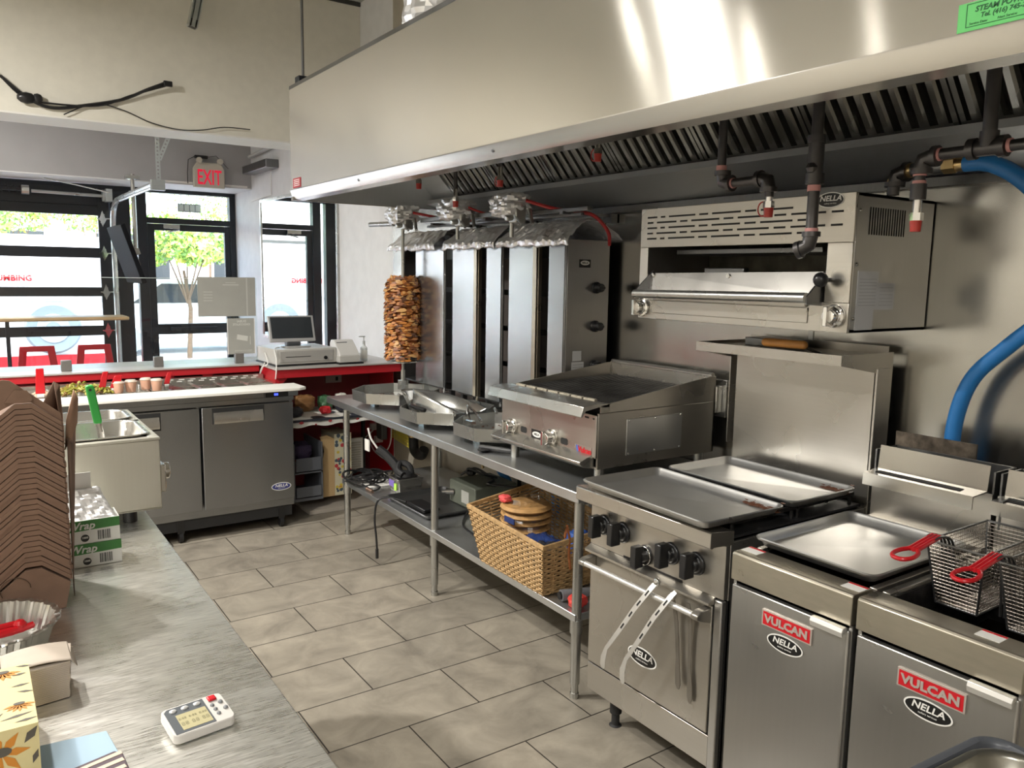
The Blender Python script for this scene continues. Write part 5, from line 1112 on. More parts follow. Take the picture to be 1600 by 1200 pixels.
# steel tin with a black tool
t = thing('small_steel_pan', 'small steel food pan with purple label holding black tool', 'pan', (2.12, 4.20, SZ))
def pan(mb, x0, x1, y0, y1, z0, z1, t_=.0015, lip=.008, tp=.008):
    A = [(x0-lip, y0-lip, z1), (x1+lip, y0-lip, z1), (x1+lip, y1+lip, z1), (x0-lip, y1+lip, z1)]
    A2 = [(a, b_, z1-.004) for a, b_, q in A]
    B_ = [(x0, y0, z1-.001), (x1, y0, z1-.001), (x1, y1, z1-.001), (x0, y1, z1-.001)]; B2 = [(x0-t_, y0-t_, z1-.005), (x1+t_, y0-t_, z1-.005), (x1+t_, y1+t_, z1-.005), (x0-t_, y1+t_, z1-.005)]
    C_ = [(x0+tp, y0+tp, z0+t_), (x1-tp, y0+tp, z0+t_), (x1-tp, y1-tp, z0+t_), (x0+tp, y1-tp, z0+t_)]; C2 = [(x0+tp, y0+tp, z0), (x1-tp, y0+tp, z0), (x1-tp, y1-tp, z0), (x0+tp, y1-tp, z0)]
    vs = A2+A+B_+C_+C2+B2; fs = []
    for a, b_ in ((0, 4), (4, 8), (8, 12)): 
        for i in range(4): fs.append((a+i, a+(i+1) % 4, b_+(i+1) % 4, b_+i))
    fs.append((12, 13, 14, 15)); fs.append((19, 18, 17, 16))
    for i in range(4): j = (i+1) % 4; fs += [(16+i, 16+j, 20+j, 20+i), (20+i, 20+j, j, i)]
    return mb.add(vs, fs)
pan(MB(), 2.045, 2.20, 4.13, 4.27, SZ+.001, SZ+.095).build('pan_body', S_PAN, t, bev=.003)
MB().mt(0).box(2.043, 2.046, 4.20, 4.262, SZ+.035, SZ+.072).mt(1).box(2.042, 2.045, 4.165, 4.195, SZ+.02, SZ+.06).build('label', [mat('purple', (.20, .14, .45), .4), mat('lime', (.45, .75, .10), .4)], t)
t2 = thing('black_cable_clump', 'clump of black cable and plug stuffed into the small steel pan', 'cable', (2.13, 4.22, SZ+.09))
MB().tube(smooth([(2.10, 4.22, SZ+.06), (2.10, 4.27, SZ+.13), (2.06, 4.33, SZ+.20), (2.02, 4.37, SZ+.24)]), .028, 10).tube(smooth([(2.16, 4.20, SZ+.06), (2.16, 4.22, SZ+.14), (2.12, 4.26, SZ+.16), (2.08, 4.22, SZ+.13), (2.09, 4.17, SZ+.11)]), .020, 9).ball((2.12, 4.21, SZ+.095), .055, 12, (1, 1, .6)).build('black_cable', BLACKM, t2)
MB().tube(smooth([(2.02, 4.37, SZ+.24), (1.99, 4.40, SZ+.30), (1.985, 4.43, SZ+.36)]), .006, 6).box(1.975, 1.982, 4.40, 4.46, SZ+.22, SZ+.29).build('paper_tag', PAPER, t2)
t = thing('black_cable_coil', 'loose coils of black cable around the far table leg', 'cable', (2.02, 4.52, SZ))
mb = MB(); random.seed(9)
for k in range(9):
    r1, r2 = rnd(.06, .13), rnd(.05, .10); cx, cy = 2.02+rnd(-.05, .08), 4.52+rnd(-.07, .05); ph = rnd(0, 6); mb.tube([(cx+r1*math.cos(a+ph), cy+r2*math.sin(a+ph)*1.3, SZ+.012+k*.006+.012*math.sin(a*2+ph)) for a in [2*PI*i/24 for i in range(24)]], .0065, 6, closed=True)
mb.tube(smooth([(1.98, 4.40, SZ+.02), (2.0, 4.30, SZ+.02), (1.94, 4.25, SZ+.016), (1.93, 4.32, SZ+.02), (1.92, 4.38, SZ+.03)]), .006, 6)
mb.build('black_cable', BLACKP, t)
MB().cyl((1.925, 4.32, SZ+.013), (1.93, 4.25, SZ+.013), .011).build('jack', mat('copper jack', (.5, .33, .25), .3, 1), t)
o = MB().box(1.96, 2.20, 4.36, 4.66, SZ+.0006, SZ+.010).build('white_board', PAPER, None, bev=.003); tag(o, 'flat pale board under the black cable coils on the undershelf', 'board')
# pipes and hoses on the wall behind
for i, (y, lab) in enumerate(((3.86, 'blue gas hose low behind work table, left of the three'), (3.35, 'blue gas hose low behind the wicker basket'), (2.68, 'short blue gas hose low behind the basket near the range'))):
    o = MB().tube(smooth([(2.56, y+.12, .80), (2.56, y+.08, .62), (2.575, y, .50), (2.60, y-.05, .44), (2.61, y-.06, .38), (2.61, y-.06, .36)] if i == 0 else [(2.58, y, .80), (2.58, y, .6), (2.59, y-.01, .45), (2.60, y-.03, .36)]), .022, 10).build('blue_gas_hose', BLUEH); tag(o, lab, 'gas hose')
t = thing('drain_pipe', 'black drain pipe with bend behind far end of the work table', 'pipe', (2.58, 4.95, 0))
MB().tube(smooth([(2.58, 4.98, .80), (2.58, 4.98, .62), (2.58, 4.98, .44), (2.58, 4.94, .39), (2.58, 4.86, .39), (2.58, 4.82, .44)]), .035, 12).build('pipe_body', BLACKM, t)
MB().cyl((2.58, 4.98, .50), (2.58, 4.98, .515), .038, n=16).build('brass_ring', BRASS, t)
for i, (y, z0, z1, m_, r, lab) in enumerate(((4.12, .45, .62, BRASS, .009, 'short copper pipe stub on lower wall'), (3.72, .36, .8, BLACKM, .012, 'thin black conduit on lower wall behind power box'), (3.06, .36, .80, S_PIPE, .018, 'iron gas pipe on lower wall behind basket, left one'), (2.98, .36, .80, S_PIPE, .020, 'iron gas pipe on lower wall behind basket, right one'))):
    o = MB().cyl((2.62, y, z0), (2.62, y, z1), r).build('wall_pipe', m_); tag(o, lab, 'pipe')
o = MB().box(2.61, 2.648, 3.25, 4.6, .12, .30).build('wall_ledge', P_TAN, None); tag(o, 'low tan ledge along the wall behind work table', 'ledge')
# ================================================================== left steel counter and what stands on it
t = thing('steel_counter', 'scratched stainless worktop counter running along the left foreground', 'counter', (0, 1.2, 0))
scr = steel('scratched steel', (.76, .75, .71), .27, (34, 420, 5), .0, .15, .05, fs=1, streak=2.8, metal=.93)
MB().box(-.75, .428, -.4, 3.05, .862, .90).build('worktop', scr, t, bev=.003)
MB().box(-.72, .39, -.38, 3.0, .12, .15).build('undershelf', S_TABLE, t)
for x in (-.70, .375):
    for y in (-.35, 1.3, 2.95): MB().cyl((x, y, 0), (x, y, .862), .019, n=12).build('leg', S_LEG, t)
# stack of nested kraft boxes
proto = thing('kraft_food_box', 'folded kraft food box nested in the tall stack on the left counter', 'box', (.05, 2.03, .905), 0, 'nested kraft food boxes on the counter')
prof = [(-.10, -.145), (.073, 0), (.104, 0), (.158, -.043)]
mb = MB(); T = .0100
up = [(x, z+T) for x, z in prof]; mb.prism(prof+up[::-1], 'y', 1.955, 2.16)
mb.build('front_wall', KRAFT, proto, ang=10)
mb = MB().box(.1585, .1615, 1.957, 2.16, -.0430, -.0325)
mb.build('side_flap', KRAFT, proto, ang=10)
for ch in proto.children:
    for v in ch.data.vertices: v.co += Vector((.05, 2.03, .905))  # built relative to the origin below
ORD = ['', 'topmost', 'second', 'third', 'fourth', 'fifth', 'sixth', 'seventh', 'eighth', 'ninth', 'tenth', 'eleventh', 'twelfth', 'thirteenth', 'fourteenth', 'fifteenth', 'sixteenth', 'seventeenth', 'eighteenth', 'nineteenth', 'twentieth']+['twenty-'+w for w in ('first', 'second', 'third', 'fourth', 'fifth', 'sixth', 'seventh', 'eighth', 'ninth')]+['thirtieth', 'thirty-first', 'thirty-second', 'thirty-third', 'thirty-fourth']
NB = 31; z0 = 1.005; dz = .0116
proto.location = (0, 0, z0)
for ch in proto.children:
    for v in ch.data.vertices: v.co -= Vector((.0, .0, .0))
for k in range(1, NB):
    o = dup(proto, (rnd(-.0012, .0012), rnd(-.002, .002), z0+k*dz), label='folded kraft food box in nested stack on left counter, %s from the top' % ORD[NB-k+1])
proto['label'] = 'folded kraft food box just above the lowest one of the nested stack'
base = thing('kraft_food_box', 'lowest kraft food box of the stack, its whole front panel showing', 'box', (.05, 2.03, .901), 0, None)
MB().prism([(-.14, .901), (.145, .901), (.157, .958), (.104, .999), (.073, .999), (-.04, .905)], 'y', 1.95, 2.15).build('front_wall', KRAFT, base, ang=10)
mb = MB().tube([(.040+.028*math.cos(a)+.012, 1.949, .962+.026*math.sin(a)) for a in [PI*.0+i*PI/12 for i in range(15)]], .0009, 5); mb.build('tab_slot', mat('kraft shadow line', (.06, .035, .02), .9), base)
top = thing('kraft_food_box', 'topmost kraft food box with its big lid flap and tab raised', 'box', (.05, 2.03, 1.36), 0, None)
zt = z0+(NB-1)*dz+.0105
mb = MB().prism([(-.12, zt-.10), (.073, zt+.001), (.104, zt+.001), (.159, zt-.044), (.158, zt-.026), (.068, zt+.050), (.055, zt+.052), (-.12, zt+.02)], 'y', 1.962, 1.966); mb.build('lid_flap', KRAFT, top, ang=10)
mb = MB().prism([(.055, zt+.004), (.075, zt+.030), (.098, zt+.028), (.108, zt+.008), (.100, zt+.0015), (.078, zt+.0015)], 'y', 1.958, 1.9615); mb.build('tab', KRAFT, top, ang=10)
mb = MB().add([(.125, 1.985, zt-.01), (.150, 1.99, zt+.040), (.162, 2.01, zt+.03), (.163, 2.02, zt-.04)], [(0, 1, 2, 3)]); mb.add([(.150, 1.99, zt+.040), (.162, 2.01, zt+.03), (.168, 2.05, zt-.06), (.158, 1.99, zt-.05)], [(0, 1, 2, 3)]); o = mb.build('dust_flap', KRAFT, top, ang=10, fix=False); o.modifiers.new('th', 'SOLIDIFY').thickness = .0015
mb = MB().add([(.166, 2.02, zt-.12), (.173, 2.03, zt-.055), (.193, 2.05, zt+.012), (.202, 2.06, zt-.01), (.198, 2.07, zt-.07), (.183, 2.05, zt-.10)], [(0, 1, 2, 3, 4, 5)]); o = mb.build('dust_flap', KRAFT2, top, ang=10, fix=False); o.modifiers.new('th', 'SOLIDIFY').thickness = .0015
mb = MB().add([(.166, 2.0, .905), (.170, 2.0, zt-.09), (.180, 2.05, zt-.10), (.196, 2.08, zt-.07), (.192, 2.09, zt-.14), (.180, 2.10, zt-.30), (.170, 2.06, .905)], [(0, 1, 2, 3, 4, 5, 6)])
o = mb.build('kraft_sheet', KRAFT, None, ang=10, fix=False); o.modifiers.new('th', 'SOLIDIFY').thickness = .0015; tag(o, 'loose kraft sheet standing against right side of the box stack', 'cardboard')
# foil wrap boxes
def wrapbox(lab, z, shift, op):
    t = thing('foil_wrap_box', lab, 'box', (.1, 2.26, z), 0, 'foil wrap boxes')
    X1 = .296+shift; W_ = mat('box white', (.66, .66, .62), .55); G_ = mat('box green', (.035, .17, .03), .5)
    MB().mt(0).box(-.05, X1, 2.20, 2.202, z, z+.060).box(-.05, X1, 2.285, 2.287, z, z+.060).box(X1-.002, X1, 2.202, 2.285, z, z+.060).box(-.05, X1-.002, 2.202, 2.285, z, z+.002).build('carton', W_, t)
    mb = MB().mt(0).prism([(-.05, z+.0600), (X1, z+.0600), (X1, z+.036), (.215+shift, z+.034), (-.05, z+.022)], 'y', 2.1990, 2.1999)
    mb.mt(1).text('Wrap', (.207+shift, 2.1989, z+.0455), (1, 0, 0), (0, 0, 1), .027, .0002, bold=.0006, shear=.25)
    mb.mt(2)
    x = .245+shift
    for w, g in ((.0022, .0012), (.001, .001), (.0018, .0018), (.0012, .001), (.0024, .001), (.001, .0016), (.0018, .0022), (.0022, .001), (.001, .0012), (.0018, 0)): mb.box(x, x+w, 2.1993, 2.1999, z+.006, z+.030); x += w+g
    ctr = Vector((.216+shift, 2.1994, z+.014)); 
    mb.add([ctr+Vector((.0095*math.cos(2*PI*i/20), 0, .0095*math.sin(2*PI*i/20))) for i in range(20)], [tuple(range(20))])
    mb.mt(1).text('1000', (.216+shift, 2.1990, z+.015), (1, 0, 0), (0, 0, 1), .007, .0001, bold=.0002)
    mb.build('printed_front', [G_, W_, LABELB], t, fix=False)
    return t
wrapbox('lower of two green and white foil wrap boxes on counter', .901, 0, False)
w2 = wrapbox('upper green and white foil wrap box, open with foil sheets pulled up', .962, -.002, True)
MB().box(.02, .243, 2.287, 2.289, 1.02, 1.125).build('open_lid', mat('box inside grey', (.60, .60, .57), .6), w2)
random.seed(21)
mb = MB(); mb.grid(lambda u, v: Vector((.0+.262*u+.03*(1-v)*u, 2.205+.078*v, 1.018+.065*v**1.3+.012*math.sin(PI*v)*(1-u)+foil_noise((u*3, v*4, 1.3), .003))), 34, 16)
o = mb.build('foil_sheet', FOIL, None, ang=8); o.modifiers.new('th', 'SOLIDIFY').thickness = .001; tag(o, 'crinkled foil sheets rising out of the upper wrap box', 'foil')
# round foil pan with red tongs
t = thing('foil_pan', 'round crinkled foil pan holding red plastic tongs, left foreground', 'foil pan', (-.005, 1.835, .90))
mb = MB(); n = 180; vs = []; prof = [(.0, .903), (.088, .903), (.092, .905), (.108, .955), (.1165, .9565), (.118, .953), (.1155, .9505), (.109, .951), (.0935, .903), (.089, .901), (.0, .901)]
for i, (r, z) in enumerate(prof):
    for j in range(n):
        a = 2*PI*j/n; w = .0017*math.sin(a*60)*(1 if 2 <= i <= 4 or 6 <= i <= 8 else .2)+.0012*math.sin(a*23+1); 
        rr = r+(w if 0 < r else 0); vs.append((-.005+rr*math.cos(a)*1.09, 1.80+rr*math.sin(a)*1.05, z+(.001*math.sin(a*37) if i > 2 and i < 8 else 0)))
mb.add(vs, [(i*n+j, i*n+(j+1) % n, (i+1)*n+(j+1) % n, (i+1)*n+j) for i in range(len(prof)-1) for j in range(n)])
mb.build('pan_body', mat('foil pan metal', (.62, .61, .58), .30, 1), t, ang=25)
t = thing('red_tongs', 'red plastic tongs lying in the round foil pan', 'tongs', (0, 1.8, .91))
MB().tube(smooth([(-.14, 1.775, .925), (-.05, 1.80, .925), (.02, 1.815, .924), (.05, 1.822, .923), (.078, 1.832, .924)]), [.009]*8+[.009]*8+[.008]*4+[.007]*4+[.003], 8).build('arm', REDH, t)
MB().tube(smooth([(-.14, 1.805, .927), (-.05, 1.825, .928), (.03, 1.835, .93), (.055, 1.84, .93)]), .007, 8).ball((.052, 1.828, .929), .013, 10).build('arm', REDH, t)
# napkins
t = thing('napkin_stack', 'stack of light brown folded paper napkins beside the foil pan', 'napkins', (.06, 1.56, .90))
NAP = mat('napkin', (.42, .36, .30), .9, noise=.05, bscale=30)
mb = MB(); random.seed(8)
for k in range(20):
    z = .9015+k*.0033; dx = .0007*math.sin(k*.8)+k*.0002; b_ = .004*math.sin(k/19*PI)
    def fn(u, v, z=z, dx=dx): return Vector((-.02+.135*u+dx, 1.525+.095*v+.002*math.sin(k), z+.006*math.sin(PI*u)*(k/19)+.0028))
    P0 = [(.02+dx, 1.524+rnd(-.002, .002)), (.055+dx, 1.514), (.110+dx, 1.521), (.118+dx, 1.597), (.06, 1.607), (.015, 1.60)]
    mb.prism(P0, 'z', z, z+.0029)
mb.build('napkin_layers', NAP, t)
mb = MB(); mb.grid(lambda u, v: Vector((.012+.113*u, 1.520+.083*v, .9682+.006*math.sin(PI*u)-.012*max(0, u-.93)/.07)), 12, 8); o = mb.build('top_napkin', NAP, t); o.modifiers.new('th', 'SOLIDIFY').thickness = .0012
# tissue box
t = thing('tissue_box', 'yellow tissue box printed with orange daisies, cut by left edge', 'tissue box', (-.07, 1.37, .90))
TB = mat('tissue box yellow', (.56, .48, .24), .5); OR = mat('petal orange', (.50, .19, .012), .5); OL = mat('leaf dark', (.07, .06, .045), .5); GR = mat('tissue grey', (.33, .33, .33), .7)
TBX = MB().box(-.19, .050, 1.266, 1.476, .9005, 1.0)
mb = MB(); 
def flower(mb, C, R, U, r, half=True):
    R = Vector(R); U = Vector(U); N = R.cross(U); C = Vector(C)
    n = 7; mb.mt(0)
    for k in range(n):
        a = PI+PI*(k+.5)/n if half else 2*PI*k/n
        d = R*math.cos(a)+U*math.sin(a); s = N.cross(d)
        mb.add([C+N*.0006, C+d*r*.5-s*r*.17+N*.0006, C+d*r+N*.0006, C+d*r*.5+s*r*.17+N*.0006], [(0, 1, 2, 3)])
    mb.mt(1).add([C+N*.0012+R*r*.36*math.cos(2*PI*i/14)+U*(r*.2*math.sin(2*PI*i/14)+r*.1) for i in range(14)], [tuple(range(14))])
def leaf(mb, C, R, U, a, l, w):
    R = Vector(R); U = Vector(U); N = R.cross(U); C = Vector(C); d = R*math.cos(a)+U*math.sin(a); s = N.cross(d)
    mb.mt(1).add([C-d*l+N*.0005, C-s*w+N*.0005, C+d*l+N*.0005, C+s*w+N*.0005], [(0, 1, 2, 3)])
TR, TU = (1, 0, 0), (0, 1, 0)
for c, r in (((.013, 1.455, 1.0), .026), ((.03, 1.335, 1.0), .022), ((-.06, 1.45, 1.0), .026)): flower(mb, c, TR, TU, r)
for c, a, l in (((.043, 1.468, 1.0), -.3, .012), ((.035, 1.44, 1.0), .1, .010), ((.035, 1.40, 1.0), .05, .013), ((.04, 1.375, 1.0), -.35, .012), ((.025, 1.300, 1.0), .2, .022), ((.036, 1.283, 1.0), .1, .015), ((.0, 1.31, 1.0), .8, .013)): leaf(mb, c, TR, TU, a, l, .0035)
FR, FU = (1, 0, 0), (0, 0, 1)
flower(mb, (.003, 1.266, .965), FR, FU, .036, False); flower(mb, (.012, 1.266, .91), FR, FU, .028, False)
leaf(mb, (.040, 1.266, .985), FR, FU, .9, .014, .006); leaf(mb, (.044, 1.266, .95), FR, FU, 1.2, .011, .004)
TBX.mi = [2]*len(TBX.mi); TBX.merge(mb).build('carton', [OR, OL, TB], t, fix=False)
mb = MB().mt(0).prism([(-.02+.042*math.cos(2*PI*i/28)-.02, 1.375+.048*math.sin(2*PI*i/28)) for i in range(28)], 'z', 1.0002, 1.0012)
mb.mt(1).add([(-.03, 1.34, 1.001), (.0, 1.36, 1.001), (-.008, 1.40, 1.012), (-.03, 1.39, 1.02)], [(0, 1, 2, 3)])
mb.build('tissue_opening', [GR, mat('tissue pale', (.6, .6, .58), .8)], t)
# kitchen timer, slightly tilted
t = thing('kitchen_timer', 'white digital kitchen timer with red button lying on the counter', 'timer', (.277, 1.305, .90))
M = Matrix.Translation((.276, 1.303, .9135)) @ Matrix.Rotation(math.radians(7), 4, 'Z') @ Matrix.Rotation(math.radians(9), 4, 'X') @ Matrix.Scale(1.0, 4)
def rr(w, h, r, n=5):
    out = []
    for sx, sy, st in ((1, 1, 0), (-1, 1, 1), (-1, -1, 2), (1, -1, 3)):
        for i in range(n+1): an = (st+i/n)*PI/2; out.append((sx*(w-r)+r*math.cos(an), sy*(h-r)+r*math.sin(an)))
    return out
mb = MB().prism(rr(.050, .037, .010), 'z', -.006, .011).xf(M); mb.build('timer_case', mat('timer white', (.56, .54, .51), .35), t, bev=.002)
MB().prism([(-.046, -.033), (.018, -.033), (.018, .033), (-.040, .033), (-.046, .027)], 'z', .011, .0116).xf(M).build('display_bezel', mat('bezel grey', (.10, .11, .12), .3), t)
mb = MB().mt(0).box(-.033, .015, -.028, .012, .0116, .0120).mt(1)
for k in range(3):
    mb.text('8:88', (-.0255+k*.0165, 0.0, .0121), (1, 0, 0), (0, 1, 0), .0075, .0001); mb.text('88', (-.0255+k*.0165, -.014, .0121), (1, 0, 0), (0, 1, 0), .0125, .0001)
mb.xf(M).build('lcd', [mat('lcd olive', (.44, .40, .24), .25), mat('lcd digits', (.27, .25, .15), .3)], t, fix=False)
mb = MB()
for x in (-.033, -.014, .006): mb.ball((x, .0235, .0125), .0052, 10, (1.2, .8, .6))
mb.xf(M).build('start_button', mat('button silver', (.75, .75, .75), .25, .3), t)
MB().box(.024, .038, .018, .031, .011, .015).xf(M).build('red_button', LABELR, t, bev=.003, label='red square button')
mb = MB()
for x, y, r in ((.026, .008, .0036), (.027, -.004, .0036), (.028, -.016, .0036), (.0405, .010, .0042), (.0425, -.008, .0042)): mb.ball((x, y, .012), r, 10, (1, 1, .8))
mb.xf(M).build('small_button', mat('button grey', (.22, .23, .24), .3), t)
MB().box(-.022, -.017, .037, .041, -.002, .008).xf(M).build('kickstand_tip', BLACKP, t)
# blue sheet and patterned case at bottom edge
o = MB().prism([(.02, 1.30), (.055, 1.372), (.147, 1.362), (.155, 1.28), (.13, 1.20), (.02, 1.20)], 'z', .9005, .906).build('blue_folder', mat('pale blue card', (.30, .42, .53), .6), None, bev=.001); tag(o, 'pale blue folded card on counter at the bottom left edge', 'card')
t = thing('patterned_case', 'brown and cream striped flat case lying over the blue card at bottom', 'case', (.10, 1.2, .906))
mb = MB().prism([(.07, 1.10), (.066, 1.262), (.148, 1.283), (.158, 1.27), (.165, 1.10)], 'z', .9065, .913); mb.build('case_body', mat('brown cream', (.07, .045, .06), .5), t, bev=.002)
mb = MB()
for k in range(6): mb.prism([(.075+.0*k, 1.255-k*.018), (.155, 1.277-k*.020), (.157, 1.268-k*.020), (.075, 1.248-k*.018)], 'z', .9132, .9137)
mb.build('cream_stripes', mat('cream stripe', (.60, .50, .38), .5), t)
def rpan(x0, x1, y0, y1, z0, z1, r=.04, lip=.012, tp=.012):
    cx, cy, w, h = (x0+x1)/2, (y0+y1)/2, (x1-x0)/2, (y1-y0)/2; mb = MB()
    def ring(d, rad, z): return [Vector((cx+a, cy+b_, z)) for a, b_ in rr(w+d, h+d, max(rad, .004), 8)]
    rs = [ring(lip-.001, r+lip, z1-.004), ring(lip, r+lip, z1-.001), ring(lip-.003, r+lip-.003, z1), ring(.001, r, z1-.001), ring(-.002, r-.002, z1-.006), ring(-tp*.5, r-.004, z1-.03), ring(-tp*.5-.004, r-.006, z1-.034), ring(-tp, r-.008, z0+.012), ring(-tp-.008, r-.016, z0+.002), ring(-tp-.014, r-.02, z0+.001),
          ring(-tp-.012, r-.02, z0-.0004), ring(-tp+.001, r-.006, z0+.010), ring(-.0005, r, z1-.008), ring(lip-.004, r+lip, z1-.006)]
    k = len(rs[0]); vs = [p for q in rs for p in q]; n_ = len(rs)
    fs = [(i*k+j, i*k+(j+1) % k, ((i+1) % n_)*k+(j+1) % k, ((i+1) % n_)*k+j) for i in range(n_) if i != 9 for j in range(k)]
    fs += [tuple(9*k+j for j in range(k)), tuple(10*k+j for j in range(k))[::-1]]
    return mb.add(vs, fs)
# food warmer on the counter end with pans, ladle
t = thing('food_warmer', 'stainless countertop food warmer with two steel pans at end of the counter', 'food warmer', (.2, 2.8, .90))
WY0, WY1, WX0, WX1 = 2.50, 3.06, .04, .452
S_WARM = steel('warmer steel', (.62, .60, .53), .42, (60, 60, 1), .04, .06, .05)
MB().box(WX0, WX1, WY0, WY0+.012, .944, 1.150).box(WX0, WX1, WY1-.012, WY1, .944, 1.150).box(WX0, WX0+.012, WY0+.012, WY1-.012, .944, 1.150).box(WX1-.012, WX1, WY0+.012, WY1-.012, .944, 1.150).box(WX0, WX1, WY0, WY1, .940, .944).build('casing', S_WARM, t, bev=.003)
mb = MB().frame(WX0-.002, WX1+.002, WY0-.002, WY1+.002, 1.150, 1.158, .03, 'z').box(WX0, WX1, 2.81, 2.835, 1.150, 1.158); mb.build('top_rim', S_WARM, t, bev=.002)
for x in (WX0+.04, .37):
    for y in (WY0+.05, WY1-.05): MB().cyl((x, y, .9005), (x, y, .940), .020, n=12).build('foot', BLACKP, t)
MB().cyl((WX1, 2.545, 1.045), (WX1+.032, 2.545, 1.045), .025, n=18).box(WX1, WX1+.018, 2.515, 2.575, .985, 1.07).build('control_knob', CHROME, t, bev=.004)
for i, (a, c, lab) in enumerate(((2.535, 2.80, 'steel food pan in the warmer, nearer one holding the ladle'), (2.845, 3.03, 'steel food pan in the warmer, farther one'))):
    p = thing('warmer_pan', lab, 'pan', (.25, (a+c)/2, 1.0), 0, 'pans in the warmer')
    rpan(.085, .425, a, c, .99 if i == 0 else 1.0, 1.166).build('pan_body', S_PAN, p, ang=50)
t = thing('ladle', 'steel ladle with bright green handle standing in the warmer pan', 'ladle', (.30, 2.68, 1.0))
GRN = mat('green grip', (.03, .30, .05), .35)
MB().tube(smooth([(.326, 2.655, 1.02), (.318, 2.66, 1.14), (.311, 2.665, 1.19)]), [.010]*4+[.0095]*4+[.009]*4+[.009], 10).lathe([(.03, .996), (.032, 1.02), (.03, 1.02), (.0, .998)], (.318, 2.655, 0), 16).build('ladle_shaft', CHROME, t)
mb = MB(); mb.prism([(.300, 1.185), (.321, 1.185), (.322, 1.195), (.306, 1.298), (.302, 1.304), (.286, 1.304), (.282, 1.298)], 'y', 2.655, 2.672); mb.build('grip', GRN, t, bev=.005)
MB().cyl((.2945, 2.6535, 1.290), (.2945, 2.6555, 1.290), .004, n=10).build('hang_hole', DARK, t)
# nested steel pan on dark tray in the lower right corner on a small side table
t = thing('side_table', 'small steel side table just below the frame at lower right', 'table', (.9, .2, 0))
MB().box(.62, 1.13, -.25, .47, .89, .925).build('table_top', S_TABLE, t, bev=.003)
for x in (.65, 1.10):
    for y in (-.22, .44): MB().cyl((x, y, 0), (x, y, .89), .016, n=10).build('leg', S_LEG, t)
Mx = Matrix.Translation((.925, .275, 0)) @ Matrix.Rotation(math.radians(-4), 4, 'Z')
o = rpan(-.248, .248, -.232, .232, .926, 1.000, r=.03).xf(Mx).build('black_tray', mat('dark grey pan', (.07, .075, .085), .4), None, ang=50); tag(o, 'dark grey outer pan under the steel pan at lower right corner', 'pan')
o = rpan(-.225, .225, -.21, .21, .930, 1.006, r=.055).xf(Mx).build('steel_pan', steel('dull pan steel', (.30, .29, .25), .28, (8, 8, 8), .0, .1, .06), None, ang=50); tag(o, 'steel food pan nested in dark pan at lower right corner', 'pan')
# ================================================================== refrigerated prep table
t = thing('prep_refrigerator', 'stainless refrigerated prep table with two doors and white cutting board', 'prep fridge', (1.0, 5.3, 0))
PX0, PX1, PY0 = .20, 1.705, 4.95
MB().box(PX0, PX1, PY0+.03, 5.62, .14, .862).build('cabinet', S_PREP, t, bev=.003)
MB().box(PX0, PX1, PY0+.002, PY0+.028, .835, .862).build('top_rail', S_PREP, t)
MB().box(PX0+.02, PX1-.015, PY0+.035, 5.56, .072, .138).build('kick_base', BLACKM, t)
for x in (.3, 1.0, 1.62):
    for y in (5.0, 5.5): MB().cyl((x-.012, y, .035), (x+.012, y, .035), .035, n=16).box(x-.02, x+.02, y-.02, y+.02, .06, .138).build('caster', BLACKP, t)
for i, (a, c) in enumerate(((1.135, 1.695), (.565, 1.122), (.205, .555))):
    dr = MB().box(a, c, PY0-.012, PY0, .195, .828).build('door', S_PREP, t, bev=.004)
    m = MB().mt(0).box(a+.06, min(c-.18, a+.375), PY0-.0135, PY0-.0118, .725, .822) if i < 2 else MB().mt(0).box(a+.05, c-.05, PY0-.0135, PY0-.0118, .725, .822)
    if i == 1: m = MB().mt(0).box(.60, .905, PY0-.0135, PY0-.0118, .715, .820)
    m.build('handle_recess', DARK, dr)
    a2, c2 = ((a+.068, a+.367) if i == 0 else (.608, .897) if i == 1 else (a+.055, c-.055))
    m = MB().prism([(PY0-.030, .745), (PY0-.014, .795), (PY0-.0136, .795), (PY0-.0136, .727), (PY0-.026, .727)], 'x', a2, c2); m.build('pull_handle', S_PAN, dr)
oval_badge('maker_badge', t, (1.608, PY0-.0125, .283), (1, 0, 0), (0, 0, 1), .064, .026, back=mat('badge blue', (.03, .035, .16), .35))
m = MB().mt(0).box(1.52, 1.665, PY0-.015, PY0+.002, .866, .898).mt(1).box(1.575, 1.60, PY0-.0158, PY0-.015, .875, .889); m.build('thermostat_panel', [BLACKP, emit('blue led', (.05, .08, .9), 2.5)], t)
MB().box(PX0, PX1+.03, PY0-.0, PY0+.02, .863, .898).build('front_rail', S_PREP, t, bev=.002)
o = MB().prism([(PX0-.05, PY0-.035), (PX1+.03, PY0-.035), (PX1+.082, PY0+.0), (PX1+.075, 5.16), (PX0-.05, 5.16)], 'z', .899, .917).build('cutting_board', mat('cutting board', (.80, .79, .74), .5, noise=.04), None, bev=.003); tag(o, 'long white cutting board along front of the prep fridge', 'cutting board')
mb = MB(); mb.box(PX0, PX1, 5.165, 5.20, .862, .905).box(PX0, PX1, 5.575, 5.62, .862, .935).box(PX0, PX0+.03, 5.20, 5.575, .862, .905).box(PX1-.03, PX1, 5.20, 5.575, .862, .905).box(1.02, 1.05, 5.20, 5.575, .862, .907).box(PX0+.03, PX1-.03, 5.20, 5.575, .862, .866)
mb.mt(1)
for k in range(9): mb.box(1.06+k*.07, 1.095+k*.07, 5.5742, 5.575, .912, .918); mb.box(1.075+k*.07, 1.11+k*.07, 5.5742, 5.575, .924, .930)
mb.build('pan_rail', [S_PAN, LABELW], t)
mb = MB()
for k in range(1, 4): mb.box(1.05+k*.156-.012, 1.05+k*.156+.012, 5.20, 5.575, .899, .906)
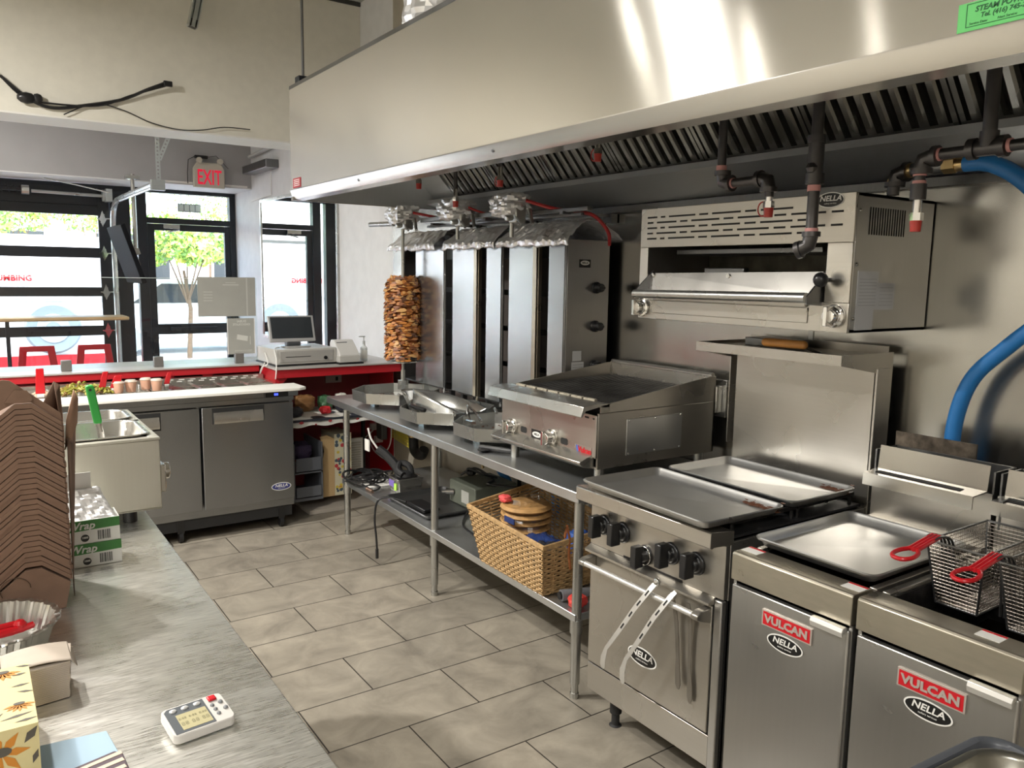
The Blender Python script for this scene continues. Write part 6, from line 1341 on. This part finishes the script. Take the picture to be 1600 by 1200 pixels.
mb.box(1.05, 1.675, 5.375, 5.395, .897, .905)
mb.build('divider_bar', S_PAN, t, bev=.001)
FP = [mat('pickled pepper', (.25, .24, .03), .35), mat('pepper pale', (.46, .42, .12), .4), mat('pepper brown', (.22, .12, .03), .4)]
PX = [(.235, .395), (.405, .565), (.575, .735), (.745, .905), (.915, 1.02)]
labs = ['steel insert pan, leftmost in the prep fridge rail', 'steel insert pan heaped with green pickled peppers', 'steel insert pan between the peppers and sauce cups', 'steel insert pan under the pink sauce cups', 'steel insert pan beside the empty slots']
for (a, c), lab in zip(PX, labs):
    p = thing('insert_pan', lab, 'pan', ((a+c)/2, 5.39, .8), 0, 'insert pans in the prep fridge')
    pan(MB(), a+.008, c-.008, 5.21, 5.565, .868, .914, tp=.004, lip=.007).build('pan_body', S_PAN, p, bev=.002)
random.seed(31)
mb = MB()
for k in range(150):
    x, y = rnd(.43, .70), rnd(5.22, 5.50); z = .905+.05*math.exp(-((x-.56)/.12)**2)*rnd(.2, 1); a = rnd(0, 3.1); mb.mt(random.choice((0, 0, 1, 2))); L_ = rnd(.012, .026)
    mb.tube([(x-L_*math.cos(a), y-L_*math.sin(a), z), (x, y, z+.008), (x+L_*math.cos(a), y+L_*math.sin(a), z-.002)], [.004, .007, .003], 6)
o = mb.build('pickled_peppers', FP); tag(o, 'heap of green pickled peppers in the prep fridge pan', 'peppers', None, 'stuff')
mb = MB()
for k in range(90):
    x, y = rnd(.30, .40), rnd(5.22, 5.45); mb.ball((x, y, .90+rnd(0, .02)), rnd(.006, .012), 6, (1, 1.4, .6))
o = mb.build('sliced_onion', mat('onion pale', (.66, .52, .38), .5)); tag(o, 'pale sliced onion in leftmost insert pan of the prep fridge', 'onion', None, 'stuff')
pc = thing('sauce_cup', 'translucent pink sauce tub, left of the pair nearer the green ladle', 'sauce cup', (0, 0, 0), 0, 'sauce tubs in the prep fridge')
CUP = mat('sauce tub pink', (.62, .36, .25), .35); 
MB().lathe([(.0, .0), (.026, .0), (.033, .06), (.035, .062), (.033, .064), (.0, .062)], (0, 0, 0), 18).build('tub', CUP, pc)
MB().lathe([(.035, .062), (.036, .066), (.032, .067), (.028, .074), (.0, .075)], (0, 0, 0), 18).build('lid', mat('milky lid', (.72, .60, .50), .4), pc)
place(pc, (.735, 5.27, .905))
for x, y, lab in ((.81, 5.30, 'translucent pink sauce tub, right of the pair nearer the green ladle'), (.905, 5.36, 'orange sauce tub in the right hand pair, farther one'), (.955, 5.29, 'orange sauce tub in the right hand pair, nearest the red tongs')): dup(pc, (x, y, .905), rnd(0, 1), lab)
def redtong(x, y, lean, h, lab, w=.02):
    t = thing('red_grip_tongs', lab, 'tongs', (x, y, .9), 0, 'red gripped tongs in the prep fridge')
    MB().box(x-w*.4, x+w*.4, y-.003, y+.003, .885, .955).box(x-w*.4, x+w*.4, y+.012, y+.018, .885, .955).build('steel_arm', CHROME, t)
    mb = MB().prism([(x-w*.55, .940), (x+w*.55, .940), (x+lean+w*.5, .940+h), (x+lean-w*.35, .940+h)], 'y', y-.006, y+.001).prism([(x-w*.5, .94), (x+w*.5, .94), (x+lean+w*.45, .935+h), (x+lean-w*.35, .935+h)], 'y', y+.008, y+.015); mb.build('grip', REDH, t, bev=.003)
redtong(.325, 5.20, 0.0, .145, 'red gripped tongs standing leftmost in the prep fridge', .045)
redtong(.40, 5.22, .008, .03, 'short red gripped server beside the pickled peppers', .035)
redtong(.655, 5.32, .02, .095, 'red gripped tongs behind green ladle handle, left one', .035)
redtong(.715, 5.26, .02, .075, 'wide red gripped tongs right behind the green ladle handle', .05)
redtong(1.015, 5.30, .02, .075, 'red gripped tongs leaning right of the sauce tubs', .03)
o = MB().prism([(1.03, 5.21), (1.11, 5.21), (1.06, 5.50), (1.0, 5.52)], 'z', .910, .914).build('clear_pan_lid', glass('clear lid', (.9, .93, .95), .08)); tag(o, 'clear slanted pan lid beside the red tongs on prep fridge', 'lid')

# ================================================================== red service counter
c = thing('service_counter', 'red laminate service counter with grey edged top behind the prep fridge', 'counter', (1.5, 5.8, 0))
TOPM = mat('counter top grey', (.42, .40, .38), .35); DRED = mat('dark red board', (.20, .012, .02), .5)
CZ = 1.0
MB().box(-1.6, 1.70, 5.64, 6.15, CZ-.012, CZ).box(1.70, WX-.003, 5.30, 6.15, CZ-.012, CZ).build('counter_top', TOPM, c, bev=.002)
MB().box(-1.6, 1.70, 5.65, 5.67, .945, CZ-.0125).box(1.715, 1.74, 5.315, 5.65, .93, CZ-.0125).box(1.74, WX-.003, 5.315, 5.34, .93, CZ-.0125).build('edge_fascia', RED, c)
MB().box(1.715, 1.735, 5.34, 5.66, .60, .929).prism([(1.735, .929), (1.80, .929), (1.735, .86)], 'y', 5.335, 5.35).build('side_support', RED, c)
MB().box(-1.6, 1.72, 5.80, 5.83, 0, .93).box(1.72, WX-.004, 5.86, 5.89, 0, .985).build('back_board', DRED, c)
mb = MB().box(-1.6, WX-.004, 6.10, 6.13, 0, CZ-.0125)
mb.build('front_board', RED, c)
for x in (.55, 1.1, 1.35): MB().prism([(x-.04, .944), (x+.04, .944), (x, .90)], 'y', 5.66, 5.68).build('support_cleat', RED, c)
o = MB().box(WX-.012, WX-.003, 5.44, 5.858, 0, .985).build('red_wall_board', RED); tag(o, 'bright red board on the wall under the right end of service counter', 'board')
# shelf below with clutter
s = thing('low_shelf', 'low white shelf covered with floral cloth under the red service counter', 'shelf', (2.05, 5.3, 0))
MB().box(1.74, 2.45, 5.10, 5.55, .655, .668).build('shelf_board', mat('dark board', (.03, .035, .05), .6), s)
for x in (1.76, 2.42): MB().box(x, x+.02, 5.50, 5.53, 0, .655).build('leg', BLACKM, s)
mb = MB(); mb.grid(lambda u, v: Vector((1.735+.76*u, 5.085+.46*v-.004*math.sin(u*20), .672+.008*math.sin(u*17)*math.sin(v*9)-(.045*(1-v/.1)+.006*math.sin(u*25) if v < .1 else 0))), 60, 24)
o = mb.build('floral_cloth', mat('cloth white', (.70, .68, .63), .8)); tag(o, 'white cloth with small red print draped over the low shelf', 'cloth')
mb = MB(); random.seed(2)
for k in range(7): mb.ball((1.80+k*.1, 5.082, .645+rnd(-.01, .01)), rnd(.006, .013), 6, (1.3, .15, .8))
mb.build('cloth_print', mat('cloth red print', (.45, .05, .06), .7), o)
for i, (x, y, z, sx, sy, sz, col, lab) in enumerate(((1.79, 5.20, .71, .06, .05, .035, (.02, .02, .025), 'crumpled black rag at left end of the low shelf'), (2.02, 5.22, .705, .035, .04, .025, (.60, .02, .03), 'red crumpled wrapper on the low shelf'), (2.2, 5.25, .70, .09, .05, .022, (.02, .02, .03), 'flat black pouch on the low shelf'), (1.93, 5.38, .735, .07, .05, .06, (.22, .11, .04), 'brown paper bag at back of the low shelf'), (1.78, 5.40, .735, .045, .05, .07, (.25, .13, .08), 'brown bottle shaped bundle at left back of the low shelf'), (2.09, 5.40, .73, .05, .05, .05, (.05, .13, .06), 'green wrapped packet at back of the low shelf'), (2.20, 5.38, .74, .04, .04, .05, (.6, .58, .52), 'pale paper cup on the low shelf'))):
    o = foil_lump((x, y, z), sx, sy, sz, i*1.7).build(['black_rag', 'red_wrapper', 'black_pouch', 'paper_bag', 'brown_bundle', 'green_packet', 'paper_cup'][i], mat('clutter %d' % i, col, .5), None, ang=30); tag(o, lab, ['rag', 'wrapper', 'pouch', 'bag', 'bundle', 'packet', 'cup'][i])
t = thing('wire_drawer_unit', 'dark plastic drawer unit under low shelf beside the prep fridge', 'drawer unit', (1.87, 5.3, 0))
MB().box(1.76, 1.965, 5.14, 5.48, .10, .12).box(1.76, 1.965, 5.14, 5.48, .29, .30).box(1.76, 1.77, 5.14, 5.48, .12, .50).box(1.955, 1.965, 5.14, 5.48, .12, .50).build('drawer_frame', mat('smoky plastic', (.12, .13, .15), .3), t)
MB().box(1.775, 1.95, 5.13, 5.14, .13, .20).build('drawer', mat('smoky plastic'), t); MB().box(1.775, 1.95, 5.13, 5.14, .31, .40).build('drawer', mat('smoky plastic'), t)
foil_lump((1.86, 5.3, .42), .07, .1, .06, 3).build('purple_cloth', mat('dusk purple', (.06, .04, .09), .8), t)
t = thing('floral_carton', 'tall carton with colourful floral side standing under the low shelf', 'carton', (2.1, 5.35, 0))
MB().box(2.075, 2.20, 5.20, 5.45, .09, .53).build('carton', mat('cream print', (.66, .62, .45), .6), t)
mb = MB(); random.seed(17)
for k in range(46): mb.mt(random.choice((0, 1, 2, 2))); x, z = rnd(2.085, 2.19), rnd(.11, .52); mb.ball((x, 5.199, z), rnd(.006, .016), 6, (1, .06, 1))
mb.build('floral_print', [mat('print red', (.50, .05, .06), .6), mat('print yellow', (.65, .5, .08), .6), mat('print slate', (.07, .10, .13), .6)], t)
mb = MB().prism([(1.985, .09), (2.074, .09), (2.074, .50), (2.02, .53), (1.97, .52), (2.0, .42), (1.975, .30)], 'y', 5.20, 5.205); mb.build('open_flap', mat('carton tan', (.52, .36, .18), .8), t)
t = thing('white_grille_panel', 'white louvred plastic panel leaning on the dark red board', 'panel', (2.3, 5.4, 0))
MB().box(2.21, 2.36, 5.36, 5.38, .2, .45).build('panel_frame', WHITEP, t, bev=.003)
mb = MB()
for k in range(12): mb.box(2.222, 2.34, 5.352, 5.36, .215+k*.018, .224+k*.018)
mb.build('louvre', mat('louvre grey', (.5, .47, .42), .6), t)
o = MB().box(1.86, 2.5, 5.12, 5.7, .002, .03).build('floor_carton', mat('dirty pale board', (.42, .38, .33), .8)); tag(o, 'flat pale board on floor beneath the low shelf', 'board')
t = thing('wall_socket', 'grey double socket plate on dark red board under counter', 'socket', (2.2, 5.85, .78))
MB().box(2.27, 2.40, 5.848, 5.859, .80, .86).build('plate', mat('socket grey', (.32, .28, .28), .5), t, bev=.002)
MB().box(2.35, 2.37, 5.846, 5.848, .815, .845).build('slot', DARK, t)
t = thing('power_adapter_plug', 'grey power adapters with tangled white cords on red board', 'power adapter', (2.6, 5.6, .5))
MB().box(2.585, 2.635, 5.52, 5.62, .375, .51).build('adapter_body', mat('adapter grey', (.14, .15, .15), .5), t, bev=.008)
MB().box(2.575, 2.635, 5.66, 5.72, .43, .48).build('white_plug', WHITEP, t, bev=.004); MB().box(2.575, 2.635, 5.60, 5.645, .34, .39).build('white_plug', WHITEP, t, bev=.004)
mb = MB()
mb.tube(smooth([(2.60, 5.56, .51), (2.60, 5.58, .60), (2.60, 5.50, .64), (2.60, 5.45, .64)]), .007, 6)
mb.tube(smooth([(2.59, 5.69, .43), (2.57, 5.72, .36), (2.56, 5.60, .28), (2.56, 5.46, .28), (2.58, 5.36, .38), (2.61, 5.40, .55), (2.61, 5.42, .80)]), .0055, 6)
mb.tube(smooth([(2.59, 5.68, .43), (2.50, 5.70, .34), (2.44, 5.68, .25), (2.40, 5.62, .18)]), .0055, 6)
mb.tube(smooth([(2.56, 5.60, .28), (2.48, 5.3, .30), (2.42, 5.05, .33), (2.36, 4.80, .36), (2.30, 4.66, .37)]), .0055, 6)
mb.build('white_cord', WHITEP, t)
t = thing('yellow_mesh_bag', 'yellow mesh bag hanging on wall behind far end of the work table', 'mesh bag', (2.62, 5.25, .5))
YL = mat('yellow mesh', (.62, .52, .04), .5)
mb = MB()
for k in range(16): y = 5.42-.30*k/15; mb.tube([(2.622, y, .80), (2.622, y, .42-.04*k/15)], .0028, 4)
for k in range(18): z = .42+.38*k/17; mb.tube([(2.620, 5.42, z), (2.620, 5.12, z-.03)], .0028, 4)
mb.build('mesh', YL, t)
MB().prism([(5.36, .45), (5.19, .42), (5.19, .56), (5.36, .60)], 'x', 2.628, 2.638).build('yellow_card', mat('card yellow', (.50, .42, .15), .7), t)
# glass sneeze guard with clamps and two signs
t = thing('sneeze_guard', 'long clear glass sneeze guard standing on the red service counter', 'glass screen', (.4, 5.75, CZ))
MB().box(-1.5, 1.725, 5.745, 5.753, 1.012, 1.592).build('glass_panel', GLASS, t)
MB().box(-1.5, 1.725, 5.744, 5.754, 1.5925, 1.596).build('polished_edge', mat('glass edge', (.55, .62, .60), .2), t)
for x in (.51, 1.055, 1.59): MB().box(x-.03, x+.03, 5.73, 5.77, 1.0005, 1.07).build('clamp', mat('clamp grey', (.20, .19, .18), .4, .5), t, bev=.004)
SG = mat('sign back', (.36, .36, .33), .8, noise=.06, bscale=8); SGT = mat('sign show-through', (.47, .47, .44), .8)
o = thing('paper_sign', 'large landscape paper sign taped on the sneeze guard, seen from behind', 'sign', (1.52, 5.74, 1.47))
mb = MB().box(1.322, 1.715, 5.741, 5.7445, 1.333, 1.605).mt(1).box(1.49, 1.60, 5.7405, 5.741, 1.548, 1.556).box(1.51, 1.58, 5.7405, 5.741, 1.565, 1.570).box(1.65, 1.66, 5.7405, 5.741, 1.335, 1.60)
for z in (1.50, 1.48, 1.46, 1.44): mb.box(1.36, 1.42, 5.7405, 5.741, z, z+.005)
mb.build('sheet', [SG, SGT], o, fix=False)
o = thing('paper_sign', 'smaller portrait sign below the large one, with mirrored chocolate lettering', 'sign', (1.6, 5.74, 1.19))
mb = MB().box(1.517, 1.70, 5.741, 5.7445, 1.065, 1.318).mt(1).text('DUBAI', (1.612, 5.7403, 1.296), (-1, 0, 0), (0, 0, 1), .022, .0002, bold=.0006).text('CHOCOLATE', (1.612, 5.7403, 1.274), (-1, 0, 0), (0, 0, 1), .020, .0002, bold=.0006)
mb.prism([(1.575, 1.17), (1.58, 1.205), (1.655, 1.19), (1.65, 1.155)], 'y', 5.7402, 5.7409); mb.box(1.668, 1.672, 5.7402, 5.7409, 1.13, 1.19)
for z in (1.09, 1.083): mb.box(1.56, 1.68, 5.7402, 5.7409, z, z+.002)
mb.build('sheet', [SG, mat('sign print light', (.58, .58, .54), .8)], o, fix=False)
MB().box(1.512, 1.517, 5.741, 5.7445, 1.065, 1.318).box(1.70, 1.705, 5.741, 5.7445, 1.065, 1.318).build('plastic_edge', WHITEP, o)
# register
t = thing('cash_drawer', 'white cash drawer with key lock on the red counter corner', 'cash drawer', (1.93, 5.6, CZ))
M = Matrix.Translation((1.95, 5.60, 0)) @ Matrix.Rotation(math.radians(2), 4, 'Z')
CD = mat('register grey', (.50, .49, .46), .4)
MB().box(-.215, .225, -.20, .20, 1.012, 1.118).xf(M).build('housing', CD, t, bev=.004)
MB().box(-.19, .20, -.206, -.2005, 1.028, 1.105).xf(M).build('drawer_front', mat('drawer grey', (.36, .35, .33), .45), t, bev=.002)
MB().mt(0).box(-.15, .03, -.2075, -.206, 1.062, 1.066).mt(0).cyl((.14, -.205, 1.05), (.14, -.212, 1.05), .013, n=14).xf(M).build('lock', BLACKP, t)
MB().box(-.22, .23, -.205, .205, 1.0005, 1.0115).xf(M).build('foot_rim', BLACKP, t)
t = thing('pos_monitor', 'silver framed touch screen monitor standing on the cash drawer', 'monitor', (1.93, 5.6, 1.12))
M = Matrix.Translation((1.905, 5.52, 1.245)) @ Matrix.Rotation(math.radians(-1), 4, 'Z') @ Matrix.Rotation(math.radians(-18), 4, 'X')
SILV = mat('monitor silver', (.45, .45, .45), .35, .3)
MB().box(-.172, .155, -.010, .012, -.088, .100).xf(M).build('bezel', SILV, t, bev=.005)
MB().box(-.155, .138, -.0112, -.0098, -.065, .088).xf(M).build('screen', mat('screen dark', (.03, .035, .04), .15), t)
MB().prism([(5.535, 1.19), (5.60, 1.19), (5.60, 1.128), (5.545, 1.128)], 'x', 1.87, 1.97).build('neck', mat('neck grey', (.20, .21, .23), .4), t, bev=.004)
MB().prism(rr(.095, .06, .02), 'z', 1.1185, 1.129).xf(Matrix.Translation((1.94, 5.56, 0))).build('base', SILV, t, bev=.003)
o = MB().tube(smooth([(1.80, 5.50, 1.125), (1.74, 5.42, 1.12), (1.722, 5.33, 1.06), (1.706, 5.29, .98), (1.70, 5.29, .93)]), .004, 6).tube(smooth([(1.73, 5.60, 1.08), (1.70, 5.45, 1.02), (1.675, 5.50, .99), (1.68, 5.56, .94), (1.70, 5.52, 1.02)]), .004, 6).build('white_cable', WHITEP); tag(o, 'white cables hanging from the cash drawer over the counter corner', 'cable')
t = thing('receipt_printer', 'small white receipt printer right of the cash drawer', 'printer', (2.25, 5.45, CZ))
MB().prism([(5.35, 1.012), (5.35, 1.065), (5.37, 1.09), (5.47, 1.165), (5.52, 1.165), (5.54, 1.14), (5.54, 1.012)], 'x', 2.185, 2.335).build('housing', mat('printer white', (.58, .57, .55), .4), t, bev=.006)
MB().box(2.182, 2.338, 5.345, 5.54, 1.012, 1.06).build('lower_case', CD, t, bev=.003)
MB().box(2.20, 2.28, 5.445, 5.450, 1.146, 1.151).box(2.175, 2.36, 5.335, 5.55, 1.0005, 1.0115).build('paper_slot', BLACKP, t)
t = thing('pump_bottle', 'clear pump bottle of hand sanitiser near the white wall', 'bottle', (2.43, 5.5, CZ))
MB().lathe([(.0, 1.001), (.026, 1.001), (.027, 1.01), (.027, 1.10), (.012, 1.115), (.011, 1.125)], (2.435, 5.5, 0), 18).build('bottle_body', mat('sanitiser clear', (.66, .69, .69), .12), t)
MB().lathe([(.0272, 1.02), (.0276, 1.021), (.0276, 1.08), (.0272, 1.081)], (2.435, 5.5, 0), 18).build('bottle_label', LABELW, t)
MB().cyl((2.435, 5.5, 1.12), (2.435, 5.5, 1.15), .010).cyl((2.435, 5.5, 1.15), (2.435, 5.5, 1.18), .004).box(2.395, 2.445, 5.495, 5.505, 1.178, 1.186).build('pump', mat('pump grey', (.45, .46, .46), .3), t)
o = foil_lump((2.385, 5.60, 1.03), .03, .03, .03, 6).build('orange_packet', mat('orange packet', (.65, .25, .08), .5)); tag(o, 'small orange packet on counter between printer and pump bottle', 'packet')

mb = MB(); random.seed(5)
mb.tube([(.79, 3.705, .004), (.83, 3.715, .006), (.86, 3.700, .004), (.90, 3.71, .003)], .003, 5); mb.ball((.80, 3.70, .006), .012, 6, (1.4, .8, .4))
o = mb.build('floor_scrap', BLACKM); tag(o, 'tiny dark scrap lying on floor tiles in the middle of the aisle', 'scrap')
